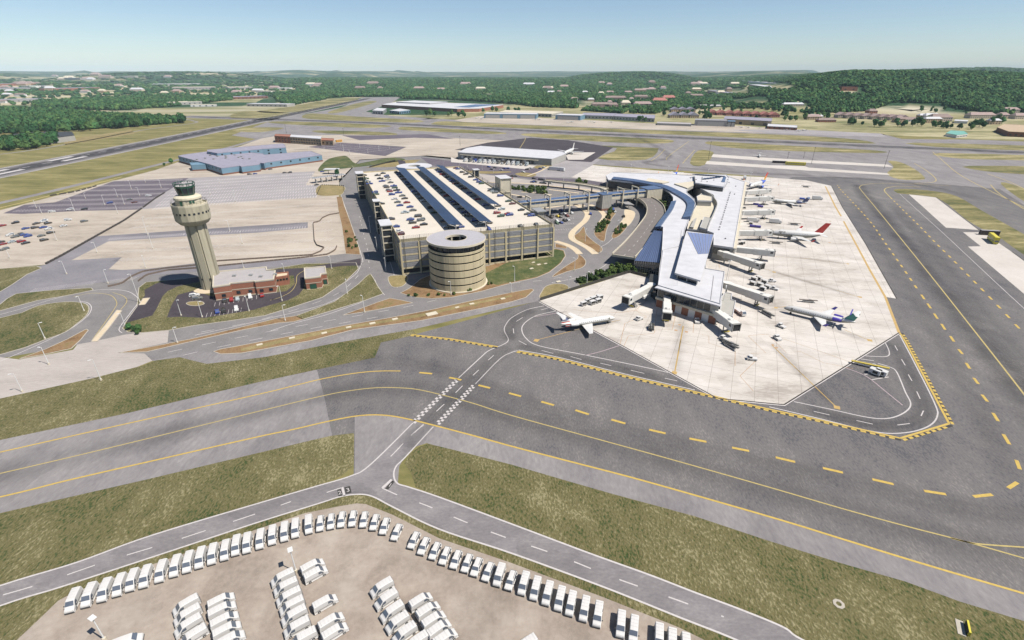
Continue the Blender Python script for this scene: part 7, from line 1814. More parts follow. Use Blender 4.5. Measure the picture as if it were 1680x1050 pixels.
# ================================================================== jet bridges
M_JB = plain('jet_bridge_panel', (.52, .51, .48), .6, var=.06, scale=.6); M_JBD = plain('jet_bridge_grey', (.22, .215, .2), .7, var=.1, scale=1); M_HAZ = plain('hazard_yellow', (.5, .38, .03), .6)
def jet_bridge(rp_, cp__, lab, hooded=True):
    z = 6.6; a, b = G(*rp_, z), G(*cp__, z); d = Vector((b.x - a.x, b.y - a.y)); L_ = d.length; rz = math.atan2(d.y, d.x)
    t = thing('jet_bridge', lab, 'jet bridge', (a.x, a.y, 0), rz, 'jet bridges of the terminal')
    mb = MB(); mb.tube((0, 0, 3.7), (0, 0, 6.7), 1.9, n=20); mb.tube((0, 0, 6.65), (0, 0, 6.85), 2.1, n=20); mb.build('rotunda', M_JB, t)
    mb = MB(); mb.tube((0, 0, 0), (0, 0, 3.8), .4, n=8); mb.build('rotunda_column', M_GALV, t)
    l1 = L_ * .55; cabx = L_ - 1.8
    def tunnel(x0, x1, w_, z0, h, nm):
        mb = MB(); mb.box(((x0 + x1) / 2, 0, z0 + h / 2), (x1 - x0, w_, h), mi=0)
        k = int((x1 - x0) / .8)
        for i in range(k + 1):
            x = x0 + i * (x1 - x0) / k
            for s in (-1, 1): mb.box((x, s * (w_ / 2 + .03), z0 + h / 2), (.14, .1, h - .2), mi=0)
        mb.box(((x0 + x1) / 2, 0, z0 - .12), (x1 - x0 - .1, w_ - .3, .24), mi=1); mb.box(((x0 + x1) / 2, 0, z0 + h + .05), (x1 - x0, w_ - .2, .1), mi=0)
        mb.build(nm, [M_JB, M_JBD], t)
    tunnel(1.4, l1, 3.0, 3.8, 2.9, 'inner_tunnel'); tunnel(l1 - .6, cabx, 3.5, 3.6, 3.3, 'outer_tunnel')
    mb = MB(); mb.tube((cabx + .4, 0, 3.6), (cabx + .4, 0, 6.9), 2.0, n=16); mb.box((cabx + 1.9, 0, 5.3), (2.8, 4.0, 3.5)); mb.build('cab', M_JB, t)
    mb = MB(); mb.box((cabx + 3.3, 0, 5.2), (.35, 3.4, 3.0)); mb.build('cab_opening', M_BLACK, t)
    mb = MB()
    for s in (-1, 1): mb.box((cabx + 3.4, s * 1.8, 5.2), (.8, .25, 3.4))
    mb.box((cabx + 3.4, 0, 6.95), (.9, 3.9, .25)); mb.build('bellows', M_JBD, t)
    for s in (-1, 1): mb = MB(); mb.box((cabx + 1.9, s * 2.03, 5.8), (1.5, .06, 1.1)); mb.build('window', M_GLASS, t)
    wx = l1 + (cabx - l1) * .62
    mb = MB()
    for s in (-1, 1): mb.box((wx, s * 1.2, 2.2), (.35, .35, 3.6))
    mb.box((wx, 0, .75), (.6, 3.4, .5)); mb.build('undercarriage', M_JBD, t)
    wheels(t, (wx,), 1.5, .5)
    mb = MB(); mb.box((wx + 1.0, 0, .8), (.15, 2.8, .5)); mb.build('hazard_bar', M_HAZ, t)
    mb = MB()
    for k in range(7): mb.box((cabx - 1.5 - k * .45, 2.0, 3.4 - k * .48), (.4, .9, .08))
    mb.tube((cabx - 1.2, 2.45, 4.6), (cabx - 4.6, 2.45, 1.0), .05, n=4); mb.tube((cabx - 1.2, 1.6, 3.5), (cabx - 4.6, 1.6, .1), .08, n=4); mb.build('service_stair', M_GALV, t)
    mb = MB(); mb.box((l1 * .6, 1.9, 3.2), (L_ * .28, .8, 1.1)); mb.build('equipment_box', M_WHITEP, t)
    mb = MB(); mb.tube((cabx, .8, 6.8), (cabx, .8, 7.8), .05, n=4); mb.box((cabx - 1, -.6, 7.0), (1.2, .9, .5)); mb.tube((cabx - .2, -1, 7.4), (cabx - .2, 1, 7.4), .05, n=4); mb.build('roof_rail', M_GALV, t)
    # fixed link to the building
    mb = MB(); mb.box((-2.6, 0, 5.2), (4.4, 2.4, 2.5)); mb.build('link_tunnel', M_JB, t)
    return t
for i, (a, b, l) in enumerate((((1069, 466.5), (1030, 487), 'the left one reaching towards the parked white jet'), ((1094.5, 480), (1095, 512), 'the one pointing straight at the viewer'), ((1160.6, 498), (1205, 530), 'the one at the front right corner'),
        ((1194, 464), (1260, 486), 'first above the front right corner'), ((1191, 414), (1247, 432), 'the nearer of the pair beyond the brown door'), ((1206, 405), (1266, 411), 'the farther of the pair beyond the brown door'),
        ((1211, 378.5), (1262, 378.5), 'the one docked to the red tailed airliner'), ((1218, 346), (1266, 345), 'the one with no aircraft, between two airliners'), ((1223, 324), (1265, 323), 'the one docked to the small blue tailed jet'), ((1225, 313.5), (1261, 311), 'the farthest one beside the orange finned airliner'))):
    jet_bridge(a, b, 'white jet bridge, ' + l)

# ================================================================== aircraft
P_PLANE = paint('white_aircraft_paint', (.52, .515, .5), .35); P_GREYP = paint('grey_livery_and_belly_shade', (.2, .2, .175), .4)
def section(y, z, x_le, chord, th, n=8):
    """a wing section in the x-z plane (thickness along z)"""
    pts = []
    for fx, fz in ((0, 0), (.12, .5), (.4, .55), (1, .05), (1, -.05), (.4, -.4), (.12, -.38)): pts.append((x_le - fx * chord, y, z + fz * th))
    return pts
def wing(name, t, x, z, root, tip, span, sweep, dih, th, mat, side, y0=1.0):
    mb = MB(); secs = []
    for f in (0, .35, 1):
        c = root + (tip - root) * f; y = (y0 + span * f) * side
        secs.append(section(y, z + dih * f * span, x - sweep * f, c, th * (1 - .6 * f)))
    if side < 0: secs = [s[::-1] for s in secs]
    mb.rings(secs); return mb.build(name, mat, t)
def aircraft(name, lab, nose, tail, zf, R_, L_, cfg):
    """nose/tail: ground pixels; body of radius R_, length L_ centred between"""
    a, b = G(*nose, zf), G(*tail, zf); c = (a + b) / 2; rz = math.atan2(a.y - b.y, a.x - b.x)
    t = thing(name, lab, 'airplane', (c.x, c.y, ZL * 9), rz)
    h = L_ / 2; body = cfg.get('body', P_PLANE)
    prof = [(h, .02, -.35), (h - .25 * R_, .3, -.3), (h - .8 * R_, .58, -.2), (h - 1.7 * R_, .82, -.08), (h - 3 * R_, 1, 0), (-h + L_ * .33, 1, 0), (-h + L_ * .2, .86, .12), (-h + L_ * .1, .58, .34), (-h + L_ * .03, .3, .52), (-h, .1, .6)]
    n = 20; rs = []
    for x, r_, dz in prof: rs.append([(x, R_ * r_ * math.cos(2 * math.pi * i / n), zf + R_ * (dz + r_ * 1.04 * math.sin(2 * math.pi * i / n))) for i in range(n)])
    mb = MB(); mb.rings(rs[:6] if cfg.get('rear') else rs)
    if cfg.get('belly'): mb.m = [1 if len(f) == 4 and (f[0] % n) >= n // 2 + (0 if f[0] % n < n - 0 else 0) else 0 for f in mb.f]
    mb.build('fuselage', [body, cfg.get('belly', body)], t, smooth=True)
    if cfg.get('rear'): mb = MB(); mb.rings(rs[5:]); mb.build('tail_cone', cfg['rear'], t, smooth=True)
    mb = MB(); x0 = h - 1.25 * R_
    for s in (-1, 1): mb.add([(x0 + .1 * R_, s * .1 * R_, zf + R_ * .42), (x0 + .05 * R_, s * .45 * R_, zf + R_ * .3), (x0 - .55 * R_, s * .58 * R_, zf + R_ * .52), (x0 - .5 * R_, s * .08 * R_, zf + R_ * .72)], [(0, 1, 2, 3)])
    mb.v = [(x, y, z + .06) for x, y, z in mb.v]; mb.build('cockpit_window', M_GLASS, t)
    wx = cfg['wx']; sp_ = cfg['span'] / 2 - R_ * .6; zr = zf - R_ * .55
    wm = cfg.get('wingmat', P_PLANE)
    for s in (-1, 1):
        wing('wing', t, wx, zr, cfg['root'], cfg['tip'], sp_, cfg['sweep'], .07, .45, wm, s, R_ * .55)
        if cfg.get('winglet'):
            y = s * (R_ * .55 + sp_); z = zr + .07 * sp_; xx = wx - cfg['sweep']
            mb = MB(); q = [(xx, y, z), (xx - cfg['tip'], y, z), (xx - cfg['tip'] - .9, y + s * .4, z + 1.5), (xx - cfg['tip'] * .55 - .5, y + s * .4, z + 1.5)]
            mb.add(q + [(x, yy + s * .1, zz) for x, yy, zz in q], [(0, 1, 2, 3), (7, 6, 5, 4), (0, 4, 5, 1), (1, 5, 6, 2), (2, 6, 7, 3), (3, 7, 4, 0)]); mb.build('winglet', cfg['winglet'], t)
    # fin
    fh = cfg['fin']; fx = -h + L_ * .03; zt = zf + R_ * .6; fr = cfg['finroot']; ft = fr * .62; fs = cfg.get('finsweep', fh * .8)
    def finq(f0, f1, mat, nm):
        mb = MB(); secs = []
        for f in (f0, f1):
            ch = fr + (ft - fr) * f; xl = fx + fr - fs * f; z = zt + fh * f
            secs.append([(xl, 0, z), (xl - ch * .3, .2, z), (xl - ch, .03, z), (xl - ch, -.03, z), (xl - ch * .3, -.2, z)])
        mb.rings(secs); mb.build(nm, mat, t)
    bands_ = cfg.get('finbands') or [(0, 1, cfg.get('finmat', P_PLANE))]
    for k, (f0, f1, m_) in enumerate(bands_): finq(f0, f1, m_, 'tail_fin' if k == 0 else 'fin_band')
    if cfg.get('T'):
        zs, xs = zt + fh, fx + fr - fs + .3
    else: zs, xs = zf + R_ * .45, -h + L_ * .1
    for s in (-1, 1): wing('stabiliser', t, xs, zs, cfg['sroot'], cfg['sroot'] * .5, cfg['sspan'] / 2, cfg['sspan'] * .22, .03 if not cfg.get('T') else -.01, .18, cfg.get('stabmat', wm), s, 0.0 if cfg.get('T') else .3)
    # engines
    er, el, ex, ey, ez = cfg['eng']
    for s in (-1, 1):
        mb = MB(); rs = []
        for fx_, rr in ((0, .82), (.03, .95), (.25, 1), (.7, .88), (1, .6)):
            rs.append([(ex - fx_ * el, s * ey + er * rr * math.cos(2 * math.pi * i / 14), ez + er * rr * math.sin(2 * math.pi * i / 14)) for i in range(14)])
        mb.rings(rs, caps=True); e_o = mb.build('engine', cfg.get('engmat', P_PLANE), t, smooth=False)
        mb = MB(); mb.tube((ex + .02, s * ey, ez), (ex + .05, s * ey, ez), er * .72, n=14); mb.build('engine_intake', M_STEEL, e_o)
        mb = MB(); mb.box((ex - el * .5, s * (ey - (ey - R_) * .5) if cfg.get('T') else s * ey, ez if cfg.get('T') else ez + er), (el * .5, abs(ey - R_) + .4 if cfg.get('T') else .25, .25 if cfg.get('T') else er)); mb.build('engine_pylon', P_PLANE, t)
    # windows and doors
    wb = MB(); k = int(L_ * .55 / .95)
    for i in range(k):
        x = h - 3.4 * R_ - i * .95
        if x < -h + L_ * .3: break
        for s in (-1, 1): wb.box((x, s * R_ * .955, zf + R_ * .33), (.24, .1, .28))
    wb.build('cabin_windows', M_WIND, t, 'stuff')
    for s in (-1, 1): mb = MB(); mb.box((h - 2.6 * R_, s * R_ * .94, zf + .1), (.8, .1, 1.6)); mb.build('door', P_GREYP, t)
    for x, y in ((h - 2.4 * R_, 0), (wx - cfg['root'] * .6, R_ * 1.05), (wx - cfg['root'] * .6, -R_ * 1.05)):
        mb = MB(); mb.tube((x, y, zf - R_ * .8), (x, y, .5), .12, n=6); mb.tube((x, y - .35, .45), (x, y - .12, .45), .45, n=10); mb.tube((x, y + .12, .45), (x, y + .35, .45), .45, n=10); mb.build('landing_gear', M_BLACK, t)
    for (x, s, z0, bl, hh, m_) in cfg.get('stripes', ()):
        mb = MB()
        for sd_ in (-1, 1):
            y0 = R_ * 1.0
            mb.box((x, sd_ * (y0 * s), z0), (bl, .08, hh))
        mb.build('livery_stripe', m_, t)
    return t
RJ = dict(belly=P_GREYP, wx=1.8, span=21.5, root=5.2, tip=1.6, sweep=5.0, fin=3.9, finroot=4.2, sroot=2.5, sspan=7.4, T=True, eng=(.82, 3.6, -5.6, 2.15, 3.35))  # belly: underside shading painted grey onto the lower half of the hull
c_navy = paint('navy_livery', (.05, .06, .15)); c_redl = paint('red_livery', (.42, .03, .025)); c_teal = paint('teal_livery', (.03, .2, .18)); c_violet = paint('violet_blue_livery', (.06, .04, .28)); c_blue = paint('bright_blue_livery', (.04, .09, .42)); c_oran = paint('orange_livery', (.5, .16, .02)); c_yel = paint('yellow_livery', (.5, .33, .03)); c_slate = paint('slate_livery', (.14, .16, .24))
a1 = dict(RJ, finbands=[(0, .22, c_redl), (.22, .34, P_PLANE), (.34, .72, c_slate), (.72, 1, P_PLANE)], engmat=P_PLANE)
p1 = aircraft('regional_jet', 'white rear engined jet with grey and red striped tail at the apron edge', (1010, 520), (918, 535), 2.6, 1.38, 26.5, a1)
for k, (dz, m_) in enumerate(((.55, c_redl), (0.0, P_PLANE), (-.35, c_redl))):
    mb = MB()
    for s in (-1, 1): mb.box((-9.4, s * (1.22 - .04 * k), 2.75 + dz), (3.6, .12, .28), s * .10)
    mb.build('livery_stripe', m_, p1)
a2 = dict(RJ, finmat=c_teal, engmat=c_violet, winglet=c_violet, stabmat=P_PLANE)
p2 = aircraft('regional_jet', 'white rear engined jet with teal fin, violet engines and violet winglets', (1288, 504), (1401, 531), 2.6, 1.38, 28.5, a2)
mb = MB(); mb.box((-11.6, 0, 7.42), (.5, 7.2, .16), 0); mb.build('fin_cap', c_violet, p2)
a3 = dict(RJ, finmat=c_navy, engmat=c_navy, stabmat=c_slate, body=P_PLANE, rear=P_PLANE)
p3 = aircraft('regional_jet', 'slim white jet with navy fin and orange tail stripes at the upper gates', (1266, 328.5), (1325, 334), 2.6, 1.38, 27.5, a3)
mb = MB()
for s in (-1, 1): mb.box((-10, s * 1.15, 2.6), (4.2, .12, .3), s * .1)
mb.build('livery_stripe', c_oran, p3)
AL = dict(wx=3.6, span=33.5, root=6.8, tip=1.7, sweep=8.2, fin=7.2, finroot=5.4, sroot=3.6, sspan=12.5, eng=(1.15, 4.2, 4.4, 5.6, 1.9))
a4 = dict(AL, belly=P_GREYP, finmat=c_redl, winglet=c_redl, wingmat=P_PLANE)
p4 = aircraft('airliner', 'silver and white airliner with red tail fin docked at a gate', (1266, 381), (1349, 387), 3.9, 2.15, 31.5, a4)
cu = bpy.data.curves.new('livery_lettering', 'FONT'); cu.body = 'nwa'; cu.size = 2.5; cu.extrude = .03; cu.align_x = 'CENTER'; cu.materials.append(M_STEEL)
tmp = bpy.data.objects.new('tmp', cu); LM = bpy.data.meshes.new_from_object(tmp); bpy.data.objects.remove(tmp)
for s in (-1, 1):
    o = bpy.data.objects.new('livery_lettering', LM if s < 0 else LM.copy()); col.objects.link(o); o.parent = p4
    o.location = (9.3, s * 2.16, 4.6); o.rotation_euler = (R(55), 0, math.pi if s > 0 else 0)
a5 = dict(AL, finbands=[(0, .3, c_yel), (.3, .6, c_oran), (.6, 1, c_redl)], rear=c_blue, engmat=c_blue, winglet=c_oran, wingmat=P_PLANE)
p5 = aircraft('airliner', 'blue tailed airliner with red orange fin at the far right gate', (1217, 309), (1268, 294), 3.7, 1.95, 33, a5)
a6 = dict(a5)
p6 = aircraft('airliner', 'blue tailed airliner with orange fin mostly hidden behind the terminal', (1094, 292.5), (1112, 283.5), 3.7, 1.95, 33, a6)
a7 = dict(AL, span=38, winglet=None)
p7 = aircraft('cargo_jet', 'all white cargo jet parked at the end of the cargo building', (921, 253), (946, 243), 4.0, 2.1, 40, a7)
p8 = aircraft('business_jet', 'small white jet with swept wings on the strip beyond the terminal', (1246.5, 258), (1246, 252.5), 1.9, 1.0, 17, dict(RJ, span=16, root=3.4, tip=1.0, wx=.6, sweep=2.2, fin=2.2, finroot=2.0, sroot=1.4, sspan=5.4, eng=(.5, 2.2, -3, 1.5, 2.5)))
# light aircraft on the far apron
def light_plane(p, rz, lab, grp='light aircraft on the far apron'):
    g = G(*p, 1.2); t = thing('light_aircraft', lab, 'airplane', (g.x, g.y, ZL * 4), rz, grp)
    mb = MB(); mb.rings([[(x, r_ * math.cos(a), 1.5 + r_ * math.sin(a)) for a in [2 * math.pi * i / 8 for i in range(8)]] for x, r_ in ((4, .3), (2.8, .7), (0, .8), (-5, .2))]); mb.build('fuselage', P_PLANE, t)
    mb = MB(); mb.box((.8, 0, 2.1), (1.7, 13, .2)); mb.build('wing', P_PLANE, t)
    mb = MB(); mb.box((-4.5, 0, 1.7), (1.1, 4.2, .12)); mb.box((-4.6, 0, 2.4), (1.2, .15, 1.6)); mb.build('tail', P_PLANE, t)
    mb = MB(); mb.box((1.5, 0, 2.0), (1.4, 1.1, .5)); mb.build('window', M_GLASS, t)
for i, p in enumerate(sorted(((933, 201), (938, 200), (968, 199.5), (975, 200.5), (1003, 200.3), (1135, 206), (1216, 208.5), (1227, 209), (1246, 209.5), (1291, 213), (1310, 214.5), (1319, 213.5), (782, 193.5), (790, 194.5), (878, 196), (885, 196)))):
    light_plane(p, rnd.uniform(0, 6.28), f'tiny white propeller plane on the far apron, {ordn(i)} from the left')

# ================================================================== ground support equipment
def tug(p, rz, lab, w_=2.0, L_=3.6, grp=None):
    g = G(*p, .8); t = thing('tow_tractor', lab, 'tow tractor', (g.x, g.y, ZL * 9), rz, grp)
    mb = MB(); mb.add([(x * L_ / 2, y * w_ / 2, z) for x, y, z in ((-1, -1, .3), (1, -1, .3), (1, 1, .3), (-1, 1, .3), (-1, -1, 1.1), (1, -.95, .95), (1, .95, .95), (-1, 1, 1.1))], [(3, 2, 1, 0), (4, 5, 6, 7), (0, 1, 5, 4), (1, 2, 6, 5), (2, 3, 7, 6), (3, 0, 4, 7)]); mb.build('body', P_WHITE, t)
    mb = MB(); mb.box((-.6, 0, 1.4), (1.0, w_ * .8, .6)); mb.build('cab_glass', M_GLASS, t)
    mb = MB(); mb.box((-.6, 0, 1.78), (1.3, w_ * .9, .1)); mb.build('cab_roof', P_WHITE, t)
    wheels(t, (-L_ / 2 + .7, L_ / 2 - .7), w_ / 2 - .05, .34); return t
def cart(p, rz, lab, grp, covered=True, mat=None):
    g = G(*p, 1.0); t = thing('baggage_cart', lab, 'baggage cart', (g.x, g.y, ZL * 9), rz, grp)
    mb = MB(); mb.box((0, 0, .5), (2.9, 1.7, .16)); mb.tube((1.4, 0, .45), (2.3, 0, .35), .05, n=4); mb.build('bed', M_GALVD, t)
    if covered:
        mb = MB(); mb.box((0, 0, 1.98), (2.95, 1.75, .1)); mb.build('canopy', P_WHITE, t)
        mb = MB()
        for x in (-1.4, 1.4): mb.box((x, 0, 1.25), (.08, 1.65, 1.4))
        mb.build('end_panel', P_WHITE, t)
        mb = MB(); mb.box((0, 0, .85), (2.0, 1.1, .55)); mb.build('luggage', mat or M_STEEL, t)
    wheels(t, (-1.0, 1.0), .75, .25); return t
k = 0
for i, (x, y) in enumerate(((817, 237), (878, 197), (950, 168), (940, 222), (1022, 195), (1045, 150))):
    cart((860 + x / 8.4, 470 + y / 8.4), heading((970, 493), (9, -3)), f'white covered baggage cart in the group above the left jet, {ordn(i)} of six', 'baggage carts above the left jet')
tug((860 + 1030 / 8.4, 470 + 150 / 8.4 - 1.5), heading((983, 486), (9, -3)), 'white tow tractor at the head of the six covered carts')
for i, (x, y) in enumerate(((500, 372), (550, 362), (612, 400), (484, 418), (560, 432), (640, 455), (590, 475))):
    cart((1160 + x / 6.46, 400 + y / 6.46), heading((1245, 465), (9, 3)), f'white covered baggage cart in the cluster behind the right jet bridge, {ordn(i)}', 'baggage carts behind the right jet bridge')
for x, y, h_, l in ((692, 388, (5, 0), 'white tow tractor right of the baggage cart cluster'), (720, 472, (8, 2), 'white tractor with a raised boom below the cart cluster'), (790, 868, (9, 4), 'white tractor with boom in front of the teal tailed jet'),
                    (180, 1000, (9, 4), 'white service van by the front right jet bridge'), (265, 665, (6, 3), 'small white tractor next to the low brick wing'), (748, 995, (8, 6), 'grey sided white cart out on the open apron')):
    tug((1160 + x / 6.46, 400 + y / 6.46), heading((1160 + x / 6.46, 400 + y / 6.46), h_), l)
for p, h_, l in (((1141, 515), (6, 5), 'white tow tractor facing the middle garage doors'), ((1143.5, 526.5), (2, 6), 'small white tractor below the first one near the garage doors'), ((1048.5, 522), (6, -2), 'white box cart between the left jet and the straight jet bridge'), ((1234, 587.5), (8, 1), 'lone white tractor in the middle of the near apron'),
                 ((1062, 461) if 0 else (1340, 325), (9, 1), 'white tanker beside the slim blue tailed jet')):
    tug(p, heading(p, h_), l)
# truck with orange platform, belt loaders, fuel dispensers, stairs
def belt_loader(p, rz, lab, L_=7.5, mat=None, belt=None, tilt=.12):
    g = G(*p, .8); t = thing('belt_loader', lab, 'belt loader', (g.x, g.y, ZL * 9), rz, 'belt loaders')
    mb = MB(); mb.box((0, 0, .6), (L_ * .6, 1.5, .5)); mb.box((L_ * .1, .55, 1.1), (1.2, .6, .8)); mb.build('chassis', mat or M_GALVD, t)
    mb = MB(); s = math.sin(tilt) * L_ / 2; mb.add([(-L_ / 2, -.5, 1.1 - s), (L_ / 2, -.5, 1.1 + s), (L_ / 2, .5, 1.1 + s), (-L_ / 2, .5, 1.1 - s), (-L_ / 2, -.5, 1.35 - s), (L_ / 2, -.5, 1.35 + s), (L_ / 2, .5, 1.35 + s), (-L_ / 2, .5, 1.35 - s)], [(3, 2, 1, 0), (4, 5, 6, 7), (0, 1, 5, 4), (1, 2, 6, 5), (2, 3, 7, 6), (3, 0, 4, 7)]); mb.build('conveyor', belt or M_STEEL, t)
    mb = MB()
    for s2 in (-1, 1): mb.tube((-L_ / 2, s2 * .55, 1.6 - s), (L_ / 2, s2 * .55, 1.6 + s), .05, n=4)
    mb.build('hand_rail', M_GALV, t); wheels(t, (-L_ * .2, L_ * .2), .7, .3); return t
belt_loader((1196, 563), heading((1196, 563), (9, 5)), 'dark belt loader on the apron below the front right jet bridge', 9)
belt_loader((1198, 567.5), heading((1198, 567), (9, 5)), 'second dark belt loader touching the first below the front right jet bridge', 8)
belt_loader((1258, 514), heading((1258, 514), (9, 5)), 'dark slatted belt loader before the nose of the teal tailed jet', 9, tilt=.02)
belt_loader((1070.5, 537), heading((1070, 537), (0, -9)), 'dark steps unit standing alone left of the yellow lead-in line', 6, tilt=.05)
belt_loader((1066.5, 537), heading((1066, 537), (0, -9)), 'grey steps unit just left of the dark one', 4.5, tilt=.05)
for i, (x, y) in enumerate(((1322, 306), (1277, 333.5), (1303, 367.5), (1273, 398), (1326, 493.5))):
    belt_loader((x, y), heading((x, y), (9, .8)), f'pale towbar rig lying on the apron, {ordn(i)} of five from the far end', 8, M_GALV, M_BARB, .02)
belt_loader((1427, 599.5), heading((1427, 599), (10, 2.3)), 'long orange and white belt loader on the asphalt corner', 12, P_WHITE, M_HAZ, .03)
for p, l in (((1436, 609.5), 'left one of two white box carts on the asphalt corner'), ((1446, 611), 'right one of two white box carts on the asphalt corner')):
    g = G(*p, 1.2); t = thing('air_start_cart', l, 'cart', (g.x, g.y, ZL * 7), heading(p, (8, 3)), 'white box carts on the asphalt corner')
    mb = MB(); mb.box((0, 0, 1.3), (3.6, 2.2, 1.8)); mb.build('box', P_WHITE, t)
    mb = MB(); mb.box((.3, -1.12, 1.3), (1.6, .06, 1.0)); mb.build('panel', M_STEEL, t); wheels(t, (-1.2, 1.2), 1.0, .35)
box_truck((1216.5, 509.5) if 0 else (1214, 510), heading((1214, 510), (9, 6)), 'white truck with orange rear platform beside the low brick wing', P_WHITE, P_WHITE, 7, h=.8, w_=2.2, name='service_truck')
for p, l, h_ in (((1235, 361), 'white catering truck between the third and fourth gates', (9, .5)), ((1272, 363), 'white catering truck with high box above the red tailed airliner', (9, .6)), ((1341, 325), 'white tanker truck right of the slim blue tailed jet', (9, .5)), ((1222, 292), 'small white truck at the far corner of the concourse', (2, 5))):
    box_truck(p, heading(p, h_), l, P_WHITE, P_WHITE, 8.5, h=2.5, name='service_truck')
for p, m_, l in (((1247.5, 338.5), c_violet, 'violet blue cart between two far gates'), ((1240, 335), c_violet, 'small blue cart left of the violet one between two far gates'), ((1235, 371), c_violet, 'blue cart line beside the gate of the red tailed airliner'), ((1243, 371.8), c_violet, 'second blue cart beside the gate of the red tailed airliner'), ((1316, 326), c_blue, 'blue cart by the fin of the slim jet')):
    g = G(*p, .8); t = thing('baggage_cart', l, 'baggage cart', (g.x, g.y, ZL * 9), heading(p, (9, 1)), 'blue carts at the gates'); mb = MB(); mb.box((0, 0, 1.0), (4.2, 1.7, 1.1)); mb.build('box', m_, t); mb = MB(); mb.box((0, 0, .4), (4.4, 1.5, .12)); mb.build('bed', M_STEEL, t); wheels(t, (-1.5, 1.5), .7, .25)
for i, p in enumerate(((1221, 340), (1216, 399), (1227, 325.5), (1243, 320), (1219, 397), (1232, 366), (1243, 361))):
    cart(p, heading(p, (8, 1)), f'grey loaded cart beneath the gates, {ordn(i)} from the far end', 'dark carts beneath the gates', True, M_STEEL)
# airport sign in the grass and a round drain
g = G(1586, 1034, 0); t = thing('taxiway_sign', 'yellow and black taxiway guidance sign standing in the grass', 'sign', (g.x, g.y, .03), heading((1586, 1034), (5, 24), 0))
mb = MB(); mb.box((0, 0, .75), (3.0, .34, .95)); mb.build('sign_box', P_LIME, t)
mb = MB(); mb.box((-.1, -.2, .75), (2.6, .06, .7)); mb.build('black_panel', M_BLACKP, t)
mb = MB(); mb.box((.2, .19, .75), (2.5, .05, .75)); mb.build('face_panel', P_LIME, t)
for x in (-1.1, 0, 1.1): mb = MB(); mb.tube((x, 0, 0), (x, 0, .35), .06, n=6); mb.build('leg', M_GALV, t)
mb = MB(); mb.box((0, -1.0, .02), (3.6, 1.3, .12)); mb.build('pad', M_CURB, t)
g = G(1376, 991); mb = MB(); mb.lathe([(1.15, 0), (1.15, .1), (.55, .1), (.55, 0)], 8, caps=False); o = mb.build('drain_collar', M_CURB); o.location = (g.x, g.y, .02); tag(o, 'pale octagonal drain collar lying in the grass right of the road', 'drain')
# white slabs on the verge by the helix
for i, (x, y, a_) in enumerate(sorted(((708.5, 515.5, 1.6), (648, 524, .8), (611, 531, .8), (572, 537.5, .7), (532, 547, .7), (479, 555, .7), (426, 566, .7), (774, 499, .7), (825, 490.5, .7), (916, 462.5, .8), (872, 441, .7), (884, 434.5, .7), (875, 431, .6), (895, 433, .6), (750, 505, .6)))):
    g = G(x, y); mb = MB(); mb.box((0, 0, .12), (3.2 * a_, 1.9 * a_, .24)); o = mb.build('drainage_slab', M_CREAML); o.location = (g.x, g.y, .12); o.rotation_euler = (0, 0, heading((x, y), (9, -2), 0)); tag(o, f'pale concrete slab lying on the verge, {ordn(i)} from the left', 'concrete slab', 'concrete slabs on the verge')
# ================================================================== vegetation
def leafmat(name, c, var=.35):
    if name in MATS: return MATS[name]
    m, n, l, b = newmat(name)
    b.inputs['Roughness'].default_value = .9; b.inputs['Specular IOR Level'].default_value = .15
    g = n.new('ShaderNodeNewGeometry'); oi = n.new('ShaderNodeObjectInfo')
    t = n.new('ShaderNodeTexNoise'); t.inputs['Scale'].default_value = .35; t.inputs['Detail'].default_value = 6; t.inputs['Roughness'].default_value = .7
    l.new(g.outputs['Position'], t.inputs['Vector'])
    a = n.new('ShaderNodeMath'); a.operation = 'ADD'; l.new(t.outputs['Fac'], a.inputs[0])
    mu = n.new('ShaderNodeMath'); mu.operation = 'MULTIPLY_ADD'; mu.inputs[1].default_value = .55; mu.inputs[2].default_value = -.28; l.new(oi.outputs['Random'], mu.inputs[0]); l.new(mu.outputs[0], a.inputs[1])
    rp_ = n.new('ShaderNodeValToRGB'); e = rp_.color_ramp.elements; e.new(.5)
    e[0].position = .25; e[0].color = (c[0] * .6, c[1] * .66, c[2] * .7, 1); e[1].position = .5; e[1].color = (*c, 1); e[2].position = .8; e[2].color = (c[0] * 1.9, c[1] * 1.55, c[2] * 1.5, 1)
    l.new(a.outputs[0], rp_.inputs[0]); l.new(rp_.outputs[0], b.inputs['Base Color'])
    MATS[name] = m; return m
M_LEAF = leafmat('forest_foliage', (.026, .08, .027)); M_LEAF2 = leafmat('olive_foliage', (.045, .096, .03)); M_BARK = plain('tree_bark', (.1, .075, .055), .95)
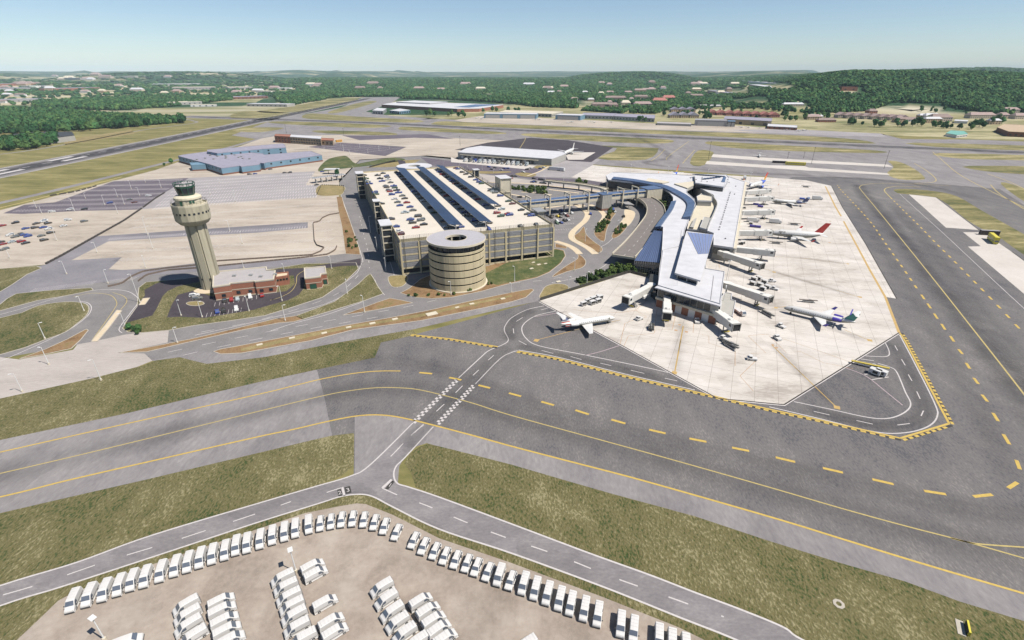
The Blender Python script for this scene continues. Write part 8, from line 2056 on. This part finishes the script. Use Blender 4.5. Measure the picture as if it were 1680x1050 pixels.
def crown_mb(r, h, n, lumps, seed, zb=0.0, leaf=1.0, mb=None):
    """leaf clumps (small bent quads) scattered through several lobes"""
    rr = random.Random(seed); mb = mb or MB()
    L_ = [(rr.uniform(-.5, .5) * r, rr.uniform(-.5, .5) * r, zb + h * rr.uniform(.3, .8), rr.uniform(.4, .65)) for _ in range(lumps)] + [(0, 0, zb + h * .55, .75)]
    for _ in range(n):
        x, y, z, s = rr.choice(L_)
        v = Vector((rr.gauss(0, 1), rr.gauss(0, 1), rr.gauss(0, 1) + .25)).normalized(); q = rr.uniform(.7, 1.05)
        p = Vector((x + v.x * r * s * q, y + v.y * r * s * q, z + v.z * h * .42 * s * q * 1.3))
        a = v.orthogonal().normalized(); b = v.cross(a); th = rr.uniform(0, 6.28); a, b = a * math.cos(th) + b * math.sin(th), b * math.cos(th) - a * math.sin(th)
        k = leaf * rr.uniform(.6, 1.3); tl = v * rr.uniform(-.4, .4) * k
        mb.quad(p - a * k - b * k * .7 + tl, p + a * k - b * k * .7 - tl, p + a * k * .8 + b * k * .8 + tl, p - a * k * .9 + b * k * .6 - tl)
    return mb
def solid_crown(r, h, seed, zb=0.0, sub=2):
    """irregular crown: an icosphere pushed about by noise, spiky enough to read as foliage far away"""
    bm = bmesh.new(); bmesh.ops.create_icosphere(bm, subdivisions=sub, radius=1)
    off = Vector((seed * 7.3, seed * 3.1, seed)); mb = MB()
    for v in bm.verts:
        n1 = noise.noise(v.co * 1.6 + off); n2 = noise.noise(v.co * 4.0 + off)
        f = 1 + .55 * n1 + .45 * n2
        v.co = Vector((v.co.x * r * f, v.co.y * r * f, zb + h * .5 + v.co.z * h * .5 * f))
    mb.v = [tuple(v.co) for v in bm.verts]; mb.f = [tuple(v.index for v in f.verts) for f in bm.faces]; mb.m = [0] * len(mb.f); bm.free()
    return mb
def trunk_mb(h, r):
    mb = MB(); mb.tube((0, 0, 0), (.1, .05, h * .55), r, r * .65, 6)
    for a in (0, 2.1, 4.2): mb.tube((.05, 0, h * .35), (math.cos(a) * h * .25, math.sin(a) * h * .25, h * .7), r * .5, r * .2, 4)
    return mb
CR = []
for s in range(5):
    mb = solid_crown(3.6, 6.6, s + 3, 2.2, 2); crown_mb(4.6, 8.5, 190, 4, s, 1.8, .75, mb); CR.append(mb.mesh('crown', M_LEAF if s % 3 else M_LEAF2))
TRK = trunk_mb(6, .35).mesh('trunk', M_BARK)
def tree(x, y, s, lab, grp, z=None, name='broadleaf_tree'):
    t = thing(name, lab, 'tree', (x, y, hgt(x, y) if z is None else z), rnd.uniform(0, 6.28), grp); t.scale = (s, s, s * rnd.uniform(.9, 1.2))
    link('trunk', TRK, t); link('crown', rnd.choice(CR), t); return t
# individually placed trees
def scatter_poly(px, n, seed):
    rr = random.Random(seed); P_ = gpts(px); xs = [p[0] for p in P_]; ys = [p[1] for p in P_]; out = []
    tries = 0
    while len(out) < n and tries < n * 200:
        tries += 1; q = (rr.uniform(min(xs), max(xs)), rr.uniform(min(ys), max(ys)))
        if inside(q, P_): out.append(q)
    return out
WOODF = [(-60, 232), (0, 224), (60, 222), (125, 217), (180, 214), (255, 207), (303, 202.5), (300, 199.5), (255, 203), (180, 209), (125, 212), (0, 217), (-60, 220)]
WOODN = [(-60, 262), (0, 250), (60, 245), (104, 236), (88, 230), (50, 233), (0, 240), (-60, 250)]
pts_ = sorted(scatter_poly(WOODF, 85, 5)); 
for i, q in enumerate(pts_): tree(q[0], q[1], rnd.uniform(1.15, 1.9), f'green broadleaf tree on the near edge of the left wood, {ordn(i)} from the left', 'trees on the near edge of the left wood')
pts_ = sorted(scatter_poly(WOODN, 55, 6))
for i, q in enumerate(pts_): tree(q[0], q[1], rnd.uniform(1.0, 1.6), f'broadleaf tree in the clump nearest the runway, {ordn(i)} from the left', 'trees in the clump nearest the runway')
k = 0
for x, y, s in sorted(((700, 190, 1.3), (706, 189, 1.5), (713, 190.5, 1.2), (736, 191, 1.1), (741, 190, 1.3), (752, 192, 1.2), (759, 191, 1.4), (762, 193, 1.0), (793, 185, 1.2), (808, 183, 1.5), (815, 184, 1.3), (834, 183, 1.3), (846, 184, 1.2), (851, 185, 1.3),
                (1156, 196, 1.4), (1160, 194, 1.6), (1164, 195.5, 1.3), (1320, 196, 1.6), (1330, 193, 1.5), (1340, 195, 1.7), (1350, 194, 1.6), (1357, 196, 1.4), (1393, 205, 1.4), (1399, 204, 1.2), (1497, 207, 1.4), (1505, 205, 1.6), (1512, 207, 1.3), (1470, 204, 1.1), (1530, 209, 1.2),
                (1540, 208, 1.1), (1550, 209, 1.1), (1598, 209, 1.5), (1606, 208, 1.7), (1612, 210, 1.4), (1592, 210, 1.2), (1625, 204, 1.5), (1634, 202, 1.6), (1643, 203, 1.4), (1520, 199, 1.3), (1528, 201, 1.2), (1450, 203, 1.1), (1048, 200, 1.2), (1053, 199, 1.1), (1058, 200.5, 1.0), (1287, 198, 1.2), (1296, 199, 1.2), (1305, 198.5, 1.3), (1090, 190, 1.2), (1240, 196, .9))):
    g = G(x, y); k += 1; tree(g.x, g.y, s, f'single broadleaf tree among the far buildings, {ordn(k - 1)} from the left', 'single trees among the far buildings')
ep = []
for px_, n_, sd_ in (([(960, 199), (1075, 199), (1190, 197), (1100, 200), (1000, 202)], 0, 1), ([(1080, 186), (1165, 183), (1170, 190), (1085, 190)], 14, 2), ([(1160, 181), (1290, 180), (1300, 186), (1165, 186)], 22, 3), ([(1270, 199), (1380, 190), (1375, 184), (1290, 184)], 22, 4), ([(1380, 205), (1540, 207), (1600, 213), (1380, 208)], 16, 5), ([(1500, 188), (1600, 190), (1700, 193), (1700, 189), (1500, 184)], 20, 6), ([(1080, 180), (1180, 174), (1190, 180), (1090, 184)], 14, 7)):
    if n_: ep += scatter_poly(px_, n_, sd_)
for i, q in enumerate(sorted(p for p in ep if not any(abs(bx - p[0]) < 17 and -14 < p[1] - by < 26 for bx, by in [(o.location.x, o.location.y) for o in scn.objects if o.get('category') in ('house', 'apartment building')]))): tree(q[0], q[1], rnd.uniform(.7, 1.35), f'leafy estate tree between the far houses, {ordn(i)} from the left', 'estate trees between the far houses')
for i, (x, y, s) in enumerate(((554, 290, .7), (213, 541, .3), (229, 545, .38), (226, 549, .25), (221, 544, .28), (282, 269, .6), (270, 272, .35))):
    g = G(x, y); tree(g.x, g.y, s, ('small leafy tree beside the toll plaza', 'small bush at the left tip of the tower lawn', 'round green bush like tree at the corner of the tower lawn', 'lowest bush at the corner of the tower lawn', 'bush just above the corner of the tower lawn', 'dark round tree left of the blue warehouse', 'small tree left of the dark round one near the warehouse')[i], 'ornamental trees')
# shrubs: hedges along the terminal roads
BU = []
for s in range(3):
    mb = solid_crown(.95, 1.5, s + 11, 0, 2); crown_mb(1.2, 1.9, 70, 3, s + 20, 0, .28, mb); BU.append(mb.mesh('shrub', leafmat('shrub_foliage', (.045, .075, .02))))
def hedge(px, n, lab, grp, s0=.9, s1=1.5, seed=1, h=.1):
    for i, q in enumerate(sorted(scatter_poly(px, n, seed))):
        o = link('shrub', rnd.choice(BU), None, None, (q[0], q[1], h), rnd.uniform(0, 6.28)); s = rnd.uniform(s0, s1); o.scale = (s, s, s * rnd.uniform(.8, 1.2)); tag(o, f'{lab}, {ordn(i)} from the left', 'shrub', grp)
hedge([(944, 461), (960, 456), (1000, 443), (1013, 436.5), (1040, 441), (1045, 448), (1030, 447), (985, 459), (952, 467)], 55, 'dark green shrub in the hedge strip by the apron fence', 'shrubs by the apron fence', 1.0, 1.7, 2)
hedge([(1001, 345), (1010, 348), (1002, 361), (992, 378), (980, 384), (976, 379), (986, 367), (996, 354)], 40, 'green shrub on the long planted island', 'shrubs on the long planted island', .9, 1.5, 3)
hedge([(1013, 371), (1027, 372), (1016, 384), (1006, 386)], 18, 'green shrub on the planted end of the bus island', 'shrubs at the bus island', .8, 1.4, 4)
hedge([(825, 306), (850, 309), (880, 313), (905, 317), (903, 320), (870, 316), (845, 312), (823, 309)], 40, 'green shrub in the far median behind the garage', 'shrubs in the far median', 1.0, 1.8, 5)
hedge([(867, 307), (898, 310), (897, 313), (866, 310)], 18, 'green shrub in the small median left of the skybridge', 'shrubs in the small median', 1.0, 1.6, 6)
hedge([(1078, 330), (1088, 330), (1094, 344), (1088, 348), (1080, 342)], 16, 'tall green bush between viaduct and curved hall', 'bushes between viaduct and hall', 1.6, 2.6, 7)
hedge([(945, 297), (960, 299), (965, 305), (948, 305)], 14, 'green bush under the access bridge', 'bushes under the access bridge', 1.2, 2, 8)
hedge([(668, 486), (700, 488), (740, 487), (800, 470), (815, 466), (800, 466), (740, 484), (690, 484)], 14, 'low shrub at the foot of the spiral ramp', 'shrubs round the spiral ramp', .5, .9, 9, .2)
hedge([(566, 375), (578, 378), (588, 400), (588, 412), (572, 410)], 14, 'green shrub in the rust coloured strip beside the road', 'shrubs in the rust coloured strip', .6, 1.2, 10)

# ------------------------------------------------------------------ forest: far-off woods as one mass each, trees set on points by geometry nodes
src = bpy.data.collections.new('forest_tree_shapes')     # not linked into the scene: only a library of shapes
for s in range(6):
    mb = solid_crown(.5, .92, s + 30, .06, 1)
    crown_mb(.56, 1.0, 34, 3, s + 50, .0, .16, mb)
    mb.f = mb.f; me = mb.mesh('forest_tree', M_LEAF if s % 2 else M_LEAF2); o = bpy.data.objects.new('forest_tree', me); src.objects.link(o)
def forest(name, P, S, H, lab_mat=None):
    me = bpy.data.meshes.new(name); me.from_pydata(P, [], [])
    at = me.attributes.new('size', 'FLOAT_VECTOR', 'POINT'); at.data.foreach_set('vector', np.array([(s, s, h) for s, h in zip(S, H)], dtype=np.float32).ravel())
    at = me.attributes.new('turn', 'FLOAT', 'POINT'); at.data.foreach_set('value', np.random.rand(len(P)).astype(np.float32) * 6.28)
    at = me.attributes.new('pick', 'INT', 'POINT'); at.data.foreach_set('value', np.random.randint(0, 6, len(P)).astype(np.int32))
    o = bpy.data.objects.new(name, me); col.objects.link(o); o['kind'] = 'stuff'
    ng = bpy.data.node_groups.new(name, 'GeometryNodeTree')
    ng.interface.new_socket('Geometry', in_out='INPUT', socket_type='NodeSocketGeometry'); ng.interface.new_socket('Geometry', in_out='OUTPUT', socket_type='NodeSocketGeometry')
    n = ng.nodes; l = ng.links
    gi, go = n.new('NodeGroupInput'), n.new('NodeGroupOutput')
    ci = n.new('GeometryNodeCollectionInfo'); ci.inputs['Collection'].default_value = src; ci.inputs['Separate Children'].default_value = True; ci.inputs['Reset Children'].default_value = True
    ip = n.new('GeometryNodeInstanceOnPoints'); ip.inputs['Pick Instance'].default_value = True
    def na(nm, ty):
        a = n.new('GeometryNodeInputNamedAttribute'); a.data_type = ty; a.inputs[0].default_value = nm; return a.outputs[0]
    cx = n.new('ShaderNodeCombineXYZ'); l.new(na('turn', 'FLOAT'), cx.inputs[2])
    l.new(gi.outputs[0], ip.inputs['Points']); l.new(ci.outputs[0], ip.inputs['Instance']); l.new(na('pick', 'INT'), ip.inputs['Instance Index']); l.new(cx.outputs[0], ip.inputs['Rotation']); l.new(na('size', 'FLOAT_VECTOR'), ip.inputs['Scale'])
    l.new(ip.outputs[0], go.inputs[0])
    md = o.modifiers.new('trees', 'NODES'); md.node_group = ng
    return o
FORESTS = [  # in photo pixels on flat ground; None radius limits
    ('left_wood', [(-260, 240), (-60, 222), (125, 214), (180, 211), (255, 205), (303, 201), (298, 198), (200, 194), (100, 185), (0, 181), (-260, 186)], .95),
    ('left_wood_behind', [(57, 178.5), (190, 181.5), (275, 176), (385, 163.5), (378, 160), (200, 161), (60, 170)], .95),
    ('left_clump', [(-260, 270), (-60, 255), (0, 247), (60, 243), (90, 235), (60, 234), (0, 240), (-260, 256)], .9),
    ('plain_trees', [(-400, 176), (55, 172), (200, 160), (420, 158), (480, 160), (500, 150), (480, 128), (-400, 128)], .1),
    ('centre_forest', [(470, 175), (495, 170), (525, 165), (548, 160), (652, 158), (667, 165), (700, 162), (805, 168), (850, 172), (880, 176), (945, 178), (965, 170), (1000, 158), (1010, 146), (1000, 128), (480, 128), (440, 150), (455, 165)], .93),
    ('middle_woods', [(955, 182), (1010, 186), (1075, 187), (1090, 183), (1100, 178), (1160, 180), (1245, 178), (1280, 184), (1330, 188), (1330, 150), (1240, 128), (1000, 128), (1000, 158)], .5),
    ('hill_forest', [(1150, 158), (1190, 165), (1245, 168), (1290, 172), (1330, 184), (1360, 186), (1430, 182), (1455, 172), (1545, 174), (1600, 184), (1650, 188), (1700, 190), (2300, 196), (2300, 128), (1240, 128), (1230, 145)], .96)]
FORESTS = [(a, [(x, 95 if y == 128 else y) for x, y in b], c) for a, b, c in FORESTS]
AVOID = [[(1372, 158), (1414, 158), (1412, 142), (1374, 142)], [(1452, 182), (1548, 182), (1545, 170), (1462, 169)], [(1155, 155), (1230, 157), (1230, 146), (1160, 146)], [(1196, 170), (1262, 172), (1262, 162), (1200, 162)], [(1222, 145), (1298, 147), (1298, 136), (1225, 136)],
         [(940, 172), (955, 180), (975, 172), (965, 166), (948, 167)], [(620, 173), (700, 177), (790, 181), (840, 172), (775, 166), (655, 162)]]
PX_B = [(o.location.x, o.location.y) for o in scn.objects if o.get('category') in ('factory', 'house', 'apartment building', 'office building', 'lodge', 'store', 'school')]
FRN = {nm: ([], [], []) for nm, _, _ in FORESTS}
rr = random.Random(77)
r_ = 640.0
bl = {}
for bx, by in PX_B: bl.setdefault((int(bx // 120), int(by // 120)), []).append((bx, by))
def near_b(x, y):
    for i in (-1, 0, 1):
        for j in (-1, 0, 1):
            for bx, by in bl.get((int(x // 120) + i, int(y // 120) + j), ()):
                if abs(bx - x) < 38 and -38 < y - by + 8 < 36: return True
                if abs(bx - x) < 30 and -110 < y - by < 0: return True
    return False
while r_ < 8200:
    sp = max(7.8, r_ * .0048)
    na_ = int(1.95 * r_ / sp)
    for k in range(na_):
        a = -.975 + 1.95 * (k + rr.uniform(-.45, .45)) / na_; q = r_ + rr.uniform(-.5, .5) * sp
        x, y = q * math.sin(a), q * math.cos(a); px, py = proj(x, y, hgt(x, y) if y > 1200 else 0)
        if px < -260 or px > 2050: continue
        for nm, poly, dens in FORESTS:
            if inside((px, py), poly):
                if any(inside((px, py), av) for av in AVOID): break
                cl = noise.noise(Vector((x / 170, y / 260, .5))) * .5 + .5
                dd_ = dens if dens > .9 else dens * (2.1 if cl > .5 else .5)
                if nm == 'centre_forest' and r_ > 2600 and cl < .33: dd_ = .45
                if rr.random() < dd_ and not near_b(x, y):
                    w_ = sp * rr.uniform(1.0, 1.75); h_ = rr.uniform(9, 16) * (1 + min(1, r_ / 9000) * .3)
                    if sp > 22: h_ = rr.uniform(10, 19)
                    if nm in ('middle_woods', 'plain_trees'): h_ *= .8
                    FRN[nm][0].append((x, y, hgt(x, y) - 1)); FRN[nm][1].append(w_); FRN[nm][2].append(h_)
                break
    r_ += sp * 1.0
tot = 0
for nm, (P_, S_, H_) in FRN.items():
    if P_: forest(nm, P_, S_, H_); tot += len(P_)
print('forest trees', tot)

# ================================================================== haze: one closed box of even thin air around everything
m = bpy.data.materials.new('haze'); m.use_nodes = True; nn_ = m.node_tree.nodes; nn_.clear()
pv = nn_.new('ShaderNodeVolumePrincipled'); pv.inputs['Color'].default_value = (.7, .89, 1, 1); pv.inputs['Density'].default_value = 3.8e-5; pv.inputs['Anisotropy'].default_value = -.25
ou = nn_.new('ShaderNodeOutputMaterial'); m.node_tree.links.new(pv.outputs[0], ou.inputs['Volume'])
mb = MB(); mb.box((0, 0, 180), (50000, 50000, 362)); hz = mb.build('haze', m, None, 'stuff')
